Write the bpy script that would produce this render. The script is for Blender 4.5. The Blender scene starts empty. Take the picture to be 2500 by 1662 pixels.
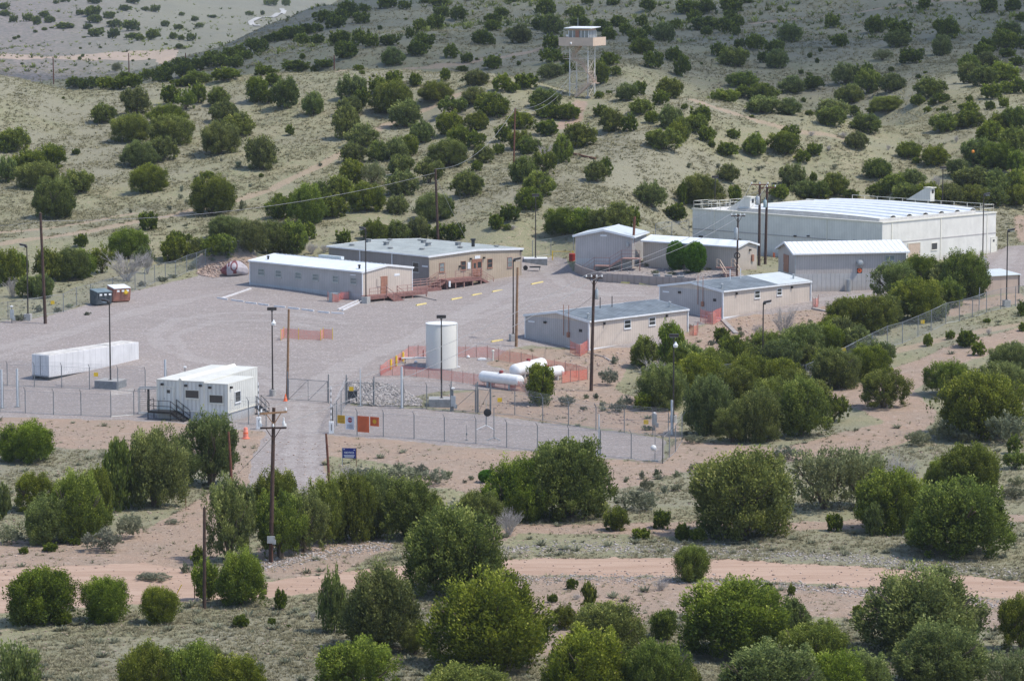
import bpy, math, random
import numpy as np
from mathutils import Vector, Matrix
random.seed(7); rng = np.random.default_rng(7)
sc = bpy.context.scene
COL = sc.collection
# ------------------------------------------------------------------ camera
F = 8000.0; CX = 1250.0; CY = 831.0; CZ = 43.5
PITCH = math.atan(941/8000.0)
cam = bpy.data.cameras.new('camera'); camo = bpy.data.objects.new('camera', cam)
COL.objects.link(camo)
cam.sensor_width = 36; cam.lens = F/2500*36; cam.clip_start = 1; cam.clip_end = 20000
camo.location = (0, 0, CZ); camo.rotation_euler = (math.pi/2-PITCH, 0, 0)
sc.camera = camo
# ------------------------------------------------------------------ light
SUN_EL, SUN_AZ = 60.0, 104.0      # azimuth clockwise from +Y (view direction)
w = bpy.data.worlds.new('World'); sc.world = w; w.use_nodes = True
nt = w.node_tree; sky = nt.nodes.new('ShaderNodeTexSky'); sky.sky_type = 'NISHITA'
sky.sun_disc = False; sky.sun_elevation = math.radians(SUN_EL); sky.sun_rotation = math.radians(SUN_AZ)
sky.air_density = 1.0; sky.dust_density = 2.5; sky.ozone_density = 1.0; sky.altitude = 1500
bg = nt.nodes['Background']; bg.inputs['Strength'].default_value = 0.15
nt.links.new(sky.outputs[0], bg.inputs['Color'])
sun = bpy.data.lights.new('sun', 'SUN'); suno = bpy.data.objects.new('sun', sun); COL.objects.link(suno)
sun.energy = 2.5; sun.angle = math.radians(1.2); sun.color = (1, .94, .83)
se, sa = math.radians(SUN_EL), math.radians(SUN_AZ)
sdir = Vector((math.sin(sa)*math.cos(se), math.cos(sa)*math.cos(se), math.sin(se)))
suno.rotation_euler = sdir.to_track_quat('Z', 'Y').to_euler(); suno.location = (0, 300, 300)
sc.view_settings.view_transform = 'Standard'; sc.view_settings.look = 'None'
sc.view_settings.exposure = 0.68; sc.view_settings.gamma = 1
try:
    sc.cycles.max_bounces = 6; sc.cycles.transparent_max_bounces = 24; sc.cycles.diffuse_bounces = 2
    sc.cycles.volume_bounces = 0
except Exception: pass
# ------------------------------------------------------------------ rays
_cp, _sp = math.cos(PITCH), math.sin(PITCH)
def ray(px, py):
    a = (px-CX)/F; b = (CY-py)/F
    return Vector((a, _cp+b*_sp, -_sp+b*_cp))
def P(px, py, D):                    # world point seen at photo pixel, at depth D along Y
    d = ray(px, py); t = D/d.y
    return Vector((d.x*t, D, CZ+d.z*t))
def proj(v):
    x, y, z = v[0], v[1], v[2]-CZ
    dep = y*_cp - z*_sp; up = y*_sp + z*_cp
    return CX+F*x/dep, CY-F*up/dep
# ------------------------------------------------------------------ terrain
def zy(px, py, z):                   # depth where the ray through a pixel reaches height z
    d = ray(px, py); t = (z-CZ)/d.z
    return d.y*t
C = []                               # control points (px, Y, z)
def uc(px, py): return CX+(px-CX)/ray(px, py).y
def cz(px, py, z): C.append((uc(px, py), zy(px, py, z), z))
def cs(px, py, s): p = P(px, py, F/s); C.append((uc(px, py), F/s, p.z))
def cd(px, Y, z): C.append((px, Y, z))
for px in (-450, 0, 600, 1250, 1900, 2500, 2950):
    cd(px, 120, 9); cd(px, 160, 2.5); cz(px, 1662, .3)
    cz(px, 1500, .3); cz(px, 1400, 0); cz(px, 1200, 0)
for px in (-450, 0, 400, 900, 1250, 1600): cz(px, 1020, 0)
for px in (-450, 0, 500, 900, 1150): cz(px, 920, .5)
for px in (-300, 0, 450, 850, 1150): cz(px, 830, 2.0)
for px in (0, 300, 650, 1000, 1350): cz(px, 740, 3.2)
cz(-400, 770, 2.7); cz(600, 690, 3.8); cz(1300, 690, 4.0); cz(1350, 640, 4.4); cz(1050, 640, 4.3); cz(480, 665, 4.0)
cz(1437, 858, 1.3); cz(1682, 822, 1.8); cz(1764, 780, 2.4); cz(1981, 752, 3.0); cz(1500, 760, 2.8)
cz(1400, 664, 4.3); cz(1640, 706, 3.8); cz(1800, 663, 5.2); cz(1600, 645, 5.2); cz(1475, 655, 4.8)
cz(1940, 712, 3.8); cz(2127, 697, 4.0); cz(2153, 646, 4.6); cz(2438, 617, 4.6); cz(2400, 700, 4.2); cz(2900, 640, 5); cz(2700, 760, 3.0)
cz(1700, 900, .8); cz(1650, 1010, 0); cz(1900, 900, .8); cz(2200, 800, 2.4); cz(2500, 760, 3.2); cz(2100, 1000, .6); cz(2500, 950, 1.2); cz(2500, 1150, .2); cz(2000, 1100, 0)
cz(2000, 800, 2.2); cz(2950, 1000, 1.5)
for a in ((1681, 442, 4.7), (1690, 455, 5.2), (1900, 452, 5.0), (1900, 470, 6.4), (2150, 455, 5.2), (2300, 452, 5.3), (2440, 440, 5.0), (2440, 415, 4.6), (2150, 470, 6.8), (2400, 462, 6.5), (1780, 432, 4.6), (2100, 425, 4.6)): cd(*a)
# near ridge (crest) and its face
for a in ((-450, 150, 13.6), (-200, 160, 13.9), (0, 186, 14.2), (90, 205, 14.0), (170, 221, 13.8), (280, 222, 13.6), (350, 211, 13.6), (640, 181, 14.2), (850, 171, 14.3), (1000, 172, 14.4),
          (1180, 182, 14.8), (1300, 200, 15.0), (1400, 235, 15.2), (1500, 232, 15.2), (1700, 248, 15.3), (1840, 272, 15.4), (1900, 292, 15.6), (2030, 322, 15.8),
          (2130, 332, 15.6), (2300, 270, 14.8), (2500, 236, 14.3), (2700, 225, 14), (2950, 220, 13.8)): cs(*a)
for a in ((-300, 400, 16.3), (0, 400, 16.2), (300, 400, 16.2), (600, 400, 16.4), (900, 400, 16.6), (1250, 400, 16.9), (1600, 400, 17.0), (1900, 420, 17.2), (2200, 430, 17.0), (2500, 400, 16.4), (2900, 400, 16.0),
          (-300, 560, 18.2), (0, 560, 18.2), (300, 560, 18.3), (600, 560, 18.4), (900, 560, 18.6), (1250, 540, 18.6), (1500, 540, 18.8), (1900, 450, 16.6), (2250, 450, 16.6), (2500, 500, 16.9), (2900, 480, 17.0),
          (200, 300, 15.1), (640, 290, 15.2), (1000, 290, 15.4), (1400, 310, 15.9), (1700, 330, 16.2)): cs(*a)
# behind the near ridge: dip, then the shaded back hill
for px, Y, z in ((-450, 680, 12), (0, 690, 10), (170, 690, 8), (400, 680, 10), (640, 655, 12), (850, 640, 13.5), (1100, 625, 14.5), (1400, 590, 15), (1700, 580, 13), (1900, 565, 12.5), (2150, 556, 12.5)): cd(px, Y, z)
for a in ((160, 208, 10.6), (300, 180, 10.3), (450, 130, 9.8), (620, 75, 9.2), (740, 40, 8.8), (850, 0, 8.3),
          (400, 205, 11.4), (640, 165, 11.6), (640, 130, 10.6), (850, 155, 12.0), (850, 80, 10.2), (1100, 150, 12.0), (1100, 60, 9.9), (1100, 0, 9.0),
          (1300, 140, 12.0), (1300, 60, 10.4), (1300, 0, 9.3), (1500, 180, 13.1), (1500, 80, 10.9), (1500, 0, 9.6), (1750, 230, 13.9), (1750, 120, 11.8), (1750, 0, 10),
          (2000, 280, 14.6), (2000, 150, 12.2), (2000, 0, 10.2), (2250, 220, 13.8), (2250, 120, 11.9), (2250, 0, 10.4), (2500, 180, 13.2), (2500, 90, 11.6), (2500, 0, 10.5), (2900, 100, 11.6), (2900, -50, 10.2),
          (1250, -120, 8.2), (1700, -140, 8.8), (2200, -180, 8.9), (2700, -180, 9), (950, -60, 7.7)): cs(*a)
# the far valley at upper left
for px, Y, z in ((740, 1000, 21), (600, 960, 13), (420, 900, 10), (250, 860, 8.5), (0, 860, 8), (-400, 860, 9), (850, 1100, 22)): cd(px, Y, z)
for a in ((-400, 150, 7.3), (0, 150, 7.3), (300, 150, 7.2), (420, 110, 6.3), (0, 100, 6.0), (-400, 60, 5.6), (200, 70, 5.6), (0, 0, 4.8), (-400, -40, 4.9), (350, 40, 5.2), (350, 0, 4.6), (560, 60, 5.0), (640, 20, 4.1), (720, 0, 3.6), (560, 0, 3.9)): cs(*a)
for px in (-450, 0, 500, 1000, 1700, 2400, 2950): cd(px, 3200, 45 if px < 800 else 70); cd(px, 4600, 170)
CP = np.array(C, float)
KV = 3.2
def feat(px, Y): return np.stack([(px-CX)/1000.0, np.log(Y)*KV], -1)
def tps_k(r2): return np.where(r2 > 0, .5*r2*np.log(r2+1e-12), 0)
X0 = feat(CP[:, 0], CP[:, 1]); n = len(X0)
d2 = ((X0[:, None]-X0[None])**2).sum(-1)
A = np.zeros((n+3, n+3)); A[:n, :n] = tps_k(d2)+np.eye(n)*.0015
A[:n, n] = 1; A[:n, n+1:] = X0; A[n, :n] = 1; A[n+1:, :n] = X0.T
coef = np.linalg.solve(A, np.concatenate([CP[:, 2], np.zeros(3)]))
US = np.arange(-1000, 3501, 6.0)
V = np.concatenate([np.linspace(math.log(30), math.log(170), 24)[:-1], np.linspace(math.log(170), math.log(1150), 690)[:-1], np.linspace(math.log(1150), math.log(5200), 200)])
YS = np.exp(V)
gu, gY = np.meshgrid(US, YS)                       # rows = depth
fl = feat(np.clip(gu.ravel(), -470, 2970), np.maximum(gY.ravel(), 110))
Z = np.zeros(len(fl))
for i in range(0, len(fl), 20000):
    q = fl[i:i+20000]; r2 = ((q[:, None]-X0[None])**2).sum(-1)
    Z[i:i+20000] = tps_k(r2)@coef[:n]+coef[n]+q@coef[n+1:]
GZ = Z.reshape(gu.shape)
KX = math.cos(PITCH)                               # column px -> X/Y near the image middle row
GX = (gu-CX)/F*gY
def vnoise(x, y, seed):
    xi = np.floor(x).astype(np.int64); yi = np.floor(y).astype(np.int64); fx = x-xi; fy = y-yi
    fx = fx*fx*(3-2*fx); fy = fy*fy*(3-2*fy)
    def h(a, b):
        k = (a*374761393+b*668265263+seed*974711) & 0x7fffffff
        k = ((k ^ (k >> 13))*1274126177) & 0x7fffffff
        return ((k ^ (k >> 16)) & 0xffff)/65535.0
    return (h(xi, yi)*(1-fx)+h(xi+1, yi)*fx)*(1-fy)+(h(xi, yi+1)*(1-fx)+h(xi+1, yi+1)*fx)*fy
def fbm(x, y, seed, o=4):
    s = 0; a = .5
    for i in range(o): s = s+a*(vnoise(x, y, seed+i)-.5); x = x*2.03; y = y*2.03; a *= .5
    return s
def colz(px):                                      # height profile along a ray column
    t = min(max((px-US[0])/6.0, 0), len(US)-1.001); i = int(t); f = t-i
    return GZ[:, i]*(1-f)+GZ[:, i+1]*f
def G(px, py, dz=0.0):
    """ground point seen at a photo pixel"""
    d = ray(px, py); u = CX+d.x/d.y*F
    prof = colz(u)+dz; zr = CZ+YS*(d.z/d.y)
    below = zr <= prof
    below[:30] = False
    if not below.any(): k = len(YS)-1
    else: k = int(np.argmax(below))
    a0 = zr[k-1]-prof[k-1]; a1 = zr[k]-prof[k]; f = a0/(a0-a1) if a0 > a1 else 1.0
    f = min(max(f, 0), 1)
    Y = YS[k-1]*(1-f)+YS[k]*f
    return Vector(((u-CX)/F*Y, Y, CZ+Y*(d.z/d.y)))
def H(x, y):                                       # ground height at a world point
    u = CX+x/y*F; t = min(max((u-US[0])/6.0, 0), len(US)-1.001); i = int(t); f = t-i
    k = min(max(int(np.searchsorted(YS, y)), 1), len(YS)-1); g = (y-YS[k-1])/(YS[k]-YS[k-1])
    return float((GZ[k-1, i]*(1-f)+GZ[k-1, i+1]*f)*(1-g)+(GZ[k, i]*(1-f)+GZ[k, i+1]*f)*g)
def GR(px, py): return G(px, py)
# ---- ground zones (world polygons; vertices read off the photograph)
def inpoly(px, py, poly):
    c = np.zeros(px.shape, bool); m = len(poly); j = m-1
    for i in range(m):
        xi, yi = poly[i]; xj, yj = poly[j]
        if yi != yj: c ^= ((yi > py) != (yj > py)) & (px < (xj-xi)*(py-yi)/(yj-yi)+xi)
        j = i
    return c
def pix_to_uv(pts, sub=6):
    out = []; m = len(pts)
    for i in range(m):
        a = pts[i]; b = pts[(i+1) % m]
        for k in range(sub):
            t = k/sub; g = G(a[0]+(b[0]-a[0])*t, a[1]+(b[1]-a[1])*t)
            out.append((g.x, g.y))
    return out
def zone(polys):
    mk = np.zeros(GX.shape)
    wx = GX+1.3*fbm(GX/4, gY/4, 3); wy = gY+2.2*fbm(GX/4+40, gY/4, 5)
    for p in polys: mk = np.maximum(mk, inpoly(wx, wy, pix_to_uv(p)).astype(float))
    return mk
def blur(m, nn=1):
    for _ in range(nn):
        q = np.pad(m, 1, mode='edge')
        m = (q[:-2, 1:-1]+q[2:, 1:-1]+q[1:-1, :-2]+q[1:-1, 2:]+2*q[1:-1, 1:-1])/6
    return m
def track(pts, width, far=False):
    mk = np.zeros(GX.shape)
    w3 = [G(*p) for p in pts]
    for a, b in zip(w3[:-1], w3[1:]):
        ax, ay, bx, by = a.x, a.y, b.x, b.y; L2 = (bx-ax)**2+(by-ay)**2+1e-9
        t = np.clip(((GX-ax)*(bx-ax)+(gY-ay)*(by-ay))/L2, 0, 1)
        dd = np.hypot(GX-ax-t*(bx-ax), (gY-ay-t*(by-ay)))+(0 if far else fbm(GX/3, gY/3, 9)*1.2)
        mk = np.maximum(mk, np.clip((width-dd)/.8+.5, 0, 1))
    return mk
YARD = [[(-440, 800), (0, 786), (110, 772), (230, 738), (330, 708), (480, 676), (540, 664), (600, 672), (800, 650), (1040, 632), (1290, 626), (1385, 632), (1400, 665), (1470, 692), (1640, 708), (1900, 704), (1985, 705),
         (2130, 696), (2250, 655), (2350, 640), (2460, 600), (2900, 590), (2900, 690), (2480, 700), (2300, 730), (2060, 740), (1985, 756), (1800, 772), (1690, 800), (1640, 850), (1440, 850), (1300, 840), (1240, 852), (1180, 892), (1290, 915), (1240, 945), (1080, 955), (920, 985), (850, 985), (820, 1060), (560, 1045), (380, 1030), (0, 1016), (-440, 1010)],
        [(812, 1062), (850, 988), (1040, 1000), (1200, 1012), (1330, 1032), (1530, 1056), (1622, 1070), (1618, 1128), (1400, 1108), (1100, 1085)],
        [(1408, 662), (1545, 643), (1800, 664), (1830, 690), (1700, 704), (1470, 692)],
        [(800, 985), (700, 985), (700, 1030), (650, 1050), (615, 1120), (600, 1190), (640, 1240), (700, 1240), (790, 1190), (795, 1060)]]
DIRT = [[(-440, 1012), (0, 1014), (380, 1030), (560, 1045), (820, 1060), (1250, 1098), (1622, 1130), (1650, 1060), (1700, 1080), (1900, 1095), (2040, 1060), (2170, 1030), (2060, 985), (2010, 960), (2120, 925), (2300, 850), (2500, 800), (2700, 780), (2500, 835), (2300, 900), (2230, 955), (2290, 1010), (2240, 1070), (2100, 1112), (1900, 1130), (1720, 1142), (1500, 1195), (1350, 1215), (1080, 1215), (1060, 1150), (800, 1110), (790, 1200), (640, 1250), (560, 1190), (560, 1110), (300, 1095), (0, 1085), (-440, 1090)],
        [(1440, 850), (1690, 812), (1764, 776), (1985, 748), (2060, 740), (1985, 830), (1850, 905), (1700, 965), (1640, 920), (1560, 870), (1500, 950), (1620, 1000), (1665, 1010), (1650, 1070), (1530, 1052), (1330, 1030), (1190, 1010), (1050, 995), (1060, 970), (1180, 950), (1290, 915), (1180, 892), (1240, 850)],
        [(533, 1197), (600, 1190), (620, 1240), (560, 1330), (480, 1400), (360, 1464), (0, 1495), (-440, 1510), (-440, 1325), (0, 1322), (200, 1316), (360, 1290), (450, 1238)],
        [(1275, 1280), (1675, 1276), (1704, 1273), (1902, 1276), (2082, 1268), (2500, 1256), (2900, 1240), (2900, 1262), (2500, 1276), (2082, 1290), (1902, 1298), (1704, 1297), (1675, 1303), (1275, 1303), (1200, 1330), (1150, 1320)],
        [(2240, 760), (2330, 735), (2500, 715), (2500, 735), (2330, 770), (2250, 785)],
        [(480, 655), (560, 640), (620, 640), (640, 700), (560, 695), (480, 678)]]
ROAD = [[(640, 1418), (825, 1394), (1030, 1376), (1232, 1366), (1440, 1360), (1646, 1359), (1729, 1364), (2118, 1385), (2262, 1397), (2500, 1417), (2950, 1470), (2950, 1530), (2500, 1466), (2154, 1438), (1731, 1407), (1646, 1404), (1440, 1404), (1236, 1405), (1030, 1420), (825, 1440), (640, 1462), (360, 1475), (0, 1497), (-440, 1515), (-440, 1400), (0, 1392), (360, 1376)]]
BARE = [[(1200, 1405), (1640, 1408), (2150, 1440), (2500, 1470), (2500, 1540), (2150, 1520), (1900, 1500), (1600, 1500), (1400, 1620), (1250, 1580), (1180, 1480)],
        [(1400, 240), (1440, 250), (1420, 300), (1340, 330)], [(1000, 1180), (1080, 1130), (1160, 1150), (1180, 1200), (1080, 1235), (1020, 1230)],
        [(620, 1330), (950, 1300), (960, 1340), (820, 1400), (650, 1415)], [(2470, 520), (2900, 500), (2900, 590), (2480, 590)]]
mG = blur(zone(YARD), 2); mD = blur(np.maximum(zone(DIRT), .75*zone(BARE)), 3); mR = blur(zone(ROAD), 1)
mT = np.maximum.reduce([track([(-300, 640), (0, 596), (120, 578), (240, 560), (430, 522), (560, 494), (660, 462), (760, 415), (850, 362), (950, 300), (1060, 258), (1120, 232)], 1.1),
     track([(830, 175), (1000, 168), (1120, 158), (1250, 132), (1330, 115)], 1.3), track([(1840, 55), (2000, 40), (2250, 12), (2400, 0)], 1.4),
     track([(1690, 246), (1800, 280), (1960, 322), (2080, 345)], 1.0), track([(2060, 880), (2200, 850), (2350, 820), (2500, 790)], 1.2), track([(0, 566), (200, 545), (330, 520)], .8)])
mV = np.zeros(GX.shape)
mP = blur(zone([[(-440, 150), (0, 150), (130, 145), (430, 140), (440, 118), (250, 125), (0, 138), (-440, 130)]]), 3)
mS = ((gY > 820) & (gu < 800)).astype(float)
mS = blur(mS, 3)                                   # grey scrub valley
hill = np.clip((gY-640)/90, 0, 1)*np.clip((gu-100)/300, 0, 1)
lanes = np.maximum.reduce([track(p, w_) for p, w_ in (([(745, 985), (790, 930), (870, 880), (990, 835), (1120, 775), (1230, 715), (1290, 680)], 1.6), ([(720, 985), (700, 930), (620, 895), (480, 880), (395, 850), (372, 815), (430, 780), (560, 762), (720, 765), (850, 790)], 1.0),
    ([(700, 950), (600, 915), (450, 860), (420, 820), (520, 785), (650, 780), (780, 800)], .8), ([(0, 850), (200, 800), (400, 740), (560, 712)], 1.0), ([(-100, 900), (60, 850), (250, 790), (460, 735)], .7), ([(760, 985), (830, 900), (950, 850), (1100, 800), (1260, 740), (1420, 710), (1560, 715)], .8),
    ([(760, 1180), (757, 1090), (762, 985)], .6), ([(700, 1180), (712, 1090), (728, 985)], .6), ([(1100, 700), (1220, 670), (1330, 650)], .9), ([(1330, 660), (1380, 700), (1480, 720), (1600, 725)], .9), ([(2470, 610), (2440, 660), (2300, 700), (2050, 725), (1900, 740)], 1.2))])
# relief: small bumps off the graded ground, wheel ruts on it
flat = np.clip(mG+mR+.6*mD, 0, 1)
GZ += (1-flat)*(fbm(GX/7, gY/7, 21)*.55+fbm(GX/1.6, gY/1.6, 33)*.08)*np.clip(gY/300, .5, 2)+(1-flat)*np.clip((gY-620)/200, 0, 1)*fbm(GX/38, gY/60, 51)*7

# rubble mound beside the painted boulder, low bank along the inner fence
def heap(px, py, r, hh, ry=None):
    g = G(px, py); return hh*np.exp(-(((GX-g.x)/r)**2+((gY-g.y)/(ry or r))**2))
GZ += heap(520, 655, 3.2, 1.3)+heap(560, 648, 4.0, 1.9)+heap(600, 652, 2.5, .9)+heap(1060, 1232, 3.5, 1.4)+heap(1700, 672, 6, .3)
# ------------------------------------------------------------------ materials
MATS = {}
class N:
    def __init__(s, m): s.t = m.node_tree; s.n = s.t.nodes
    def add(s, typ, **kw):
        nd = s.n.new(typ)
        for k, v in kw.items():
            if k.startswith('i_'): nd.inputs[int(k[2:]) if k[2:].isdigit() else k[2:]].default_value = v
            else: setattr(nd, k, v)
        return nd
    def ln(s, a, b): s.t.links.new(a, b)
    def noise(s, scale, detail=4, rough=.55, vec=None, dim='3D', dist=0):
        nd = s.add('ShaderNodeTexNoise', noise_dimensions=dim); nd.inputs['Scale'].default_value = scale
        nd.inputs['Detail'].default_value = detail; nd.inputs['Roughness'].default_value = rough; nd.inputs['Distortion'].default_value = dist
        if vec is not None: s.ln(vec, nd.inputs['Vector'])
        return nd.outputs['Fac']
    def mr(s, v, a, b, c=0., d=1.):
        nd = s.add('ShaderNodeMapRange'); nd.interpolation_type = 'SMOOTHSTEP'
        s.ln(v, nd.inputs[0]); nd.inputs[1].default_value = a; nd.inputs[2].default_value = b; nd.inputs[3].default_value = c; nd.inputs[4].default_value = d
        return nd.outputs[0]
    def ma(s, op, a, b=None, c=None):
        nd = s.add('ShaderNodeMath', operation=op)
        for i, v in enumerate((a, b, c)):
            if v is None: continue
            if isinstance(v, (int, float)): nd.inputs[i].default_value = v
            else: s.ln(v, nd.inputs[i])
        return nd.outputs[0]
    def mix(s, f, a, b, mode='MIX'):
        nd = s.add('ShaderNodeMix', data_type='RGBA', blend_type=mode, clamp_factor=True)
        for sock, v in ((nd.inputs[0], f), (nd.inputs[6], a), (nd.inputs[7], b)):
            if isinstance(v, (int, float)): sock.default_value = v
            elif isinstance(v, tuple): sock.default_value = (v[0], v[1], v[2], 1)
            else: s.ln(v, sock)
        return nd.outputs[2]
def newmat(name):
    m = bpy.data.materials.new(name); m.use_nodes = True; MATS[name] = m
    k = N(m); return m, k, m.node_tree.nodes['Principled BSDF']
def simple(name, col, rough=.6, metal=0, var=.12, scale=1.5, bump=0, dirt=None, spec=.35):
    """paint / wood / metal with uneven tone and optional dirt streaks"""
    m, k, b = newmat(name)
    tc = k.add('ShaderNodeTexCoord').outputs['Object']
    f = k.noise(scale, 5, .6, tc)
    f2 = k.noise(scale*9, 3, .6, tc)
    v = k.ma('ADD', k.ma('MULTIPLY', f, .65), k.ma('MULTIPLY', f2, .35))
    lo = tuple(c*(1-var*1.6) for c in col); hi = tuple(min(c*(1+var*1.2), .92) for c in col)
    c = k.mix(k.mr(v, .3, .7), lo, hi)
    if dirt:
        sx = k.add('ShaderNodeMapping'); sx.inputs['Scale'].default_value = (1.3, 1.3, .22); k.ln(tc, sx.inputs[0])
        d = k.mr(k.noise(1.7, 5, .65, sx.outputs[0]), .52, .78)
        c = k.mix(k.ma('MULTIPLY', d, dirt[3]), c, dirt[:3])
    k.ln(c, b.inputs['Base Color']); b.inputs['Roughness'].default_value = rough; b.inputs['Metallic'].default_value = metal
    b.inputs['Specular IOR Level'].default_value = spec
    k.ln(k.mr(f, .2, .8, rough*.85, min(1, rough*1.15)), b.inputs['Roughness'])
    if bump:
        bp = k.add('ShaderNodeBump'); bp.inputs['Strength'].default_value = bump; bp.inputs['Distance'].default_value = .02
        k.ln(f2, bp.inputs['Height']); k.ln(bp.outputs[0], b.inputs['Normal'])
    return m
def ribbed(name, col, pitch=.3, rough=.55, depth=.35, metal=0, dirt=.16, var=.07, along='z', width=.18, contrast=.3):
    """corrugated / vertical-rib metal siding; ribs from bump, with rib shading also darkened into the colour"""
    m, k, b = newmat(name)
    tc = k.add('ShaderNodeTexCoord').outputs['Object']
    sp = k.add('ShaderNodeSeparateXYZ'); k.ln(tc, sp.inputs[0])
    x, y, z = sp.outputs
    base = k.ma('ADD', x, y) if along == 'z' else (y if along == 'x' else x)
    fr = k.ma('FRACT', k.ma('MULTIPLY', base, 1/pitch))
    tri = k.ma('ABSOLUTE', k.ma('SUBTRACT', fr, .5))
    rib = k.mr(tri, .5-width, .5-width*.35)
    f = k.noise(.6, 4, .6, tc)
    mp = k.add('ShaderNodeMapping'); mp.inputs['Scale'].default_value = (1.6, 1.6, .15); k.ln(tc, mp.inputs[0])
    st = k.noise(2.2, 5, .6, mp.outputs[0])
    c = k.mix(k.mr(f, .3, .7), tuple(a*(1-var) for a in col), tuple(min(.9, a*(1+var)) for a in col))
    c = k.mix(k.ma('MULTIPLY', k.mr(st, .5, .8), dirt), c, tuple(a*.55 for a in col))
    c = k.mix(k.ma('MULTIPLY', k.mr(k.ma('ADD', z, k.ma('MULTIPLY', k.ma('SUBTRACT', st, .5), 1.5)), .7, .0), .35), c, (.34, .26, .20))
    c = k.mix(k.ma('MULTIPLY', rib, contrast), c, tuple(a*.45 for a in col))  # darkened in the colour, standing in for rib shading and panel joints
    k.ln(c, b.inputs['Base Color']); b.inputs['Roughness'].default_value = rough; b.inputs['Metallic'].default_value = metal
    b.inputs['Specular IOR Level'].default_value = .3
    bp = k.add('ShaderNodeBump'); bp.inputs['Strength'].default_value = depth; bp.inputs['Distance'].default_value = .05
    k.ln(rib, bp.inputs['Height']); k.ln(bp.outputs[0], b.inputs['Normal'])
    return m
def ground_mat():
    m, k, b = newmat('ground_soil')
    geo = k.add('ShaderNodeNewGeometry').outputs['Position']
    a1 = k.add('ShaderNodeAttribute', attribute_name='zone'); a2 = k.add('ShaderNodeAttribute', attribute_name='zone2')
    s1 = k.add('ShaderNodeSeparateColor'); k.ln(a1.outputs['Color'], s1.inputs[0])
    s2 = k.add('ShaderNodeSeparateColor'); k.ln(a2.outputs['Color'], s2.inputs[0])
    big = k.noise(.035, 5, .6, geo); med = k.noise(.22, 5, .62, geo); fine = k.noise(1.3, 6, .7, geo); vf = k.noise(5.5, 4, .7, geo)
    # grass slopes: dry grass tufts over pale soil
    grass = k.mix(k.mr(med, .32, .68), (.292, .272, .172), (.245, .248, .148))
    grass = k.mix(k.mr(big, .42, .62), grass, (.27, .255, .185))
    soil = k.mix(k.mr(med, .3, .7), (.40, .31, .235), (.46, .345, .265))
    cov = k.ma('ADD', k.ma('MULTIPLY', fine, .55), k.ma('MULTIPLY', vf, .45))
    thr = k.mr(big, .36, .66, .53, .62)
    bare = k.mr(k.ma('SUBTRACT', cov, k.ma('SUBTRACT', thr, .0)), -.035, .075)
    col = k.mix(k.ma('MULTIPLY', bare, .6), grass, soil)
    dark = k.mr(k.noise(2.3, 5, .75, geo), .55, .70)
    col = k.mix(k.ma('MULTIPLY', dark, .28), col, (.14, .15, .09))
    # scrub valley (grey shrubs); back hill greyed, cloud shade put into its colour
    gcol = k.mix(k.mr(k.noise(.5, 6, .75, geo), .38, .62), (.28, .235, .225), (.125, .13, .125))
    col = k.mix(k.ma('MULTIPLY', s2.outputs[1], .85), col, gcol)
    hillc = k.mix(k.mr(fine, .35, .65), (.24, .232, .18), (.19, .20, .142))
    hillc = k.mix(k.ma('MULTIPLY', dark, .6), hillc, (.07, .08, .06))
    col = k.mix(k.ma('MULTIPLY', a2.outputs['Alpha'], .75), col, hillc)
    # bare pink dirt
    dirt = k.mix(k.mr(med, .3, .7), (.385, .28, .212), (.335, .262, .205))
    dirt = k.mix(k.mr(fine, .5, .75), dirt, (.46, .37, .31))
    dirt = k.mix(k.ma('MULTIPLY', k.mr(k.noise(3.2, 4, .7, geo), .56, .68), .55), dirt, (.20, .165, .12))
    edge = k.ma('MULTIPLY', k.ma('SUBTRACT', fine, .5), 1.1)
    dm = k.mr(k.ma('ADD', s1.outputs[1], edge), .35, .62)
    col = k.mix(dm, col, dirt)
    # pale pink band in the valley
    pk = k.mr(k.ma('ADD', k.mr(s2.outputs[2], 0, 1), k.ma('MULTIPLY', k.ma('SUBTRACT', k.noise(.05, 6, .7, geo), .5), 2.0)), .35, .8)
    col = k.mix(k.ma('MULTIPLY', pk, .65), col, (.50, .38, .30))
    # gravel yard: fine grey-mauve stone, compacted ruts
    wv = k.add('ShaderNodeMapping'); wv.inputs['Scale'].default_value = (.22, .9, 1); wv.inputs['Rotation'].default_value = (0, 0, .35); k.ln(geo, wv.inputs[0])
    rut = k.noise(1.0, 6, .7, wv.outputs[0], dist=.8)
    vg = k.add('ShaderNodeTexVoronoi'); vg.inputs['Scale'].default_value = 7; k.ln(geo, vg.inputs['Vector'])
    gr = k.mix(k.mr(rut, .36, .64), (.268, .232, .212), (.322, .286, .264))
    gr = k.mix(k.mr(big, .35, .65, 0, .35), gr, (.34, .285, .26))
    vsp = k.add('ShaderNodeSeparateColor'); k.ln(vg.outputs['Color'], vsp.inputs[0])
    gr = k.mix(k.mr(vsp.outputs[0], 0, 1, 0, .5), gr, (.20, .185, .19))
    gr = k.mix(k.mr(vsp.outputs[1], .85, .92, 0, .35), gr, (.60, .56, .55))
    ln_ = k.add('ShaderNodeAttribute', attribute_name='lane').outputs['Fac']
    lw = k.mr(k.ma('ADD', ln_, k.ma('MULTIPLY', k.ma('SUBTRACT', rut, .5), 3.2)), .35, .9)
    gr = k.mix(k.ma('MULTIPLY', lw, .24), gr, (.40, .375, .36))
    ew = k.ma('MULTIPLY', k.mr(ln_, .02, .3), k.mr(ln_, .75, .4)); gr = k.mix(k.ma('MULTIPLY', ew, .12), gr, (.20, .175, .17))
    gm = k.mr(k.ma('ADD', s1.outputs[0], k.ma('MULTIPLY', edge, .7)), .35, .6)
    col = k.mix(gm, col, gr)
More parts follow.
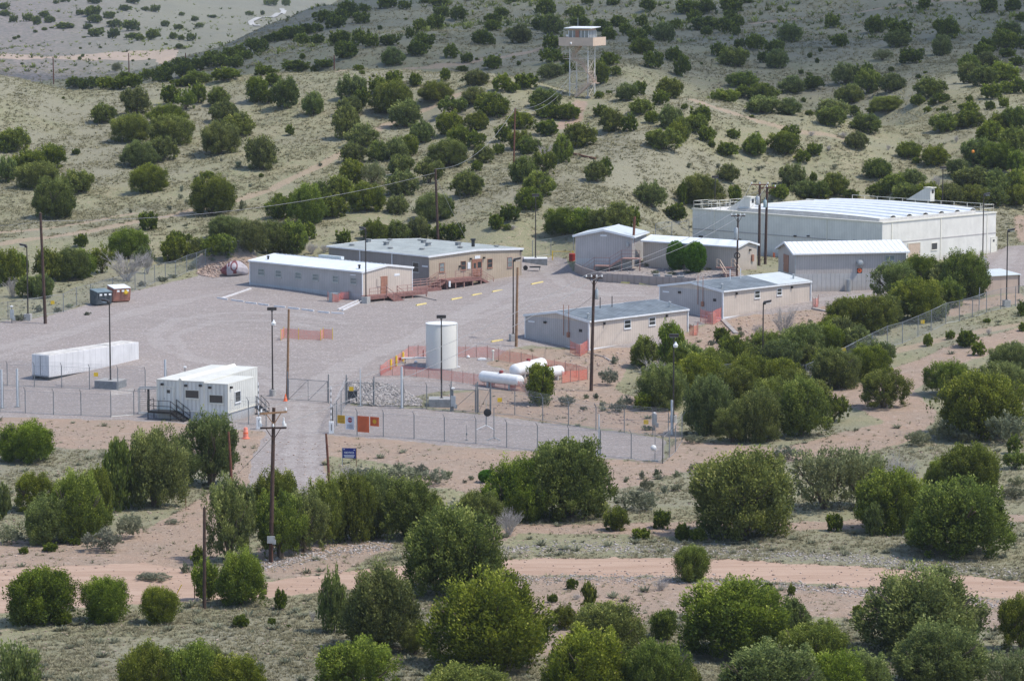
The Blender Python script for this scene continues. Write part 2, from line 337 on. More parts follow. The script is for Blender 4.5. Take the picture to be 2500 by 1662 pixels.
    # dirt road
    rm = k.add('ShaderNodeMapping'); rm.inputs['Scale'].default_value = (.07, .6, 1); k.ln(geo, rm.inputs[0])
    rr = k.noise(1.2, 6, .7, rm.outputs[0], dist=.9)
    rc = k.mix(k.mr(rr, .36, .62), (.36, .248, .185), (.44, .318, .245))
    rc = k.mix(k.mr(vf, .55, .75, 0, .4), rc, (.40, .30, .23))
    r_ = k.mr(k.ma('ADD', s1.outputs[2], k.ma('MULTIPLY', edge, .8)), .35, .6)
    col = k.mix(r_, col, rc)
    tr = k.mr(k.ma('ADD', s2.outputs[0], k.ma('MULTIPLY', edge, 1.0)), .3, .75)
    col = k.mix(k.ma('MULTIPLY', tr, .55), col, (.43, .31, .235))
    pv = k.add('ShaderNodeAttribute', attribute_name='paved')
    col = k.mix(pv.outputs['Fac'], col, (.48, .47, .44))
    k.ln(col, b.inputs['Base Color']); b.inputs['Roughness'].default_value = .95; b.inputs['Specular IOR Level'].default_value = .1
    hb = k.ma('ADD', k.ma('MULTIPLY', fine, 1.0), k.ma('MULTIPLY', vf, .45))
    smooth = k.ma('SUBTRACT', 1.0, k.ma('MULTIPLY', k.ma('MAXIMUM', gm, r_), .72))
    bp = k.add('ShaderNodeBump'); bp.inputs['Distance'].default_value = .4; k.ln(k.ma('MULTIPLY', smooth, .75), bp.inputs['Strength'])
    k.ln(hb, bp.inputs['Height']); k.ln(bp.outputs[0], b.inputs['Normal'])
    return m
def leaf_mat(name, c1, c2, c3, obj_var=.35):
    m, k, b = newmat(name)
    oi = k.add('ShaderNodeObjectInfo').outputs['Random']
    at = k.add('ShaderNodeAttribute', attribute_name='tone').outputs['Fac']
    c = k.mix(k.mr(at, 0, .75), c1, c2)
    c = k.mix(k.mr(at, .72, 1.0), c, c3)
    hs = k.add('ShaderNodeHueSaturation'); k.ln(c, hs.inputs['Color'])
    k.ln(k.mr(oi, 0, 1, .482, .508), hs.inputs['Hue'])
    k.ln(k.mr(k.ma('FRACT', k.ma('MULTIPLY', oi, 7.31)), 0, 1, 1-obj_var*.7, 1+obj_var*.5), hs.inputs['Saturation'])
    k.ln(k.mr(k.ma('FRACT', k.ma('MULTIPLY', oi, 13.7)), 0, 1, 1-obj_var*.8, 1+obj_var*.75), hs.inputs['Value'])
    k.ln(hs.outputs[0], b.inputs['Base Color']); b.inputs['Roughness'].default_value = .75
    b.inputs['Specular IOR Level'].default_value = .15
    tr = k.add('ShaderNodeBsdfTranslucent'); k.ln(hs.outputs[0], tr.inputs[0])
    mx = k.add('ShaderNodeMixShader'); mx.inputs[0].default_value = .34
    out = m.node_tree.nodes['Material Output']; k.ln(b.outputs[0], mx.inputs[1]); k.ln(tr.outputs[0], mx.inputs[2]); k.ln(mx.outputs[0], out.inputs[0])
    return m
M_G = ground_mat()
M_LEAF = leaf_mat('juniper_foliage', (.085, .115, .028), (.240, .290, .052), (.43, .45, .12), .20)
M_LEAFB = leaf_mat('garden_shrub_foliage', (.04, .11, .010), (.12, .27, .03), (.2, .38, .05), .05)
M_SAGE = leaf_mat('brush_foliage', (.16, .175, .11), (.27, .285, .18), (.42, .41, .26))
M_PALE = leaf_mat('pale_foliage', (.14, .16, .07), (.27, .30, .13), (.40, .41, .20), .15)
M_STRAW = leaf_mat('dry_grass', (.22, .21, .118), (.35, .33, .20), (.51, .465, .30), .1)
M_BARK = simple('bark', (.13, .10, .075), .9, var=.3, scale=6, bump=.4)
M_DEAD = simple('weathered_twigs', (.42, .385, .36), .9, var=.2, scale=5)
# ------------------------------------------------------------------ mesh helpers
def link(name, me, mat, parent=None, loc=None, rot=None, smooth=False):
    if mat is not None:
        for q in (mat if isinstance(mat, (list, tuple)) else [mat]): me.materials.append(q)
    o = bpy.data.objects.new(name, me); COL.objects.link(o)
    if parent is not None: o.parent = parent
    if loc is not None: o.location = loc
    if rot is not None: o.rotation_euler = rot
    if smooth: me.polygons.foreach_set('use_smooth', [True]*len(me.polygons))
    return o
def np_mesh(name, v, quads, tone=None, tris=None):
    me = bpy.data.meshes.new(name); v = np.asarray(v, np.float32)
    nq = len(quads) if quads is not None else 0; nt_ = len(tris) if tris is not None else 0
    me.vertices.add(len(v)); me.vertices.foreach_set('co', v.ravel())
    idx = []
    if nq: idx.append(np.asarray(quads, np.int32).ravel())
    if nt_: idx.append(np.asarray(tris, np.int32).ravel())
    idx = np.concatenate(idx); me.loops.add(len(idx)); me.loops.foreach_set('vertex_index', idx)
    st = np.concatenate([np.arange(nq)*4, nq*4+np.arange(nt_)*3]).astype(np.int32)
    me.polygons.add(nq+nt_); me.polygons.foreach_set('loop_start', st)
    me.polygons.foreach_set('loop_total', np.array([4]*nq+[3]*nt_, np.int32))
    if tone is not None:
        a = me.attributes.new('tone', 'FLOAT', 'POINT'); a.data.foreach_set('value', np.asarray(tone, np.float32))
    me.update(calc_edges=True); me.validate(); return me
class MB:
    def __init__(s): s.v = []; s.f = []
    def add(s, vs, fs):
        o = len(s.v); s.v += [tuple(q) for q in vs]; s.f += [tuple(i+o for i in f) for f in fs]; return s
    def box(s, x0, x1, y0, y1, z0, z1):
        return s.add([(x0, y0, z0), (x1, y0, z0), (x1, y1, z0), (x0, y1, z0), (x0, y0, z1), (x1, y0, z1), (x1, y1, z1), (x0, y1, z1)],
                     [(0, 3, 2, 1), (4, 5, 6, 7), (0, 1, 5, 4), (1, 2, 6, 5), (2, 3, 7, 6), (3, 0, 4, 7)])
    def bar(s, a, b, w=.05, h=None, up=(0, 0, 1)):
        a, b = Vector(a), Vector(b); d = (b-a).normalized(); u = Vector(up)
        if abs(d.dot(u)) > .98: u = Vector((1, 0, 0))
        r = d.cross(u).normalized(); u = r.cross(d); h = h or w; r *= w/2; u *= h/2
        return s.add([a-r-u, a+r-u, a+r+u, a-r+u, b-r-u, b+r-u, b+r+u, b-r+u], [(0, 1, 2, 3), (7, 6, 5, 4), (0, 4, 5, 1), (1, 5, 6, 2), (2, 6, 7, 3), (3, 7, 4, 0)])
    def tube(s, pts, r, n=8, r1=None, cap=True):
        pts = [Vector(p) for p in pts]; m = len(pts); rings = []
        for i, p in enumerate(pts):
            d = (pts[min(i+1, m-1)]-pts[max(i-1, 0)]).normalized()
            u = Vector((0, 0, 1)) if abs(d.z) < .95 else Vector((1, 0, 0))
            a = d.cross(u).normalized(); b2 = a.cross(d); rr = r if r1 is None else r+(r1-r)*i/(m-1)
            rings.append([p+a*rr*math.cos(t*2*math.pi/n)+b2*rr*math.sin(t*2*math.pi/n) for t in range(n)])
        vs = [q for R in rings for q in R]; fs = []
        for i in range(m-1):
            for j in range(n): k2 = (j+1) % n; fs.append((i*n+j, (i+1)*n+j, (i+1)*n+k2, i*n+k2))
        if cap: fs.append(tuple(range(n))); fs.append(tuple((m-1)*n+j for j in reversed(range(n))))
        return s.add(vs, fs)
    def lathe(s, prof, c=(0, 0, 0), n=24, axis='z'):
        vs = []; fs = []; m = len(prof)
        for r, h in prof:
            for j in range(n):
                t = j*2*math.pi/n; p = (r*math.cos(t), r*math.sin(t), h)
                if axis == 'x': p = (h, r*math.cos(t), r*math.sin(t))
                if axis == 'y': p = (r*math.sin(t), h, r*math.cos(t))
                vs.append((p[0]+c[0], p[1]+c[1], p[2]+c[2]))
        for i in range(m-1):
            for j in range(n): k2 = (j+1) % n; fs.append((i*n+j, i*n+k2, (i+1)*n+k2, (i+1)*n+j))
        fs.append(tuple(reversed(range(n)))); fs.append(tuple((m-1)*n+j for j in range(n)))
        return s.add(vs, fs)
    def poly(s, outline, t):            # prism: outline 3D points, offset vector t
        t = Vector(t); a = [Vector(p) for p in outline]; m = len(a)
        return s.add(a+[p+t for p in a], [tuple(range(m)), tuple(reversed(range(m, 2*m)))]+[(i, i+m, (i+1) % m+m, (i+1) % m) for i in range(m)])
    def build(s, name, mat, parent=None, loc=None, rot=None, smooth=False, bevel=0):
        me = bpy.data.meshes.new(name); me.from_pydata(s.v, [], s.f); me.update()
        import bmesh
        bm = bmesh.new(); bm.from_mesh(me); bmesh.ops.recalc_face_normals(bm, faces=bm.faces)
        if bevel: bmesh.ops.bevel(bm, geom=bm.edges[:], offset=bevel, segments=2, affect='EDGES', profile=.6)
        bm.to_mesh(me); bm.free()
        o = link(name, me, mat, parent, loc, rot)
        if smooth:
            me.polygons.foreach_set('use_smooth', [True]*len(me.polygons))
            try: me.set_sharp_from_angle(angle=math.radians(40))
            except Exception: pass
        return o
def tag(o, label, cat, group=None):
    o['label'] = label; o['category'] = cat
    if group: o['group'] = group
    return o
def thing(name, label, cat, loc=(0, 0, 0), rotz=0, group=None):
    o = bpy.data.objects.new(name, None); COL.objects.link(o); o.location = loc; o.rotation_euler = (0, 0, rotz); o.empty_display_size = .5
    return tag(o, label, cat, group)
def dup(root, loc, rotz=0, label=None, scale=None):
    kids = list(root.children); r = root.copy(); COL.objects.link(r); r.location = loc; r.rotation_euler = (0, 0, rotz)
    if label: r['label'] = label
    if scale: r.scale = scale
    for ch in kids:
        gk = list(ch.children); c = ch.copy(); COL.objects.link(c); c.parent = r
        for g in gk: d = g.copy(); COL.objects.link(d); d.parent = c
    return r
# ------------------------------------------------------------------ ground (one grid, faces shared out to ground / yard / roads / hills / valley)
nr, nc = GZ.shape
vid = np.arange(nr*nc).reshape(nr, nc)
quads = np.stack([vid[:-1, :-1], vid[:-1, 1:], vid[1:, 1:], vid[1:, :-1]], -1).reshape(-1, 4)
cellv = lambda a: ((a[:-1, :-1]+a[:-1, 1:]+a[1:, 1:]+a[1:, :-1])/4).ravel()
cg, cr, cD, cy_, cpv = cellv(mG), cellv(mR), cellv(mD), cellv(gY), cellv(mV)
own = np.zeros(len(quads), int)
own[cy_ > 610] = 4; own[(cy_ > 850) & (cellv(mS) > .5)] = 5
own[cD > .5] = 3; own[cg > .5] = 1; own[cr > .5] = 2; own[cpv > .5] = 6
verts = np.stack([GX, gY, GZ], -1).reshape(-1, 3)
z1 = np.stack([mG, mD, mR, np.ones_like(mG)], -1).reshape(-1, 4); z2 = np.stack([mT, mS, mP, hill], -1).reshape(-1, 4)
for i, nm in enumerate(('ground', 'gravel_yard', 'dirt_road', 'bare_dirt', 'back_hills', 'far_valley', 'paved_road')):
    q = quads[own == i]
    if not len(q): continue
    used, inv = np.unique(q.ravel(), return_inverse=True)
    me = np_mesh(nm, verts[used], inv.reshape(-1, 4))
    for an, z in (('zone', z1), ('zone2', z2)):
        a = me.attributes.new(an, 'FLOAT_COLOR', 'POINT'); a.data.foreach_set('color', z[used].astype(np.float32).ravel())
    a = me.attributes.new('paved', 'FLOAT', 'POINT'); a.data.foreach_set('value', mV.ravel()[used].astype(np.float32))
    a = me.attributes.new('lane', 'FLOAT', 'POINT'); a.data.foreach_set('value', lanes.ravel()[used].astype(np.float32))
    o = link(nm, me, M_G, smooth=True); o['kind'] = 'structure'

def strip_road(name, px, half, lift, mat):
    """a real sheet of road laid over the ground along points seen in the photograph"""
    W3 = [G(*p) for p in px]; vs = []; fs = []
    pts = []
    for a, c in zip(W3[:-1], W3[1:]):
        for i in range(8): pts.append(a.lerp(c, i/8))
    pts.append(W3[-1])
    for _ in range(6): pts = [pts[0]]+[(pts[i-1]+pts[i]*2+pts[i+1])/4 for i in range(1, len(pts)-1)]+[pts[-1]]
    for i, p in enumerate(pts):
        d = (pts[min(i+1, len(pts)-1)]-pts[max(i-1, 0)]); d.z = 0; d.normalize(); n_ = Vector((-d.y, d.x, 0))*half
        for q in (p-n_, p+n_): vs.append((q.x, q.y, max(H(q.x, q.y), H(p.x, p.y))+lift))
        if i: fs.append((2*i-2, 2*i-1, 2*i+1, 2*i))
    me = bpy.data.meshes.new(name); me.from_pydata(vs, [], fs); o = link(name, me, mat); o['kind'] = 'structure'; return o
strip_road('paved_road', [(630, 65), (614, 60), (612, 54), (634, 45), (677, 36), (695, 31), (688, 23)], 1.5, .4, simple('old_asphalt', (.42, .41, .39), .9, 0, .1, .05))
# ------------------------------------------------------------------ vegetation prototypes
def leaf_cloud(cen, rad, dirs, n_per, size, rg, jit=.5, stretch=1.9):
    """small diamond leaves around clump centres; dirs = clump growth direction"""
    cen = np.repeat(cen, n_per, 0); rad = np.repeat(rad, n_per, 0); dr = np.repeat(dirs, n_per, 0); n = len(cen)
    p = rg.normal(size=(n, 3)); p /= np.linalg.norm(p, axis=1)[:, None]+1e-9
    rr = rg.random(n)**.45
    pos = cen+p*rad*rr[:, None]
    ax = dr*1.15+p*.25+rg.normal(size=(n, 3))*jit*.8; ax /= np.linalg.norm(ax, axis=1)[:, None]
    nm_ = p+dr*.35+np.array([0, 0, .25])+rg.normal(size=(n, 3))*.45
    sd = np.cross(ax, nm_); sd /= np.linalg.norm(sd, axis=1)[:, None]+1e-9
    s = size*(.6+.8*rg.random(n))[:, None]
    a = pos-ax*s*stretch*.5; c = pos+ax*s*stretch*.5; b = pos+sd*s*.5; d = pos-sd*s*.5
    v = np.stack([a, b, c, d], 1).reshape(-1, 3)
    tn = np.clip(.10+.62*rr*(.5+.5*p[:, 2])**1.3+rg.normal(size=n)*.15+np.repeat(rg.normal(size=n//n_per)*.16, n_per), 0, 1)  # light tips; tops brightened and clump gaps darkened, shading put into the tone
    return v, np.arange(n*4).reshape(-1, 4), np.repeat(tn, 4)
def crown_mesh(name, kind, nclump, n_per, size, seed):
    """unit crown: ~1 wide, 1 tall, base at z=0"""
    rg = np.random.default_rng(seed)
    # a few big masses give the crown its lobed outline
    nb = {'round': 7, 'wide': 9, 'upright': 6, 'open': 9, 'sprout': 5, 'ball': 1}[kind]
    masses = []
    for i in range(nb):
        a = i*2.4+rg.random()*.8; r = (.13+.17*rg.random()) if nb > 1 else 0
        if kind == 'upright': r *= .62
        if kind == 'open': r *= 1.15
        top = {'round': .62, 'wide': .55, 'upright': .66, 'open': .62, 'sprout': .62, 'ball': .5}[kind]
        h = top*(1-1.2*r*r*6*.25)-rg.random()*.16
        masses.append((r*math.cos(a), r*math.sin(a), h, .20+.08*rg.random(), .27+.08*rg.random()))
    cen = []; rad = []; dirs = []
    if kind == 'ball':
        g = rg.normal(size=(nclump, 3)); g /= np.linalg.norm(g, axis=1)[:, None]
        for q in g:
            cen.append((q[0]*.38, q[1]*.38, .5+q[2]*.40)); rad.append((.09, .09, .11)); dirs.append((q[0]*.5, q[1]*.5, 1))
    elif kind in ('round', 'wide', 'open'):
        ph = rg.random(6)*6.28; zc_, rx, rz_ = {'round': (.40, .40, .50), 'wide': (.36, .42, .50), 'open': (.46, .40, .46)}[kind]
        while len(cen) < nclump:
            q = rg.normal(size=3); q /= np.linalg.norm(q)
            if q[2] < -.75 or (q[2] < -.3 and rg.random() < .5): continue
            lob = 1+.10*math.sin(3*math.atan2(q[1], q[0])+ph[0])+.08*math.sin(5*math.atan2(q[1], q[0])+ph[1]+3*q[2])+.07*math.sin(7*q[2]+ph[2])
            gap = math.sin(4*q[0]+ph[3])*math.sin(4*q[1]+ph[4])+math.sin(5*q[2]+ph[5])*.6
            if kind == 'open' and gap > .25 and rg.random() < .8: continue
            f = (rg.uniform(.72, 1.0) if rg.random() < .8 else rg.uniform(.3, .75))*lob
            p = np.array([q[0]*rx*f, q[1]*rx*f, zc_+q[2]*rz_*f])
            if p[2] < .04: continue
            s_ = rg.uniform(.046, .082)*(.9 if kind == 'open' else 1)
            cen.append(p); rad.append((s_, s_, s_*(2.1 if q[2] > -.1 else 1.4))); dirs.append((q[0]*.55, q[1]*.55, 1.0))
    else:
        k = 0
        while len(cen) < nclump and k < nclump*40:
            k += 1; mx, my, mz, mr_, mh = masses[rg.integers(nb)]
            q = rg.normal(size=3); q /= np.linalg.norm(q); f = .55+.5*rg.random()
            p = np.array([mx+q[0]*mr_*f, my+q[1]*mr_*f, mz+q[2]*mh*f*(1.0 if q[2] > 0 else 1.9)])
            if p[2] < .07 or np.hypot(p[0], p[1]) > .5: continue
            if kind in ('round', 'wide') and p[2] < .18 and np.hypot(p[0], p[1]) > .42: continue
            if kind == 'open' and rg.random() < .35*(p[2] < .4): continue
            sc_ = .058+.045*rg.random()
            if kind == 'sprout': sc_ *= .9
            tall = {'round': 1.2, 'wide': 1.05, 'upright': 1.6, 'open': 1.2, 'sprout': 2.0}[kind]
            cen.append(p); rad.append((sc_, sc_, sc_*tall)); dirs.append((p[0]*1.1, p[1]*1.1, .55+p[2]*.8))
    cen = np.array(cen); rad = np.array(rad); dirs = np.array(dirs); dirs /= np.linalg.norm(dirs, axis=1)[:, None]
    v, q, t = leaf_cloud(cen, rad, dirs, n_per, size, rg)
    if True:     # inner foliage so that the middle is dense
        m = max(20, nclump//3); ic = rg.normal(size=(m, 3))*np.array([.13, .13, .14])+np.array([0, 0, .38]); ic[:, 2] = np.clip(ic[:, 2], .1, .7)
        v2, q2, t2 = leaf_cloud(ic, np.full((m, 3), .12), np.tile([0, 0, 1.], (m, 1)), max(6, n_per//3 if kind != 'open' else n_per//6), size*1.5, rg)
        q = np.concatenate([q, q2+len(v)]); v = np.concatenate([v, v2]); t = np.concatenate([t, t2*.5])  # inner leaves at half tone, the crown's inner shade put into the colour
    v[:, 2] = np.maximum(v[:, 2], .0)
    s = 1/np.percentile(np.hypot(v[:, 0], v[:, 1]), 99)*.5; v[:, :2] *= s; v[:, 2] /= np.percentile(v[:, 2], 99.7)
    return np_mesh(name, v, q, t)
def trunk_mesh(name, seed, nst=5, open_=False):
    rg = random.Random(seed); m = MB()
    for i in range(nst):
        a = i*2*math.pi/nst+rg.random(); r = .22+.16*rg.random(); top = .5+.25*rg.random()
        pts = [(0.02*math.cos(a), .02*math.sin(a), -.06)]
        for t in (.25, .5, .75, 1):
            pts.append((math.cos(a+rg.uniform(-.2, .2))*r*t**1.4, math.sin(a+rg.uniform(-.2, .2))*r*t**1.4, top*t))
        m.tube(pts, .028, 6, .008)
        for _ in range(3 if open_ else 1):
            k = rg.choice((2, 3)); p = Vector(pts[k]); b = a+rg.uniform(-1.2, 1.2)
            m.tube([p, p+Vector((math.cos(b)*.1, math.sin(b)*.1, .1)), p+Vector((math.cos(b)*.19, math.sin(b)*.19, .25))], .011, 5, .004)
    me = bpy.data.meshes.new(name); me.from_pydata(m.v, [], m.f); me.update(); return me
def twig_mesh(name, seed, nst=24, depth=3, spread=.5):
    """leafless shrub: stems dividing again and again"""
    rg = random.Random(seed); m = MB()
    def grow(p, d, L, r, k):
        q = p+d*L*.5+Vector((rg.uniform(-1, 1), rg.uniform(-1, 1), 0))*L*.06; e = p+d*L
        m.tube([p, q, e], r, 4, r*.6, cap=False)
        if k == 0: return
        for _ in range(3):
            nd = (d+Vector((rg.uniform(-1, 1), rg.uniform(-1, 1), rg.uniform(-.35, .6)))*.55).normalized()
            grow(e if rg.random() < .6 else q, nd, L*rg.uniform(.55, .8), r*.6, k-1)
    for i in range(nst):
        a = rg.random()*2*math.pi; d = Vector((math.cos(a)*spread*rg.uniform(.3, 1.2), math.sin(a)*spread*rg.uniform(.3, 1.2), .75)).normalized()
        grow(Vector((rg.uniform(-.04, .04), rg.uniform(-.04, .04), -.03)), d, .42*rg.uniform(.8, 1.15), .013, depth)
    me = bpy.data.meshes.new(name); me.from_pydata(m.v, [], m.f); me.update()
    v = np.zeros(len(me.vertices)*3); me.vertices.foreach_get('co', v); v = v.reshape(-1, 3)
    v[:, :2] /= np.percentile(np.hypot(v[:, 0], v[:, 1]), 99.5)*2; v[:, 2] /= v[:, 2].max(); me.vertices.foreach_set('co', v.astype(np.float32).ravel())
    return me
PROTO = {}
def mk(key, kind, ncl, nper, size, cnt, mat):
    L = []
    for i in range(cnt):
        me = crown_mesh(key, kind, ncl, nper, size, hash_(key)+i*17)
        me.materials.append(mat); L.append(me)
    PROTO[key] = L
def hash_(s): return sum(ord(c)*(i+3) for i, c in enumerate(s))
for kind in ('round', 'wide', 'upright', 'open'):
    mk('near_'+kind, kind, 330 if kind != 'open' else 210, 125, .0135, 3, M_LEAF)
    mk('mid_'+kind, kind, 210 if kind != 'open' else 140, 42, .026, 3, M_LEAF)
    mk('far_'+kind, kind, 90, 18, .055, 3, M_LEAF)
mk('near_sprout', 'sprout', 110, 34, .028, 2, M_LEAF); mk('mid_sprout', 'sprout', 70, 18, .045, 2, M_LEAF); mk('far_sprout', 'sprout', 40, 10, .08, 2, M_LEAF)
mk('near_brush', 'open', 100, 24, .030, 3, M_SAGE); mk('far_brush', 'sprout', 40, 10, .07, 3, M_SAGE)
mk('near_pale', 'open', 210, 30, .020, 2, M_PALE)
mk('ball', 'ball', 420, 40, .022, 1, M_LEAFB)
TR = [trunk_mesh('trunk', i, 6, i > 2) for i in range(5)]
for t in TR: t.materials.append(M_BARK)
TW = [twig_mesh('twigs', 90+i) for i in range(3)]
for t in TW: t.materials.append(M_DEAD)
# ------------------------------------------------------------------ plants, read off the photograph: "cx bottom width height [kind]"
# kinds: j juniper  u upright  o open  w wide  s brush  d bare shrub  b bright sprout  p pale  g garden shrub
def rd(ox, oy, txt):
    out = []
    for t in txt.replace('\n', ';').split(';'):
        q = t.split()
        if len(q) < 4: continue
        k = q[4] if len(q) > 4 else 'j'
        out.append((ox+.36033*float(q[0]), oy+.36033*float(q[1]), .36033*float(q[2]), .36033*float(q[3]), k))
    return out
PL = rd(0, 0, """30 70 70 45;35 115 80 40;90 155 60 45;300 125 70 45;335 160 75 45;190 150 70 55;250 175 60 60;435 200 130 40 w;545 105 65 35;630 120 110 70;640 160 100 50;595 200 65 35;650 255 105 55;690 205 30 18
770 265 85 65;850 80 85 40;985 80 60 30;1050 85 70 45;740 130 80 45;780 190 100 50;890 215 120 70;900 270 110 40;950 280 70 40;1035 275 95 70;1175 270 55 45;1230 275 50 35;1295 280 65 50;1210 205 70 35;1120 185 60 40
1320 150 50 35;1440 125 60 20;1350 190 60 30;1690 110 55 30;1780 105 30 30;1230 110 40 25;570 260 30 12;240 225 30 20;300 210 40 22;350 195 30 12;100 270 30 20;125 260 25 20;395 85 25 12;380 30 40 25;440 20 80 30;680 330 25 15
545 335 20 15;1215 335 50 35;1250 335 22 15;560 388 25 20;540 410 25 25;790 495 80 70 p;900 420 20 15;675 405 18 12;1010 408 18 12;220 462 40 12;150 440 25 15;1125 308 25 14;1835 45 100 50;1940 45 60 60;900 30 100 50;640 30 90 40
510 600 130 70;560 610 60 50;640 600 120 70;720 610 130 80;820 610 130 80;900 600 120 90;850 545 110 50;990 545 90 70;1100 565 140 100;1140 500 120 70;1250 525 130 90;1230 460 120 60;1330 490 120 80;1400 470 140 90;1440 410 110 60
1500 460 120 80;1590 470 130 80;1560 400 110 70;1620 390 110 80;1670 410 90 60;1750 370 130 100;1700 320 100 50;1810 295 80 50;1880 290 110 70;1950 270 110 80;2000 275 120 90;2080 240 110 70;2140 225 100 60;2050 315 110 80;2150 305 95 65
2190 160 130 80;2270 200 140 90;2300 150 120 80;2340 120 100 100;2300 310 130 90;2330 400 130 110;2050 405 40 40
1530 552 190 80 w;1330 580 190 85 w;1220 592 120 50 w;1780 515 120 65;2010 495 190 75 w;2130 495 60 50;2200 470 130 60 o;1850 500 80 30
915 780 190 165;700 840 165 125;890 970 245 170;1140 850 270 120 w;1160 990 270 180;1160 710 130 120;1260 750 140 130 o;1340 710 110 130;1330 640 50 70 u;1480 720 145 115;1520 840 190 140;1620 930 200 150;1490 1055 260 200;1740 700 135 160 u
1855 585 105 80;1820 705 90 90;1935 740 170 190;2120 785 145 145;95 1030 180 145;30 1040 90 80;50 1240 120 160;190 1180 220 140;340 1150 210 150;260 1285 270 160;370 1490 270 250;525 1315 220 140;515 1050 55 40;945 1140 240 160;1105 1095 160 150
1010 1310 240 170;1770 1160 210 210;1965 920 60 70 u;1450 1465 320 240;1340 1265 60 60;1405 1215 90 50;1640 1430 60 75 s;1770 1205 35 28;1890 1345 55 35;1005 1565 125 120 u;430 672 20 18;1230 1300 30 50 s;885 1445 30 30 s;1225 1350 45 40 s
1265 1385 30 35 s;1615 1140 50 50 s;1500 1095 25 25 s;1445 1090 25 25 s;1695 1270 30 30 s;2170 1130 35 30 s;1150 1425 40 35 s;2080 1530 230 250;1900 1490 180 140;2260 1480 180 140;2300 1370 180 160;2150 1400 210 150;1990 1410 130 90""")
PL += rd(825, 0, """160 165 110 75;330 65 130 90;450 70 90 60;180 85 80 50;80 130 120 110;590 25 60 30;690 50 130 60;820 145 115 95;705 125 110 75;660 215 120 105;555 215 90 80;485 265 55 75 u;285 205 35 30;460 140 22 18;150 315 115 105;35 310 100 90;60 400 140 100
230 325 100 80;350 315 130 70;370 450 160 115;580 330 150 90;540 385 140 95;765 400 105 90;875 430 80 65;1045 475 120 90;1110 125 100 65;1050 160 120 60;1050 215 120 70;980 310 140 95;1040 305 60 50;1180 265 90 70;1235 300 150 120;1410 120 130 120
1360 210 90 85;1450 245 140 130;1450 340 130 95;1440 430 140 90;1450 540 190 95 w;1780 575 130 150;1540 430 80 60;1620 135 110 85;1640 195 140 70;1785 220 110 80;1840 275 100 80;1950 245 90 80;1900 190 110 75;2060 190 80 80;2100 80 105 85
2030 300 130 90;2060 380 160 110;2100 250 80 70;2210 290 140 120;2290 205 90 70;2330 95 80 90;2140 470 130 110;2280 420 120 90;2330 525 110 140;1840 450 130 85;1880 515 80 60;1860 40 90 40;1690 30 80 30;1180 20 110 30;940 410 25 18;1225 445 30 30
1190 400 22 20;845 490 80 40;140 482 70 38;165 505 40 25;1550 100 28 30;2180 45 20 20;880 5 60 12;1560 500 90 70
525 590 85 85;725 550 70 80 u;240 525 18 20;940 585 165 100;1115 625 140 110;1190 630 85 60;1275 605 150 95;1770 672 65 50;1835 640 45 25;660 690 240 120 w;920 715 160 110;270 640 110 110;380 590 110 100;370 780 270 200;100 680 200 150;165 730 110 120
1050 800 220 150;1405 750 200 130;1420 810 160 90;1560 815 170 100;770 790 200 120 o;760 920 200 150;945 890 160 120;460 870 200 170;570 975 150 140;80 790 170 120;60 950 190 220;160 1000 210 140;100 1110 170 130;270 1100 150 130;390 1090 170 140
470 1060 150 130;740 1140 270 170;820 1000 150 130;930 1010 130 110;985 1110 140 115;1090 1050 75 70 o;940 1165 75 70 o;1120 965 110 110;1230 880 180 110;1230 1020 150 120;1290 1050 150 110;1415 925 150 100;1640 1005 210 150;1520 1110 130 180
1400 1195 150 170 o;1250 1250 170 170;1360 1340 220 160;1745 1235 160 130;1810 1190 100 110;100 1255 150 155;240 1260 190 160 p;430 1200 170 130;430 1330 210 160;620 1250 190 160 o;40 1370 110 150;190 1440 230 180;400 1455 160 120;880 1335 220 160
640 1500 230 170;740 1480 90 120;1300 1430 170 140;1165 1510 130 110;1075 1560 100 100;1150 1560 60 40;1780 790 100 75;1850 900 160 150;1975 895 110 110;1955 690 150 110;2040 650 100 90;2050 780 160 100;2190 715 110 90;2250 675 170 130;2130 840 100 80
2250 880 170 150;2200 1020 220 130;2300 965 130 130;2340 745 30 35;2120 1410 220 160;1530 1600 230 170;1650 1590 200 160;1790 1580 180 150;1900 1560 190 170;1990 1540 110 130;2290 1500 140 110;2335 1390 60 150;250 1640 170 140;400 1640 180 130;540 1640 170 150
690 1640 140 110;800 1630 120 110;350 1040 120 60;1400 1080 110 110 d;1180 1560 90 40 d""")
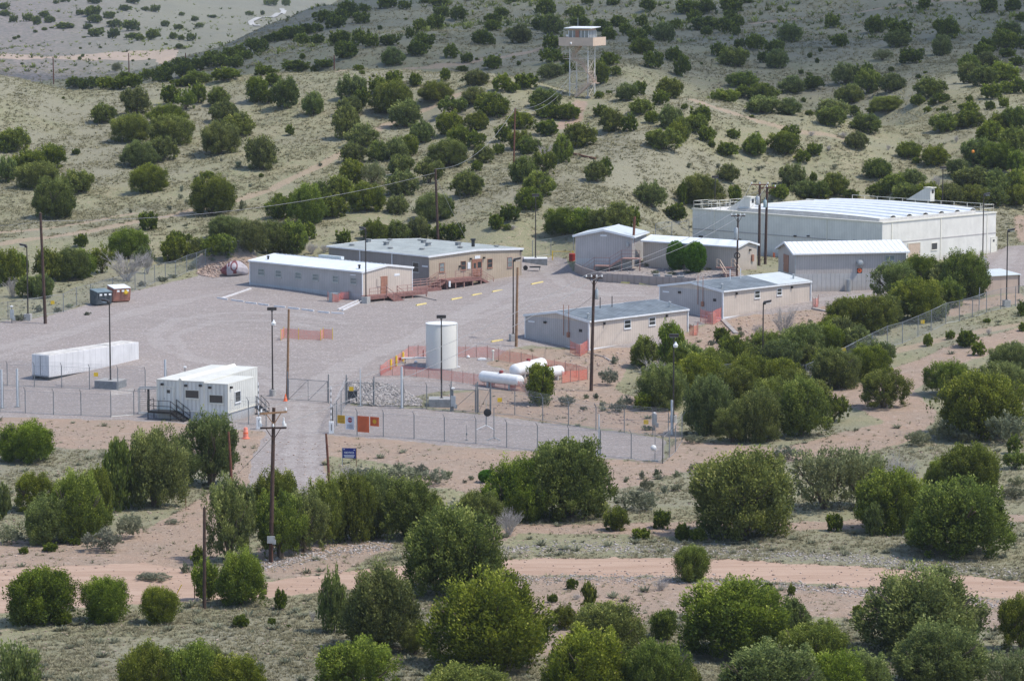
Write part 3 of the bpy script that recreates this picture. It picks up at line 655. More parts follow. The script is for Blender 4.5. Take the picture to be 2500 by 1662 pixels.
PL += rd(1650, 0, """90 100 150 85;205 100 120 90;375 90 150 95;490 25 80 30;120 155 95 80;190 215 170 90;210 245 80 60;330 230 130 100;370 145 90 70;415 190 90 80;410 245 60 60;435 335 80 65;540 345 130 100;670 360 125 80;600 430 90 70;680 470 145 120;290 390 105 90
395 460 200 120;780 290 165 120;1055 195 100 90;1110 325 110 85;705 80 40 38;700 150 18 18;670 195 30 22;1180 225 28 22;980 355 30 30;908 395 32 35;958 430 30 35;850 505 35 32;905 515 40 22;1460 490 40 35;1645 535 40 30;1690 500 30 18;1655 345 25 15
865 695 35 32;175 440 20 18;1350 230 135 110;1450 205 90 80;1520 250 150 100;1505 330 165 110;1680 75 85 90 u;2120 90 120 95;2280 80 110 80;1830 270 170 130;1800 385 130 130;1400 415 160 75 p;1590 435 165 95;2340 150 80 60;2250 260 170 100;2330 340 100 90
2230 350 170 130;2100 370 130 100;2080 410 120 100;2250 395 110 60;2310 450 100 60;1980 500 150 120;2100 470 180 100;1990 570 140 130;2090 590 170 130;2220 570 200 130;2320 640 120 100;2140 680 150 100;2230 640 130 80;1150 575 155 130;1285 560 110 120
1305 640 165 150;1470 630 170 115;1720 670 200 130;1800 700 110 60;1640 720 100 70;1735 720 60 50;1890 700 25 18;785 640 170 110;930 615 140 90;450 600 200 100;460 670 130 80;335 705 190 85;590 690 200 110;590 775 220 105;760 785 160 105;1175 710 185 120
1060 810 200 120;1050 860 200 120;1210 790 80 70;1290 910 220 125;1430 765 230 95 w;1330 770 80 40;1990 700 50 50;2225 735 70 70;2130 750 70 60;1705 765 60 40;1820 755 45 35;1785 760 45 25;1985 770 140 70;1980 870 200 110;1815 900 190 120;905 785 60 35
170 850 130 120;210 965 110 100;130 900 150 110;40 960 110 150;60 740 40 35;245 1000 50 45;390 940 85 60;350 1065 150 90 o;535 1060 155 140;740 1050 200 140 u;775 960 120 100 u;860 1105 110 80;935 1055 110 75;1135 940 90 50 d;1225 1015 150 110;1580 1075 170 100
1755 1130 190 130;1630 1115 65 45;1370 1215 180 125;350 1235 150 110;930 1235 55 65 u;515 800 35 20;90 1140 35 40 s;285 1140 35 35 s;560 1160 35 35 s;1075 1145 45 35 s;1035 1025 50 45 d;1440 1020 40 45 d;920 925 60 40 d;1900 970 50 60 d
160 1390 270 180;400 1385 90 120 u;790 1290 190 160;860 1350 170 110;960 1350 150 110;1070 1330 160 140;700 1350 130 90;1190 1350 110 60;2040 1140 200 180;2200 900 180 120;2300 900 170 160;2130 980 200 140;2280 1040 200 160;2180 1160 230 170;2320 1200 150 160
1910 1200 150 110;2000 1300 220 150;2150 1330 220 160;2300 1330 180 160;1600 1260 170 100;1500 1300 200 110;1400 1350 190 100;1560 1370 200 110;1700 1370 190 120;1850 1390 200 130;2000 1400 200 130;2150 1400 200 120;2300 1400 160 130;1770 1270 120 90 d""")
PL += rd(0, 550, """50 415 180 230;130 380 130 180;330 390 200 210;470 380 230 200;560 360 180 180;690 330 140 180 o;860 230 260 180;970 280 130 130;1180 250 190 170;1190 160 130 110;1280 105 45 45;1330 220 170 120;1450 215 180 130;1530 210 150 130;1530 110 240 150
1700 185 230 200;1850 200 240 200;1990 190 210 200;2090 100 100 110;2330 130 100 90;548 150 90 85 u;290 500 150 150;200 490 150 130;860 392 320 230 d;1000 335 120 180 d;90 490 150 140 d;960 415 60 40 s;1100 385 90 40 s;1300 300 60 40 s;1170 360 80 30 s
590 610 60 25 s;130 650 90 50 s;260 590 80 50 s;390 590 70 35 s;470 560 60 30 s;1440 245 60 30 s;1550 225 60 25 s;2110 200 110 90 d;2200 190 90 70 d""")
PL += rd(0, 1100, """180 90 370 255;1430 255 400 460 o;1200 270 300 330 o;1050 400 450 500;800 420 220 460 u;640 530 250 380;230 430 270 260 o;520 620 420 430;320 640 300 300;30 470 90 240;700 690 270 160 s;880 600 200 180 s;60 640 210 140 s;160 700 70 50 b;340 685 100 60
510 640 80 50;1170 500 110 40 s;290 1185 470 350 u;150 1190 220 180 u;430 1190 120 110 b;710 1170 290 290 u;1075 1180 250 235 u;1560 770 380 540 o;1880 500 360 330;1900 740 400 420 o;2060 700 300 400 o;2200 640 280 420;1345 780 100 130 o;1260 830 90 80 s
1040 885 260 50 s;1400 1020 180 260 u;1640 1060 360 350;1900 1080 80 140 u;1635 1200 120 90 b;1840 1195 65 70 b;1955 1200 35 30 b;2120 1160 60 100 d;120 1720 390 430 b;1000 1750 420 400;1280 1740 420 400 u;1600 1740 440 320;1420 1700 240 340 u;1760 1480 90 60 s
2260 1240 180 420;1400 870 160 60 s;1000 880 120 60 s""")
PL += rd(825, 1100, """110 620 330 420;250 600 250 420 u;480 620 430 390;620 600 200 300;160 260 200 160 s;60 180 120 90 d;420 250 350 150 s;560 160 120 70 s;650 240 200 120 s;740 190 90 60 s;1010 220 120 90 g;900 200 50 35 s;860 220 35 30 s;920 325 45 30 s
1560 480 660 490 w;1230 490 480 400 w;950 560 330 260 o;1160 580 210 200 d;860 460 250 140 s;790 1010 680 550;290 1370 580 530;520 1390 230 230 o;1040 1500 860 600 w;150 1750 560 430 o;870 1800 600 300;1540 1210 170 160;1700 1130 100 230 u;1790 1200 160 160
1820 1420 580 340 w;1700 1740 660 480;2150 1750 500 420;2200 1290 180 200 u;1585 940 85 80 b;1455 1030 75 65 b;1620 1010 90 50 d;1885 545 160 150;2190 530 120 120 o;2055 600 130 80 b;2335 610 100 110;2040 420 310 150 s;2060 195 50 65 s;2160 180 70 60 s
2090 270 110 80 s;2210 290 60 60 s;1950 215 35 25 s;2300 180 70 50 s;2290 275 90 50 s;2190 950 130 90 d""")
PL += rd(1650, 1100, """455 610 690 540;50 600 90 100;150 615 110 90;110 895 230 230 u;1000 415 480 420 p;1250 400 400 400 p;1500 300 300 290 d;1470 570 500 400;1340 580 120 210 u;1480 560 100 150 u;1075 550 115 120 u;2000 330 420 340;1800 280 260 200;1930 730 720 460 w;1680 660 240 190 o
2290 330 180 80 s;2310 240 120 70 s;2300 130 160 120 o;750 70 210 100 s;650 85 60 60 s;150 145 150 60 s;420 1420 760 490;790 1240 220 230;620 1040 150 110;500 945 50 40 b;630 940 60 50 b;783 980 60 80 b;1240 1120 90 80 b;1680 1400 860 540 w;2340 1370 330 370 o
650 1800 760 430;950 1500 500 300;1250 1700 480 300;1780 1620 680 400 w;2280 1750 400 400 p;1050 1750 500 350;60 1700 200 250""")
PL += rd(825, 550, """1370 1225 190 260 u;1330 1215 230 210 d;1550 1230 120 80 s;1835 1090 140 120 s;1870 940 60 55 s;2250 1000 180 320 u;2080 970 200 200;2150 1090 280 190 d;2200 1255 340 280;2070 1260 130 120;1680 1175 45 35 s;1750 1175 50 40 s;1900 1270 120 80 s;1790 1230 60 40 s
1950 1240 120 90 s;1660 1255 60 30 s;2100 1390 90 40 s;2250 180 110 60 s;2380 1060 200 240""")
PL += rd(1650, 550, '1120 850 220 200;1230 880 200 180;1050 800 200 170;1420 700 200 200;1560 600 220 200;1260 690 220 190;780 960 220 200;700 1010 240 210;480 1010 200 190;260 1090 260 230;60 1060 240 220;400 1230 280 240;640 1300 260 240;800 1200 240 200;1000 1040 220 170;930 980 200 160;1700 600 200 170;1900 480 220 230')
PL += [(1650, 661, 47, 70, 'g'), (1697, 667, 52, 74, 'g'), (1767, 652, 25, 33, 'u'), (1738, 640, 12, 14, 's'), (1600, 668, 24, 9, 's'), (1640, 672, 30, 9, 's'), (1580, 650, 16, 8, 's'), (1680, 668, 26, 8, 's'), (1730, 660, 16, 8, 's')]
PL += rd(1650, 550, """1960 500 340 290;1830 470 220 220;1650 450 240 220 u;1480 520 260 240 o;1640 660 360 260;1850 560 200 180;1750 650 180 140;1320 740 300 230;1140 740 240 220;1145 560 50 70 u;870 925 300 230;1000 900 330 210;380 1010 210 240 u;600 960 230 220 o;315 800 110 100;440 760 55 45 s
240 815 60 45 s;910 660 35 30 s;855 715 45 45 s;430 715 40 30 s;220 865 80 40 s;730 770 190 250 d;560 755 120 100 d;150 1180 360 270;500 1150 330 240;700 1130 300 200;220 1430 340 370;560 1480 300 330;850 1440 360 360;380 1480 240 230 o;960 1210 180 150;1070 1340 200 180 o
1300 1060 320 220;1080 1120 330 250;1390 940 220 140;1410 1250 350 240 o;1710 820 65 80 u;1860 775 60 60;1970 830 130 110;2050 885 100 90;2110 660 50 30;2120 745 45 55 d;1840 1165 340 220 o;2270 1000 280 180;2220 1200 340 240;2060 1450 600 400;1820 1470 220 150 s;2230 1490 280 220 s
2290 1550 110 130 b;1640 1500 180 110 s;2345 620 60 100;2350 720 60 60;90 700 60 30 s;330 870 50 30 s;620 870 90 40 s;700 900 70 30 s;1960 1480 160 90 s;120 1480 150 60 s""")
# ---- place them
def region(x, y, s):
    if s < 9.2 and x < 760: return 'on the pale far valley hill'
    if s < 13.2:
        if x < 880: return 'on the dark slope behind the crest'
        if x < 1420: return 'on the back hill left of the tower'
        if x < 1950: return 'on the back hill right of the tower'
        return 'on the back hill at far right'
    if y < 640 and x > 2330: return 'in the stand behind the white building'
    if y < 640:
        if x < 430: return 'on the left grassy slope'
        if x < 850: return 'on the slope above the long trailer'
        if x < 1250: return 'on the slope above the tan office'
        if x < 1620: return 'on the slope below the lookout tower'
        if x < 2000: return 'on the slope above the white roof'
        return 'on the slope at upper right'
    if y < 790 and x < 700: return 'along the left boundary fence'
    if x > 1500 and y < 780: return 'beside the right boundary fence'
    if 780 <= y < 1120 and x > 1200 and x < 2000: return 'below the two dark-roofed trailers'
    if y < 1120 and x >= 2000: return 'on the open ground at right'
    if y < 1240 and x < 760: return 'left of the gate road'
    if y < 1340:
        if x < 1100: return 'behind the bend of the dirt road'
        if x < 1650: return 'above the dirt road, centre'
        return 'above the dirt road, right'
    if x < 700: return 'at the lower left'
    if x < 1300: return 'at the bottom centre-left'
    if x < 1900: return 'at the bottom centre-right'
    return 'at the lower right'
ORD = ['first', 'second', 'third', 'fourth', 'fifth', 'sixth', 'seventh', 'eighth', 'ninth', 'tenth', 'eleventh', 'twelfth', 'thirteenth', 'fourteenth', 'fifteenth']
items = []
for (x, y, wd, ht, k) in PL:
    yb = y-.045*wd
    if yb > 1655:                                   # rooted just below the frame
        g = G(x, yb)
    else: g = G(x, yb)
    s = F/g.y
    W = wd/s*((1.15 if wd < 110 else 1.05) if k in 'juow' else 1.06); Hh = ht/s*(1.09 if k in 'juow' else 1.02)
    items.append([x, y, W, Hh, k, g, s, wd*ht])
def words(k, W, Hh, T):
    if k in ('s',): return ('grey-green brush clump' if W > 1.6 else 'small grey-green brush'), 'shrub'
    if k == 'd': return 'bare grey shrub', 'shrub'
    if k == 'g': return 'clipped bright green shrub', 'shrub'
    if k == 'p': return 'pale loose shrubby tree', 'tree'
    if k == 'b': return 'bright green juniper sprout', 'juniper'
    sz = 'huge' if W > 9 else 'large' if W > 5.6 else 'mid-sized' if W > 3.4 else 'small' if W > 1.6 else 'tiny'
    sh = {'j': 'round', 'u': 'upright', 'o': 'ragged', 'w': 'broad'}[k]
    return f'{sz} {sh} juniper', 'juniper'
tree_i = [i for i, t in enumerate(items) if t[4] in 'juowb']
tree_i.sort(key=lambda i: -items[i][7])
indiv = set(tree_i[:298]); rest = [i for i in tree_i[298:]]
groups = {}
for i, t in enumerate(items):
    if t[4] in 'juowb' and i not in indiv: continue
    wd_, cat = words(t[4], t[2], t[3], t)
    groups.setdefault((wd_, region(t[0], t[1], t[6])), []).append(i)
LAB = {}
for (wd_, reg), L in groups.items():
    rows = [('', L)]
    if len(L) > 7:
        L = sorted(L, key=lambda i: items[i][1]); nrow = 2 if len(L) <= 15 else 3
        names = ['upper row', 'lower row'] if nrow == 2 else ['upper row', 'middle row', 'lower row']
        rows = [(names[r], L[r*len(L)//nrow:(r+1)*len(L)//nrow]) for r in range(nrow)]
    for rn, R in rows:
        R = sorted(R, key=lambda i: items[i][0])
        for q, i in enumerate(R):
            LAB[i] = (wd_+' '+reg) if len(R) == 1 and not rn else f'{wd_} {reg}, {ORD[min(q,14)]} from left'+(f', {rn}' if rn else '')
GRP = {'juniper': 'junipers scattered over the hills', 'shrub': 'shrubs on the dry ground', 'tree': 'pale loose trees'}
kindname = {'j': 'round', 'u': 'upright', 'o': 'open', 'w': 'wide'}
cnt = 0
for i, t in enumerate(items):
    if i not in LAB: continue
    x, y, W, Hh, k, g, s, ar = t; wd_, cat = words(k, W, Hh, t)
    lod = 'near' if s*W > 95 else 'mid' if s*W > 42 else 'far'
    r_ = random.Random(i*31+7); rz = r_.random()*6.28
    sx = W*r_.uniform(.96, 1.04)
    if k == 'd': key = None
    elif k == 's': key = 'near_brush' if s*W > 40 else 'far_brush'
    elif k == 'p': key = 'near_pale'
    elif k == 'g': key = 'ball'
    elif k == 'b': key = lod+'_sprout'
    else: key = lod+'_'+kindname[k]
    loc = (g.x, g.y, g.z-.05)
    if cat == 'shrub' and k != 'd':
        o = bpy.data.objects.new('garden_shrub' if k == 'g' else 'brush', r_.choice(PROTO[key])); COL.objects.link(o)
        o.location = loc; o.rotation_euler = (0, 0, rz); o.scale = (sx, sx, Hh); tag(o, LAB[i], cat, GRP[cat])
    elif k == 'd':
        o = bpy.data.objects.new('bare_shrub', r_.choice(TW)); COL.objects.link(o)
        o.location = loc; o.rotation_euler = (0, 0, rz); o.scale = (sx, sx, Hh); tag(o, LAB[i], cat, GRP[cat])
    elif lod == 'far' or k == 'b':
        o = bpy.data.objects.new('juniper', r_.choice(PROTO[key])); COL.objects.link(o)
        o.location = loc; o.rotation_euler = (0, 0, rz); o.scale = (sx, sx*r_.uniform(.9, 1.1), Hh); tag(o, LAB[i], cat, GRP[cat])
    else:
        nm = 'juniper' if cat == 'juniper' else 'loose_tree'
        root = thing(nm, LAB[i], cat, loc, rz, GRP[cat]); root.scale = (sx, sx*r_.uniform(.92, 1.08), Hh)
        c = bpy.data.objects.new('crown', r_.choice(PROTO[key])); COL.objects.link(c); c.parent = root
        b = bpy.data.objects.new('trunk', r_.choice(TR)); COL.objects.link(b); b.parent = root
    cnt += 1
def merged(name, lst, seed):
    """many small plants as one stuff object; lst = (loc, W, H, proto)"""
    vs = []; qs = []; ts = []; off = 0; rg = np.random.default_rng(seed)
    for loc, W, Hh, me in lst:
        v = np.zeros(len(me.vertices)*3, np.float32); me.vertices.foreach_get('co', v); v = v.reshape(-1, 3)
        q = np.zeros(len(me.loops), np.int32); me.loops.foreach_get('vertex_index', q); q = q.reshape(-1, 4)
        t = np.zeros(len(v), np.float32); me.attributes['tone'].data.foreach_get('value', t)
        a = rg.random()*6.28; ca, sa_ = math.cos(a), math.sin(a)
        v = np.stack([(v[:, 0]*ca-v[:, 1]*sa_)*W+loc[0], (v[:, 0]*sa_+v[:, 1]*ca)*W+loc[1], v[:, 2]*Hh+loc[2]], -1)
        vs.append(v); qs.append(q+off); ts.append(np.clip(t+rg.normal()*.1, 0, 1)); off += len(v)
    return np_mesh(name, np.concatenate(vs), np.concatenate(qs), np.concatenate(ts))
small = [((items[i][5].x, items[i][5].y, items[i][5].z-.05), items[i][2], items[i][3], PROTO['far_round'][i % 3]) for i in rest]
if small:
    o = link('distant_junipers', merged('distant_junipers', small, 5), M_LEAF); o['kind'] = 'stuff'
print('PLANTS', len(items), 'individual', cnt, 'small', len(small))
# ---- grass tufts, low brush and loose stones over the open ground
gz_g, gz_d, gz_r = mG, mD, mR
def sample_zone(a, i, j): return a[i, j]
def scatter(n, s_lo, s_hi, seed, dens):
    rg = np.random.default_rng(seed); out = []
    u = rg.uniform(-350, 2850, n); Y = F/rg.uniform(s_lo, s_hi, n)     # denser near, as area shrinks with distance
    k = np.clip(np.searchsorted(YS, Y), 1, len(YS)-1); i = np.clip(((u-US[0])/6).astype(int), 0, len(US)-2)
    ff = (u-US[0])/6-i; g = (Y-YS[k-1])/(YS[k]-YS[k-1])
    z = (GZ[k-1, i]*(1-ff)+GZ[k-1, i+1]*ff)*(1-g)+(GZ[k, i]*(1-ff)+GZ[k, i+1]*ff)*g
    x = (u-CX)/F*Y; m = dens(mG[k, i], mD[k, i], mR[k, i], mT[k, i], x, Y, rg.random(n))
    return x[m], Y[m], z[m], rg
def tufts(name, n, s_lo, s_hi, seed, dens, size, blades, mat, spread=.5, up=1.0):
    x, y, z, rg = scatter(n, s_lo, s_hi, seed, dens); m = len(x)
    X = np.repeat(np.stack([x, y, z], -1), blades, 0); N_ = len(X)
    sc_ = np.repeat(size*(.5+rg.random(m)**2*1.3), blades)
    a = rg.random(N_)*6.28; out = np.stack([np.cos(a), np.sin(a), np.zeros(N_)], -1)
    side = np.stack([-np.sin(a), np.cos(a), np.zeros(N_)], -1)
    r0 = rg.random(N_)*.35
    base = X+out*(r0*sc_)[:, None]; tip = X+out*((r0+spread*(.3+rg.random(N_)))*sc_)[:, None]+np.array([0, 0, 1.])*(sc_*up*(.4+.6*rg.random(N_)))[:, None]
    wv_ = side*(sc_*.16)[:, None]; base[:, 2] -= .03
    v = np.stack([base-wv_, base+wv_, tip+wv_*.4, tip-wv_*.4], 1).reshape(-1, 3)
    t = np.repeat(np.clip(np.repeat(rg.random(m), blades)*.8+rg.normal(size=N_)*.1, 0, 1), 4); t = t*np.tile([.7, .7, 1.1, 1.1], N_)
    o = link(name, np_mesh(name, v, np.arange(N_*4).reshape(-1, 4), np.clip(t, 0, 1)), mat); o['kind'] = 'stuff'; return o
wild = lambda g, d, r, t, x, y, q: (g < .35) & (r < .3) & (t < .5) & (q < np.where(d > .5, .10, 1)*np.clip(.25+2.4*vnoise(x/4, y/6, 77)-.6, .05, 1))
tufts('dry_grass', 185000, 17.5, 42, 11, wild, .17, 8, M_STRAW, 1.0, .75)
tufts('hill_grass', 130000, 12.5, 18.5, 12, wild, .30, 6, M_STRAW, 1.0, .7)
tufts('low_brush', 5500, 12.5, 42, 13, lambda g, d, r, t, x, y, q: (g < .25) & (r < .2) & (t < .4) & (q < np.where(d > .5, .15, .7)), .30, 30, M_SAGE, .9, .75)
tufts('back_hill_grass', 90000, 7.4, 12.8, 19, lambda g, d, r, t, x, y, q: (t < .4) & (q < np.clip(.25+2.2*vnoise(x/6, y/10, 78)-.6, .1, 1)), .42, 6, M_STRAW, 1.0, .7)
tufts('valley_scrub', 16000, 4.5, 11.5, 14, lambda g, d, r, t, x, y, q: (q < np.clip(3*vnoise(x/40, y/60, 5)-.9, 0, 1)) & (x/y*F < 2000), .9, 8, M_LEAF, .8, .8)
def stones(name, pts, mat, seed=1):
    rg = np.random.default_rng(seed)
    base = np.array([[0, 0, -.8], [1, 0, 0], [.2, 1, 0], [-1, .3, 0], [-.3, -1, .05], [.1, .1, .8], [.6, -.6, .3]]) ; f = [(0, 2, 1), (0, 3, 2), (0, 4, 3), (0, 1, 4), (5, 2, 3), (5, 3, 4), (5, 4, 6), (5, 6, 1), (5, 1, 2), (4, 1, 6)]
    P_ = np.array([p[:3] for p in pts]); S_ = np.array([p[3] for p in pts]); m = len(P_)
    v = np.repeat(base[None], m, 0)*(1+.35*rg.normal(size=(m, 7, 3))); a = rg.random(m)*6.28
    ca, sa_ = np.cos(a)[:, None], np.sin(a)[:, None]; vx = v[..., 0]*ca-v[..., 1]*sa_; vy = v[..., 0]*sa_+v[..., 1]*ca
    v = np.stack([vx*1.1, vy*.9, v[..., 2]*.75], -1)*S_[:, None, None]*.5+P_[:, None]
    tr = (np.array(f)[None]+np.arange(m)[:, None, None]*7).reshape(-1, 3)
    o = link(name, np_mesh(name, v.reshape(-1, 3), None, np.repeat(rg.random(m), 7), tr), mat); o['kind'] = 'stuff'; return o
def stone_mat(name, a, b_):
    m, k, b = newmat(name); at = k.add('ShaderNodeAttribute', attribute_name='tone').outputs['Fac']
    k.ln(k.mix(at, a, b_), b.inputs['Base Color']); b.inputs['Roughness'].default_value = .9; return m
M_STONE = stone_mat('pale_stone', (.24, .215, .195), (.50, .45, .42)); M_STONEP = stone_mat('pink_stone', (.30, .21, .17), (.52, .40, .33))
def strip(pts, n, width, smin, smax, seed):
    rg = random.Random(seed); out = []; W3 = [G(*p) for p in pts]
    L = [(b-a).length for a, b in zip(W3[:-1], W3[1:])]; tot = sum(L)
    for _ in range(n):
        t = rg.random()*tot; i = 0
        while t > L[i] and i < len(L)-1: t -= L[i]; i += 1
        p = W3[i].lerp(W3[i+1], min(t/L[i], 1)); x = p.x+rg.gauss(0, .4); y = p.y+rg.gauss(0, width)
        out.append((x, y, H(x, y)+.02, rg.uniform(smin, smax)*rg.random()**.4))
    return out
def polyfill(pts, n, smin, smax, seed, lift=0):
    rg = random.Random(seed); W3 = [G(*p) for p in pts]; xs = [p.x for p in W3]; ys = [p.y for p in W3]; out = []
    poly = [(p.x, p.y) for p in W3]; k = 0
    while len(out) < n and k < n*20:
        k += 1; x = rg.uniform(min(xs), max(xs)); y = rg.uniform(min(ys), max(ys))
        if inpoly(np.array([x]), np.array([y]), poly)[0]: out.append((x, y, H(x, y)+.03+rg.random()*lift, rg.uniform(smin, smax)))
    return out
st = strip([(1180, 1345), (1440, 1335), (1646, 1340), (1900, 1352), (2118, 1368), (2300, 1385), (2500, 1405)], 2600, 1.3, .08, .27, 1)
st += strip([(1230, 1415), (1440, 1412), (1646, 1415), (1900, 1428), (2154, 1450), (2500, 1478)], 2200, 1.1, .08, .26, 2)
st += strip([(640, 1380), (740, 1360), (900, 1335), (960, 1330)], 900, 1.3, .10, .28, 3)
stones('verge_stones', st, M_STONE, 4)
stones('riprap', polyfill([(862, 930), (935, 935), (985, 950), (1032, 980), (1030, 992), (905, 992), (850, 985), (845, 950)], 3200, .12, .32, 6, .06), M_STONE, 7)
loose = polyfill([(0, 1030), (560, 1070), (800, 1075), (1250, 1110), (1620, 1145), (2000, 1110), (2200, 1050), (2450, 900), (2500, 1640), (0, 1640)], 5200, .05, .22, 8)
stones('loose_stones', [p for p in loose], M_STONEP, 9)
stones('bank_stones', polyfill([(1440, 862), (1680, 826), (1764, 785), (1985, 758), (1960, 830), (1640, 920), (1560, 870), (1400, 960), (1600, 1050), (1200, 1000), (1300, 900)], 700, .08, .35, 10), M_STONEP, 11)
stones('rubble', polyfill([(478, 668), (500, 650), (545, 636), (610, 640), (560, 672), (520, 678)], 900, .10, .36, 15), M_STONEP, 16)
stones('mound_stones', polyfill([(1415, 668), (1545, 648), (1790, 668), (1800, 692), (1700, 700), (1480, 690)], 260, .10, .32, 12), M_STONE, 13)
# ------------------------------------------------------------------ building materials
M_SHADEGREY = ribbed('shade_grey_siding', (.43, .405, .395), .3)  # darker copy of the pale siding with shade in its colour; also the seam
M_TANSIDE = ribbed('tan_ribbed_siding', (.45, .365, .275), .3)
M_PALESIDE = ribbed('pale_ribbed_siding', (.57, .49, .42), .3)
M_SHEDSIDE = ribbed('beige_ribbed_siding', (.48, .42, .365), .3)
M_WHITESIDE = ribbed('cream_wall_panel', (.70, .68, .63), .28, depth=.2, dirt=.07)
M_CONT = ribbed('white_corrugated_steel', (.66, .655, .61), .42, depth=.9, dirt=.35, width=.25, contrast=.28)
M_ROOFC = simple('cream_module_roof', (.66, .645, .58), .5, 0, .06, .8, dirt=(.45, .42, .36, .4))
M_ROOFW = simple('white_metal_roof', (.74, .77, .80), .4, .0, .06, .8, dirt=(.45, .43, .40, .35))
M_ROOFWR = ribbed('white_ribbed_roof', (.72, .75, .78), .62, depth=.8, dirt=.1, along='y', width=.16, contrast=.42)
M_ROOFG = ribbed('weathered_grey_roof', (.165, .19, .21), .62, depth=.8, dirt=.55, along='y', width=.13, var=.25, contrast=.7)
M_ROOFF = simple('grey_membrane_roof', (.34, .37, .36), .75, 0, .16, .5, dirt=(.24, .24, .22, .5))
M_ROOFS = simple('pale_metal_roof', (.56, .60, .60), .45, 0, .06, 1)
M_TRIM = simple('white_trim', (.74, .75, .76), .5, 0, .06, 2)
M_CREAM = simple('cream_paint', (.70, .67, .58), .55, 0, .06, 2)
M_GLASS = simple('window_glass', (.05, .055, .055), .12, 0, .2, 1, spec=.7)
M_GLASSP = simple('pale_window_glass', (.22, .25, .25), .2, 0, .2, 1, spec=.7)
M_FRAME = simple('window_frame', (.46, .46, .43), .5)
M_BROWND = simple('brown_door', (.34, .165, .11), .6, 0, .2, 1.5, dirt=(.45, .32, .26, .5))
M_DECK = simple('redwood_stain', (.235, .12, .105), .8, 0, .25, 3)
M_RAIL = simple('rail_brown', (.36, .22, .19), .75, 0, .2, 3)
M_DARK = simple('black_steel', (.025, .024, .024), .5, 0, .3, 3)
M_POLE = simple('bronze_pole_paint', (.045, .036, .032), .5, 0, .3, 3)
M_GALV = simple('galvanised_steel', (.40, .42, .43), .45, .4, .12, 4)
M_CONC = simple('concrete', (.38, .37, .355), .9, 0, .14, 3, bump=.3)
M_CONCD = simple('dark_block', (.23, .24, .245), .9, 0, .2, 3, bump=.3)
M_WOODP = simple('creosote_pole', (.075, .045, .034), .9, 0, .35, 4, dirt=(.17, .12, .09, .6))
M_WOODR = simple('red_brown_pole', (.165, .066, .042), .9, 0, .35, 4, dirt=(.25, .15, .1, .4))
M_WOODT = simple('tan_pole', (.27, .16, .09), .9, 0, .3, 4, dirt=(.36, .26, .17, .5))
M_YEL = simple('yellow_paint', (.72, .58, .22), .6, 0, .1, 3)
M_YEL2 = simple('bright_yellow_paint', (.72, .47, .03), .5, 0, .1, 3)
M_OR = simple('traffic_orange', (.83, .16, .05), .5, 0, .1, 3)
M_ORS = simple('orange_sign', (.60, .13, .045), .6, 0, .1, 2)
M_PINK = simple('faded_orange_plastic', (.80, .27, .19), .6, 0, .1, 3)
M_WHITE = simple('white_paint', (.76, .76, .75), .45, 0, .05, 2, dirt=(.5, .45, .4, .25))
M_TANK = simple('tank_paint', (.62, .60, .55), .5, 0, .03, .5, dirt=(.5, .46, .4, .08))
M_BLUE = simple('blue_sign', (.018, .03, .19), .5, 0, .1, 2)
M_LAMP = simple('lamp_glass', (.55, .58, .60), .2, 0, .05, 2)
M_RED = simple('red_paint', (.34, .035, .03), .55, 0, .2, 2)
M_MAROON = simple('maroon_paint', (.23, .045, .045), .7, 0, .25, 2, dirt=(.4, .3, .27, .4))
M_SKIRT = ribbed('grey_skirt_panel', (.44, .45, .46), .3, depth=.4)
M_TOWERP = simple('tower_tan_paint', (.47, .35, .275), .7, 0, .1, 2)
M_WIRE = simple('line_wire', (.32, .31, .31), .5, .2, .1, 2)
def mesh_fabric(name, col, cover, pitch=.06):
    m, k, b = newmat(name); b.inputs['Base Color'].default_value = (*col, 1); b.inputs['Roughness'].default_value = .55
    tc = k.add('ShaderNodeTexCoord').outputs['UV']; sp = k.add('ShaderNodeSeparateXYZ'); k.ln(tc, sp.inputs[0])
    p1 = k.ma('ABSOLUTE', k.ma('SUBTRACT', k.ma('FRACT', k.ma('MULTIPLY', k.ma('ADD', sp.outputs[0], sp.outputs[1]), 1/pitch)), .5))
    p2 = k.ma('ABSOLUTE', k.ma('SUBTRACT', k.ma('FRACT', k.ma('MULTIPLY', k.ma('SUBTRACT', sp.outputs[0], sp.outputs[1]), 1/pitch)), .5))
    th = .5-cover/4
    a = k.ma('MAXIMUM', k.ma('GREATER_THAN', p1, th), k.ma('GREATER_THAN', p2, th))
    t = k.add('ShaderNodeBsdfTransparent'); mx = k.add('ShaderNodeMixShader'); k.ln(a, mx.inputs[0]); k.ln(t.outputs[0], mx.inputs[1]); k.ln(b.outputs[0], mx.inputs[2])
    k.ln(mx.outputs[0], m.node_tree.nodes['Material Output'].inputs[0]); return m
M_CHAIN = mesh_fabric('chain_link_fabric', (.26, .29, .31), .15)
M_NET = mesh_fabric('orange_safety_net', (.76, .19, .14), .48, .07)
M_NETO = mesh_fabric('bright_orange_net', (.78, .17, .11), .55, .07)
def sheet(name, base_pts, h0, h1, mat, parent=None, tilt=None):
    """upright fabric along a polyline of world points; UV in metres"""
    me = bpy.data.meshes.new(name); vs = []; fs = []; uv = []; L = 0
    for i, p in enumerate(base_pts):
        if i: L += (Vector(p)-Vector(base_pts[i-1])).length
        vs += [(p[0], p[1], p[2]+h0), (p[0], p[1], p[2]+h1)]; uv += [(L, h0), (L, h1)]
        if i: fs.append((2*i-2, 2*i, 2*i+1, 2*i-1))
    me.from_pydata(vs, [], fs); lay = me.uv_layers.new(name='UVMap')
    for lp in me.loops: lay.data[lp.index].uv = uv[lp.vertex_index]
    return link(name, me, mat, parent)
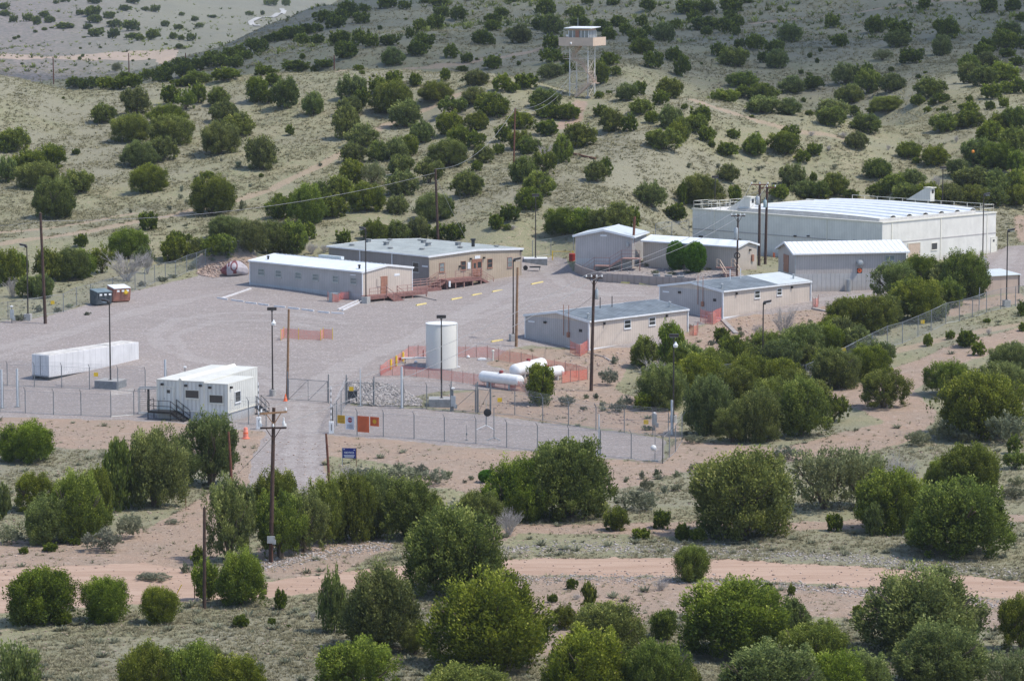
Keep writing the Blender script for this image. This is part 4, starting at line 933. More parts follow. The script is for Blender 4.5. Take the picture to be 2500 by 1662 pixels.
# ------------------------------------------------------------------ buildings placed by their near corner
class B:
    """near corner base at photo pixel, level eave pixels of the left and right ends give directions and lengths"""
    def __init__(s, name, label, cat, base, top, left, right, hgt=None, group=None, sink=.4, use=None):
        g = G(*base); s.D = g.y; t = P(top[0], top[1], g.y); s.h = hgt or (t.z-g.z)
        t = Vector((g.x, g.y, g.z+s.h)); zt = P(top[0], top[1], g.y).z
        def onlevel(p):
            d = ray(*p); k = (zt-CZ)/d.z; return Vector((d.x*k, d.y*k))
        o = onlevel(top)
        l = onlevel(left)-o; r = onlevel(right)-o
        s.Ly, s.Lx = l.length, r.length
        al = math.atan2(l.y, l.x); ar = math.atan2(r.y, r.x); err = (al-ar)-math.pi/2
        s.rot = ar+err/2 if use is None else (al-math.pi/2 if use == 'L' else ar)
        s.root = thing(name, label, cat, (g.x, g.y, g.z), s.rot, group)
        s.M = Matrix.Translation((g.x, g.y, g.z)) @ Matrix.Rotation(s.rot, 4, 'Z'); s.Mi = s.M.inverted(); s.sink = sink
        print('BLD %-20s D=%.0f h=%.2f Lx=%.1f Ly=%.1f rot=%.0f err=%.0f z=%.1f' % (name, s.D, s.h, s.Lx, s.Ly, math.degrees(s.rot), math.degrees(err), g.z))
    def pl(s, axis, off, px, py):     # local point on plane axis=off seen at a pixel
        o = s.Mi @ Vector((0, 0, CZ)); d = s.Mi.to_3x3() @ ray(px, py); i = 'xyz'.index(axis); k = (off-o[i])/d[i]; return o+d*k
    def wl(s, side, px, py):
        q = s.pl('y' if side == 'R' else 'x', 0, px, py); return (q.x if side == 'R' else q.y), q.z
    def loc(s, x, y, z): return s.M @ Vector((x, y, z))
def wb(m, side, u0, u1, z0, z1, o0, o1):
    return m.box(u0, u1, -o1, -o0, z0, z1) if side == 'R' else m.box(-o1, -o0, u0, u1, z0, z1)
def window(b, side, x0, y0, x1, y1, glass=None, rails=1, frame=None, name='window', mull=0):
    u0, z1 = b.wl(side, x0, y0); u1, z0 = b.wl(side, x1, y1)
    if u0 > u1: u0, u1 = u1, u0
    uc_ = (u0+u1)/2; f = .055; m = MB()
    wb(m, side, u0, u1, z1-f, z1, 0.002, .06); wb(m, side, u0, u1, z0, z0+f, .002, .06); wb(m, side, u0, u0+f, z0+f, z1-f, .002, .06); wb(m, side, u1-f, u1, z0+f, z1-f, .002, .06)
    if rails: wb(m, side, u0+f, u1-f, (z0+z1)/2-.025, (z0+z1)/2+.025, .003, .055)
    if mull: wb(m, side, uc_-.025, uc_+.025, z0+f, z1-f, .003, .055)
    w_ = m.build(name, frame or M_FRAME, b.root)
    wb(MB(), side, 0, 0, 0, 0, 0, 0); g = wb(MB(), side, u0+f, u1-f, z0+f, z1-f, .004, .02).build('pane', glass or M_GLASS, w_)
    wb(MB(), side, u0-.05, u1+.05, z0-.07, z0-.002, .002, .10).build('sill', frame or M_FRAME, w_)
    return w_
def door(b, side, x0, y0, x1, y1, mat=None, fr=None, lite=None, mat_name='door'):
    u0, z1 = b.wl(side, x0, y0); u1, z0 = b.wl(side, x1, y1)
    if u0 > u1: u0, u1 = u1, u0
    d = wb(MB(), side, u0+.04, u1-.04, z0, z1-.04, .002, .05).build(mat_name, mat or M_BROWND, b.root)
    m = MB(); wb(m, side, u0-.04, u0+.04, z0, z1+.04, .003, .08); wb(m, side, u1-.04, u1+.04, z0, z1+.04, .003, .08); wb(m, side, u0+.04, u1-.04, z1-.04, z1+.04, .003, .08)
    m.build('door_frame', fr or M_BROWND, d)
    wb(MB(), side, u1-.16, u1-.10, z0+(z1-z0)*.45, z0+(z1-z0)*.52, .052, .10).build('handle', M_GALV, d)
    if lite:
        a, c, e, f = lite; du = u1-u0; dz = z1-z0
        wb(MB(), side, u0+du*a, u0+du*c, z0+dz*e, z0+dz*f, .052, .06).build('pane', M_GLASS, d)
    return d
def panel(b, side, x0, y0, x1, y1, mat, name='wall_sign', out=.05):
    u0, z1 = b.wl(side, x0, y0); u1, z0 = b.wl(side, x1, y1)
    if u0 > u1: u0, u1 = u1, u0
    return wb(MB(), side, u0, u1, z0, z1, .002, out).build(name, mat, b.root)
def gable(b, ridge, axis, wall, roof, rise=None, over=.25, overg=.15, band=None, roofpart='roof', th=.10, fascia=M_TRIM):
    """walls + pitched roof; ridge = position of the ridge across the span, axis = 'x' or 'y' ridge direction"""
    Lx, Ly, h, s = b.Lx, b.Ly, b.h, -b.sink
    if axis == 'x': prof = [(0, 0, s), (0, Ly, s), (0, Ly, h), (0, ridge, h+rise), (0, 0, h)]; off = (Lx, 0, 0)
    else: prof = [(0, 0, s), (Lx, 0, s), (Lx, 0, h), (ridge, 0, h+rise), (0, 0, h)]; off = (0, Ly, 0)
    w_ = MB().poly(prof, off).build('wall', wall, b.root)
    span = Ly if axis == 'x' else Lx; L = Lx if axis == 'x' else Ly
    rf = MB(); fa = MB()
    for a, c in ((0, ridge), (span, ridge)):
        dr = 1 if c > a else -1; e = a-dr*over; ez = h-rise/abs(c-a)*over
        q = [(e, ez+.01), (c, h+rise+.01), (c, h+rise+.01+th), (e, ez+.01+th)]
        if axis == 'x': rf.poly([(-overg, y, z) for y, z in q], (L+2*overg, 0, 0))
        else: rf.poly([(x, -overg, z) for x, z in q], (0, L+2*overg, 0))
        for g0 in (-overg-.03, L+overg+.002):
            q2 = [(e, ez-.10), (c, h+rise-.10), (c, h+rise+.13+th*.2), (e, ez+.13+th*.2)]
            if axis == 'x': fa.poly([(g0, y, z) for y, z in q2], (.028, 0, 0))
            else: fa.poly([(x, g0, z) for x, z in q2], (0, .028, 0))
        if axis == 'x': fa.box(-overg, L+overg, min(e-dr*.10, e-dr*.004), max(e-dr*.10, e-dr*.004), ez-.04, ez+.12)
        else: fa.box(min(e-dr*.10, e-dr*.004), max(e-dr*.10, e-dr*.004), -overg, L+overg, ez-.04, ez+.12)
    rf.build(roofpart, roof, b.root); fa.build('gutter', fascia, b.root)
    return w_
def corner_trim(b, mat=M_TRIM, all_=True):
    for x, y in ((0, 0), (b.Lx, 0), (0, b.Ly)): MB().box(x-.05, x+.05, y-.05, y+.05, -b.sink, b.h-.02).build('corner_post', mat, b.root)
def skirt(b, z, mat, side='LR', out=.03, z0=None):
    m = MB(); z0 = -b.sink if z0 is None else z0
    if 'R' in side: m.box(-out, b.Lx, -out, -.003, z0, z)
    if 'L' in side: m.box(-out, -.003, .0, b.Ly, z0, z)
    m.build('skirting', mat, b.root)
def roofpt(b, axis, ridge, rise, u, v):                         # u along ridge, v across
    span = b.Ly if axis == 'x' else b.Lx; c = ridge
    z = b.h+rise*(v/c if v < c else (span-v)/(span-c))+.10
    return ((u, v, z) if axis == 'x' else (v, u, z))
def vent(b, p, r=.12, h=.35, mat=None, cap=True, name='roof_vent'):
    m = MB().lathe([(r, -.05), (r, h)]+([(r*1.7, h), (r*1.7, h+.08), (r*.4, h+.16)] if cap else []), p, 10); m.build(name, mat or M_GALV, b.root)
def wall_light(b, side, px, py): 
    u, z = b.wl(side, px, py); wb(MB(), side, u-.12, u+.12, z-.1, z+.1, .002, .22).build('wall_light', M_DARK, b.root)
Z1 = lambda u, v: (600+.1611*u, 560+.1611*v)
Z2 = lambda u, v: (930+.1611*u, 560+.1611*v)
Z3 = lambda u, v: (1370+.1611*u, 520+.1611*v)
Z4 = lambda u, v: (1660+.178*u, 440+.178*v)
Z5 = lambda u, v: (2060+.1865*u, 440+.1865*v)
ZG = lambda u, v: (340+.1611*u, 860+.1611*v)
ZA = lambda u, v: (1260+.3222*u, 660+.3222*v)
ZE = lambda u, v: (910+.2289*u, 760+.2289*v)
def rect(Z, x0, y0, x1, y1): a = Z(x0, y0); c = Z(x1, y1); return a+c
# 1 --- long grey trailer
b = B('long_trailer', 'long grey office trailer with white roof and six windows in a row', 'trailer', (885, 734), (885, 664.7), (610.5, 637.3), (1006.5, 653.4))
gable(b, b.Lx*.5, 'y', M_PALESIDE, M_ROOFW, .55, .15, .1)
MB().box(-.012, -.003, 0, b.Ly, .75, b.h-.01).build('shaded_side', M_SHADEGREY, b.root)  # thin sheet over the left wall, its shade put into the colour
skirt(b, .74, M_SKIRT, 'L', .04); corner_trim(b)
for x0, y0, x1, y1 in ((190, 590, 285, 700), (450, 615, 543, 725), (750, 645, 845, 752), (1010, 668, 1105, 778), (1320, 698, 1408, 806), (1588, 725, 1682, 834)): window(b, 'L', *rect(Z1, x0, y0, x1, y1), glass=M_GLASSP)
door(b, 'R', *rect(Z1, 2045, 720, 2140, 985)); panel(b, 'R', *rect(Z1, 1985, 745, 2038, 860), M_PALESIDE, 'notice_board', .08); panel(b, 'R', *rect(Z1, 2250, 672, 2330, 700), M_TRIM, 'number_plate', .03)
panel(b, 'L', *rect(Z1, 1588, 680, 1668, 702), M_TRIM, 'number_plate', .03)
vent(b, roofpt(b, 'y', b.Lx*.5, .55, b.Ly*.9, 1.2), .12, .3, M_DARK); vent(b, roofpt(b, 'y', b.Lx*.5, .55, 1.6, 1.0), .12, .35, M_DARK)
m = MB().box(b.Lx*.5-.05, b.Lx*.5+.09, .4, b.Ly-.4, b.h+.648, b.h+.70)
for i in range(26):
    y = .5+i*(b.Ly-1)/25; m.box(b.Lx*.5-.08, b.Lx*.5+.12, y-.09, y+.09, b.h+.655, b.h+.74)
m.build('ridge_cap', M_GALV, b.root)
MB().box(b.Lx*.5+.3, b.Lx*.5+.8, b.Ly*.42, b.Ly*.62, b.h+.55, b.h+1.0).build('ridge_vent', M_ROOFS, b.root)
TRL = b
# 2 --- tan office
b = B('office_building', 'wide tan office building with flat grey roof behind the wooden deck', 'building', (1048.4, 706), (1048.4, 626.8), (799, 602.7), (1275.6, 608.3))
gable(b, b.Lx*.5, 'y', M_TANSIDE, M_ROOFF, .32, .25, .15); corner_trim(b, M_TANSIDE)
MB().box(-.012, -.003, 0, b.Ly, -.2, b.h-.01).build('shaded_side', ribbed('shaded_tan_siding', (.27, .25, .235), .3), b.root)  # darker copy of the tan siding, left wall's shade put into the colour
window(b, 'L', *rect(Z2, 480, 495, 580, 655)); panel(b, 'L', *rect(Z2, 625, 545, 712, 575), M_TRIM, 'number_plate', .03)
for x in (885, 1210, 1610): window(b, 'R', *rect(Z2, x, 510-(x-885)*.085, x+76, 640-(x-885)*.085), glass=M_GLASSP if x == 885 else M_GLASS, frame=M_BROWND)
window(b, 'R', *rect(Z2, 1915, 422, 1988, 572), glass=M_GLASSP, frame=M_RAIL)
door(b, 'R', *rect(Z2, 1380, 462, 1452, 712), lite=(.3, .75, .5, .8)); door(b, 'R', *rect(Z2, 1456, 457, 1526, 705), lite=(.1, .85, .5, .85))
panel(b, 'R', *rect(Z2, 1420, 402, 1500, 440), M_TRIM, 'entrance_sign', .06); panel(b, 'R', *rect(Z2, 1310, 500, 1352, 595), M_TRIM, 'notice_board', .08)
for u, v in ((1355, 445), (1555, 430), (1190, 560), (2120, 325)): wall_light(b, 'R', *Z2(u, v))
for fy in (.36, .68):
    MB().box(-.14, -.02, b.Ly*fy-.06, b.Ly*fy+.06, -.3, b.h-.05).build('downspout', M_TRIM, b.root)
m = [(.12, .88, 0), (.3, .7, 1), (.55, .9, 0), (.62, .62, 1), (.8, .82, 0), (.45, .42, 1), (.25, .3, 0), (.7, .35, 1), (.88, .5, 0), (.5, .15, 0), (.15, .52, 0), (.35, .93, 1), (.9, .15, 0)]
for fx, fy, t in m:
    p = roofpt(b, 'y', b.Lx*.5, .32, b.Ly*fy, b.Lx*fx)
    if t: MB().box(p[0]-.25, p[0]+.25, p[1]-.25, p[1]+.25, p[2]-.1, p[2]+.35).box(p[0]-.32, p[0]+.32, p[1]-.32, p[1]+.32, p[2]+.352, p[2]+.42).build('roof_vent', M_CONCD, b.root)
    else: vent(b, p, .22, .10, M_CONCD, True)
p = roofpt(b, 'y', b.Lx*.5, .32, b.Ly*.22, b.Lx*.72); MB().lathe([(.22, -.1), (.22, .8), (.34, .8), (.34, 1.0)], p, 12).build('flue', M_DARK, b.root)
OFF = b
# deck with ramps and stairs in front of office and trailer (one connected timber structure)
def deck():
    b = OFF; root = thing('wooden_deck', 'reddish brown timber deck with railings and stairs in front of the tan office', 'deck', b.root.location, b.rot)
    y0, y1 = -2.0, -.06
    f = b.pl('y', y0, *Z2(1010, 772)); f2 = b.pl('y', y0, *Z2(1525, 722)); xa, xb = f.x, f2.x; z = (f.z+f2.z)/2
    lz = b.pl('y', y0, *Z2(920, 940)); xl1 = lz.x; zl = max(lz.z, .35); xl0 = b.pl('y', y0, *Z1(1900, 1040)).x
    def slab(n, x0, x1, z_, ya=y0, yb=y1):
        m = MB(); m.box(x0, x1, ya, yb, z_-.06, z_); m.box(x0, x1, ya, ya+.05, z_-.38, z_-.062); m.box(x0, x0+.05, ya+.052, yb, z_-.38, z_-.062); m.box(x1-.05, x1, ya+.052, yb, z_-.38, z_-.062); m.build(n, M_DECK, root)
    slab('platform', xa, xb, z); slab('lower_platform', xl0, xl1, zl)
    for i in range(5):
        x = xa+(xb-xa)*i/4; MB().box(x-.06, x+.06, y0+.06, y0+.18, -.4, z-.062).build('post', M_RAIL, root)
    MB().box(xa, xb, -.5, -.4, -.2, z-.4).build('backing', M_DECK, root)
    def rail(pts, hh=1.0, n=3):
        m = MB()
        for a, c in zip(pts[:-1], pts[1:]):
            a, c = Vector(a), Vector(c); k = max(1, round((c-a).length/1.5))
            for j in range(n): o = Vector((0, 0, hh-j*.3)); m.bar(a+o, c+o, .05, .05)
            for i in range(k+1): p = a.lerp(c, i/k); m.bar(p+Vector((0, 0, -.05)), p+Vector((0, 0, hh)), .06)
        m.build('railing', M_RAIL, root)
    def stair(p0, p1, wdir, wd_, z0, z1, n, hand=True):
        p0, p1, wdir = Vector(p0), Vector(p1), Vector(wdir); m = MB()
        for i in range(n):
            t = (i+.5)/n; q = p0.lerp(p1, t); zz = z0+(z1-z0)*(i/n)-.18
            dx = (p1-p0).normalized()*.15
            c = [q-dx*1.1, q+dx*1.1, q+dx*1.1+wdir*wd_, q-dx*1.1+wdir*wd_]
            m.poly([(v.x, v.y, zz-.05) for v in c], (0, 0, .05)); m.poly([(v.x, v.y, zz-.22) for v in (c[1], c[1]-dx*.1, c[2]-dx*.1, c[2])], (0, 0, .16))
        for o in (0, wd_): m.bar((*(p0+wdir*o), z0-.2), (*(p1+wdir*o), z1-.1), .05, .28)
        m.build('stair', M_DECK, root)
        if hand:
            for o in (0, wd_): rail([(*(p0+wdir*o), z0-.05), (*(p1+wdir*o), z1-.05)], .95, 2)
    rail([(xa+1.3, y0+.03, z), (xb-.1, y0+.03, z)]); rail([(xl0+1.6, y0+.03, zl), (xl1-.2, y0+.03, zl)], 1.0, 3)
    rail([(xl0+3.5, y1-.1, zl), (xa+.2, y1-.1, zl)], 1.0, 4)
    stair((xa, y0+.3), (xa-1.9, y0+.3), (0, 1), 1.4, z, zl+.02, 6); stair((xb, y0+.2), (xb+2.2, y0+.2), (0, 1), 1.5, z, .05, 7)
    stair((xl0+1.2, y0), (xl0+1.9, y0-1.6), (-.9, -.4), 1.4, zl, -.1, 4)
    m = MB(); bx = b.pl('y', y0-.3, *Z2(1050, 830)); m.box(bx.x-.12, bx.x+.12, y0-.25, y0-.1, bx.z-.35, bx.z+.35); m.build('meter_box', M_TRIM, root)
deck()
def low_deck():
    b = TRL; root = thing('low_deck', 'low reddish deck with railing and steps at the end door of the long trailer', 'deck', b.root.location, b.rot)
    y0, y1 = -1.7, -.12; xa = b.pl('y', y0, *Z1(1880, 1050)).x; xb = b.Lx+.9; z = .62
    MB().box(xa, xb, y0, y1, z-.06, z).box(xa, xb, y0, y0+.05, z-.36, z-.062).build('platform', M_DECK, root)
    for i in range(5): x = xa+.1+(xb-xa-.2)*i/4; MB().box(x-.05, x+.05, y0+.06, y0+.16, -.4, z-.062).build('post', M_RAIL, root)
    xs = b.pl('y', y0, *Z1(2150, 1060)).x
    m = MB()
    for i in range(4): m.box(xs-.1, xs+1.5, y0-.32*(i+1), y0-.32*i-.04, z-.15*(i+1)-.05, z-.15*(i+1)); m.box(xs-.1, xs+1.5, y0-.32*i-.04, y0-.32*i-.01, z-.15*(i+1)-.05, z-.15*i-.02)
    m.build('stair', M_DECK, root)
    for p, q in (((xa, y0+.03, z), (xs-.15, y0+.03, z)), ((xs+1.6, y0+.03, z), (xb, y0+.03, z)), ((xs-.12, y0, z), (xs-.12, y0-1.2, .05)), ((xs+1.52, y0, z), (xs+1.52, y0-1.2, .05))):
        m = MB(); p, q = Vector(p), Vector(q); k = max(1, round((q-p).length/1.4))
        for hh in (.95, .55): m.bar(p+Vector((0, 0, hh)), q+Vector((0, 0, hh)), .05)
        for i in range(k+1): c = p.lerp(q, i/k); m.bar(c, c+Vector((0, 0, .95)), .055)
        m.build('railing', M_RAIL, root)
low_deck()
# 3 --- gabled metal shed
b = B('metal_shed', 'tall grey gabled metal shed with pale roof left of the low shed', 'shed', (1543, 655), (1541.6, 579), (1404.6, 575.5), (1573, 567))
b.Lx = max(b.Lx, 6.5)
gable(b, b.Ly*.5, 'x', ribbed('grey_shed_siding', (.43, .405, .395), .3), M_ROOFS, .75, .3, .25)
skirt(b, 1.1, M_SKIRT, 'L', .03, -1.2); corner_trim(b, M_PALESIDE); panel(b, 'L', *rect(Z3, 595, 330, 690, 355), M_TRIM, 'number_plate', .03)
u, z = b.wl('L', *Z3(1010, 480)); MB().box(-.3, -.02, u-.15, u+.15, z-.25, z+.2).box(-.06, -.02, u-.04, u+.04, z+.2, b.h+.1).build('meter_box', M_GALV, b.root)
MB().bar((-.3, b.Ly*.5, b.h+.88), (b.Lx+.3, b.Ly*.5, b.h+.88), .22, .05).build('ridge_cap', M_TRIM, b.root)
SH = b
def shed_stair():
    b = SH; root = thing('wooden_stair', 'weathered stair and landing along the front of the gabled metal shed', 'stairs', b.root.location, b.rot)
    x0, x1 = -1.5, -.1
    a = b.pl('x', x0, *Z3(1190, 690)); c = b.pl('x', x0, *Z3(915, 690)); d = b.pl('x', x0, *Z3(730, 800)); e = b.pl('x', x0, *Z3(500, 800)); zt = (a.z+c.z)/2; zl = (d.z+e.z)/2
    for n, p, q, z in (('landing', a.y, c.y, zt), ('lower_landing', d.y, e.y, zl)): MB().box(x0, x1, min(p, q), max(p, q), z-.12, z).build(n, M_RAIL, root)
    m = MB(); n = 7
    for i in range(n): y = c.y+(d.y-c.y)*(i+.5)/n; z = zt+(zl-zt)*(i+.5)/n; m.box(x0, x1, y-.13, y+.13, z-.05, z)
    m.bar((x0, c.y, zt-.1), (x0, d.y, zl-.1), .05, .25); m.build('stair', M_RAIL, root)
    m = MB()
    for P_ in ([(a.y, zt), (c.y, zt)], [(c.y, zt), (d.y, zl)], [(d.y, zl), (e.y, zl)], [(e.y, zl), (e.y+1.5, zl-1.1)]):
        for hh in (1.0, .55): m.bar((x0, P_[0][0], P_[0][1]+hh), (x0, P_[1][0], P_[1][1]+hh), .05)
        for t in (0, 1): m.bar((x0, P_[t][0], P_[t][1]-.1), (x0, P_[t][0], P_[t][1]+1.0), .05)
    m.build('railing', M_RAIL, root)
    for y in (a.y, c.y, d.y, e.y): MB().box(x0, x0+.12, y-.06, y+.06, -1.2, (zt if y in (a.y, c.y) else zl)-.13).build('post', M_RAIL, root)
shed_stair()
# 4 --- low shed
b = B('low_shed', 'low beige ribbed shed with bright white roof behind the two round green shrubs', 'shed', (1800.6, 662), (1798.8, 602.9), (1568, 587.7), (1850, 601), use='L')
b.Lx = max(b.Lx, 4.2); gable(b, b.Lx*.5, 'y', M_SHEDSIDE, M_ROOFW, .5, .25, .2); u, z = b.wl('R', *Z4(955, 960)); wall_light(b, 'R', *Z4(955, 955)); MB().box(b.Lx*.7, b.Lx*.7+.4, -.2, -.01, 1.0, 1.8).build('panel_box', M_BROWND, b.root)
LOW = b
# 5 --- long metal building
b = B('warehouse', 'long pale metal building with corrugated white roof and round wall exhaust', 'building', (1940, 712), (1939.5, 619), (1872, 607), (2211, 614), use='R')
b.Ly = min(b.Ly, 9.0)
gable(b, b.Ly*.5, 'x', ribbed('pale_grey_siding', (.46, .42, .395), .3), M_ROOFWR, 1.0, .35, .35); zz = b.pl('y', 0, 1940, 669.6).z
MB().box(-.03, b.Lx+.0, -.03, -.003, -.6, zz).box(-.03, -.003, 0, b.Ly, -.6, zz).build('skirting', ribbed('panel_skirting', (.46, .45, .44), .55, depth=.6, width=.1), b.root)
door(b, 'L', *rect(Z4, 1430, 1015, 1490, 1270)); window(b, 'R', *rect(Z5, 538, 985, 662, 1050), mull=1, rails=0, glass=M_GLASSP)
panel(b, 'L', *rect(Z4, 1280, 990, 1306, 1060), M_ORS, 'warning_sign', .04)
u, z = b.wl('R', *Z5(205, 1085)); MB().lathe([(.42, -.02), (.42, -.25), (.30, -.45), (.12, -.50)], (u, 0, z), 16, 'y').build('exhaust_hood', M_GALV, b.root, smooth=True)
u, z = b.wl('R', *Z5(205, 1182)); q = panel(b, 'R', *rect(Z5, 172, 1150, 237, 1215), M_DARK, 'hazard_sign', .04)
MB().lathe([(.27, -.042), (.27, -.055)], (u, 0, z), 16, 'y').build('hazard_disc', M_OR, q); MB().lathe([(.13, -.056), (.13, -.062)], (u, 0, z), 3, 'y').build('hazard_mark', M_DARK, q)
u, z = b.wl('R', *Z5(50, 1300)); MB().lathe([(.3, -.4), (.3, 1.4)], (u, -.5, 0), 12).build('wall_pipe', M_GALV, b.root)
MB().bar((.02, -.08, .3), (.02, -.08, b.h), .09).build('downspout', M_GALV, b.root)
LONGB = b
# 6 --- big white two-storey building
b = B('storage_building', 'large white two-level building with ribbed vaulted roof and roof railings', 'building', (2153, 645), (2153, 544.5), (1681, 511), (2438.6, 520))
s_ = -.6; h = b.h; m = MB()
m.box(0, b.Lx, 0, b.Ly, s_, h-.02); m.build('wall', M_WHITESIDE, b.root)
for z, n in ((h*.5, 'seam'),):
    m = MB(); m.box(-.03, b.Lx+.03, -.04, -.003, z-.07, z+.05); m.box(-.04, -.003, 0, b.Ly+.03, z-.07, z+.05); m.build('seam', M_SHADEGREY, b.root)
m = MB()
for fx in (.08, .505, .92): m.box(b.Lx*fx-.09, b.Lx*fx+.09, -.06, -.003, s_, h-.02)
for fy in (.28, .62, .88): m.box(-.06, -.003, b.Ly*fy-.07, b.Ly*fy+.07, s_, h-.02)
m.build('panel_joint', M_CREAM, b.root)
MB().box(-.12, b.Lx+.1, -.12, .35, h-.018, h+.12).box(-.12, .35, .352, b.Ly+.1, h-.018, h+.12).box(b.Lx-.3, b.Lx+.1, .352, b.Ly+.1, h-.018, h+.12).build('parapet_cap', M_CREAM, b.root)
x1 = b.Lx*.88; ya, yb = 1.2, b.Ly*.78
def vault(n, x0, x1, y0, y1, z0, z1, rib):
    m = MB(); k = 14; nx = 6
    for i in range(nx):
        xa = x0+(x1-x0)*i/nx; xb = x0+(x1-x0)*(i+1)/nx
        def zf(y): t = (y-y0)/(y1-y0); return z0+(z1-z0)*math.sin(math.pi*min(max(t, 0), 1))**.8
        # each bay: a flat pan and a raised half-round rib
        sec = [(xa, 0), (xa+(xb-xa)*.64, 0)]+[(xa+(xb-xa)*(.64+.36*(1-math.cos(a))/2), rib*math.sin(a)) for a in (math.pi*.17, math.pi*.33, math.pi*.5, math.pi*.67, math.pi*.83, math.pi)]
        vs = []; fs = []; c = len(sec)
        for j in range(k+1):
            y = y0+(y1-y0)*j/k
            vs += [(x, y, zf(y)+dz) for x, dz in sec]+[(x, y, zf(y)+dz-.08) for x, dz in sec]
        for j in range(k):
            for q in range(c-1):
                fs.append((j*2*c+q, j*2*c+q+1, (j+1)*2*c+q+1, (j+1)*2*c+q))
        for j in (0, k): fs += [(j*2*c+q, j*2*c+q+1, j*2*c+c+q+1, j*2*c+c+q) for q in range(c-1)]
        m.add(vs, fs)
    return m.build(n, M_ROOFS2, b.root, smooth=False)
M_ROOFS2 = simple('bright_roof_sheet', (.74, .76, .77), .4, 0, .05, 1)
vault('vaulted_roof', .9, x1, ya, yb, h+.42, h+.66, .34)
arc = [(ya+.1+(yb-ya-.2)*i/14, h+.37+.24*math.sin(math.pi*(.1+(yb-ya-.2)*i/14)/(yb-ya))**.8) for i in range(15)]
MB().box(.9, x1, ya+.02, ya+.098, h-.01, h+.44).poly([(.9, ya+.1, h-.01)]+[(.9, y, z) for y, z in arc]+[(.9, yb-.1, h-.01)], (.08, 0, 0)).poly([(x1-.08, ya+.1, h-.01)]+[(x1-.08, y, z) for y, z in arc]+[(x1-.08, yb-.1, h-.01)], (.08, 0, 0)).box(.9, x1, yb-.098, yb-.02, h-.01, h+.44).build('clerestory', simple('translucent_panel', (.55, .53, .50), .5), b.root)
def railing_path(root, pts, hh=1.0, mat=None, step=1.8, bars=2, r=.05, name='railing'):
    m = MB()
    for a, c in zip(pts[:-1], pts[1:]):
        a, c = Vector(a), Vector(c); k = max(1, round((c-a).length/step))
        for j in range(bars): o = Vector((0, 0, hh*(1-j/bars))); m.bar(a+o, c+o, r)
        for i in range(k+1): p = a.lerp(c, i/k); m.bar(p, p+Vector((0, 0, hh)), r)
    return m.build(name, mat or M_TRIM, root)
railing_path(b.root, [(.1, b.Ly*.80, h+.1), (.1, b.Ly-.1, h+.1), (3.0, b.Ly-.1, h+.1), (3.0, b.Ly*.8, h+.1)], 1.0, M_CREAM)
railing_path(b.root, [(3.0, b.Ly-.1, h+.1), (b.Lx*.5, b.Ly-.1, h+.1)], .8, M_CREAM, 2.5)
railing_path(b.root, [(b.Lx*.885, .3, h+.1), (b.Lx-.15, .3, h+.1), (b.Lx-.15, b.Ly*.75, h+.1)], 1.0, M_CREAM, 2.2)
def hood(px0, px1, x, name='stair_hood'):
    pa = b.pl('z', h, *px0); y0 = pa.y; x = pa.x
    m = MB().poly([(x, y0, h+.12), (x, y0+4.2, h+.12), (x, y0+.8, h+1.95), (x, y0, h+1.95)], (.95, 0, 0)); o = m.build(name, M_WHITESIDE, b.root)
    MB().box(x-.12, x+1.07, y0-.25, y0+1.1, h+1.952, h+2.04).build('roof_cap', M_CREAM, o); MB().box(x+.35, x+.75, y0-.03, y0-.003, h+1.2, h+1.7).build('vent', M_DARK, o)
hood(Z4(960, 440), None, 0); hood(Z5(1130, 290), None, 0)
q = door(b, 'R', *rect(Z5, 838, 828, 995, 1050), simple('tan_roller_door', (.52, .40, .31), .6), M_CREAM, mat_name='roller_door')
window(b, 'R', *rect(Z5, 1145, 822, 1222, 908), rails=0, frame=M_CREAM); window(b, 'R', *rect(Z5, 735, 868, 780, 905), rails=0, frame=M_CREAM)
door(b, 'R', *rect(Z5, 1925, 748, 1998, 945), M_CREAM, M_CREAM, lite=(.3, .6, .7, .85))
for x0, y0, x1, y1 in ((252, 750, 328, 820), (735, 790, 852, 858)): window(b, 'L', *rect(Z4, x0, y0, x1, y1), rails=0, frame=M_WHITESIDE)
for u in (1585, 1765): p = b.wl('L', *Z4(u, 765)); wb(MB(), 'L', p[0]-.18, p[0]+.18, p[1]-.08, p[1]+.08, .002, .2).build('casting', M_DARK, b.root)
for u in (145, 325): p = b.wl('L', *Z5(u, 790)); wb(MB(), 'L', p[0]-.18, p[0]+.18, p[1]-.08, p[1]+.08, .002, .2).build('casting', M_DARK, b.root)
BIG = b
# 7, 8 --- two dark-roofed trailers
def trailer(label, base, top, left, right, rise, Zf, wins, extra):
    b = B('office_trailer', label, 'trailer', base, top, left, right, group='dark-roofed office trailers')
    gable(b, b.Ly*.5, 'x', M_PALESIDE, M_ROOFG, rise, .15, .1)
    MB().box(-.012, -.003, 0, b.Ly, -.1, b.h-.01).build('shaded_end', M_SHADEGREY, b.root); skirt(b, .22, M_TRIM, 'LR', .03, -.3); corner_trim(b)  # end wall sheet with the shade of that side in its colour
    for w_ in wins: window(b, 'R', *w_, glass=M_GLASS, frame=M_TRIM)
    return b
A = trailer('nearer dark-roofed office trailer, beside the tall crossarm pole', (1437, 856), (1439.5, 785.6), (1283, 770), (1683.6, 756.6), .7, None, [rect(ZA, 818, 378, 868, 436), rect(ZA, 1005, 358, 1054, 412)], None)
Bt = trailer('farther dark-roofed office trailer, below the pale metal building', (1764, 779), (1767.4, 712.2), (1612.7, 698), (1983, 688.3), .7, None, [rect(ZA, 1806, 155, 1846, 208), rect(ZA, 1975, 138, 2012, 186)], None)
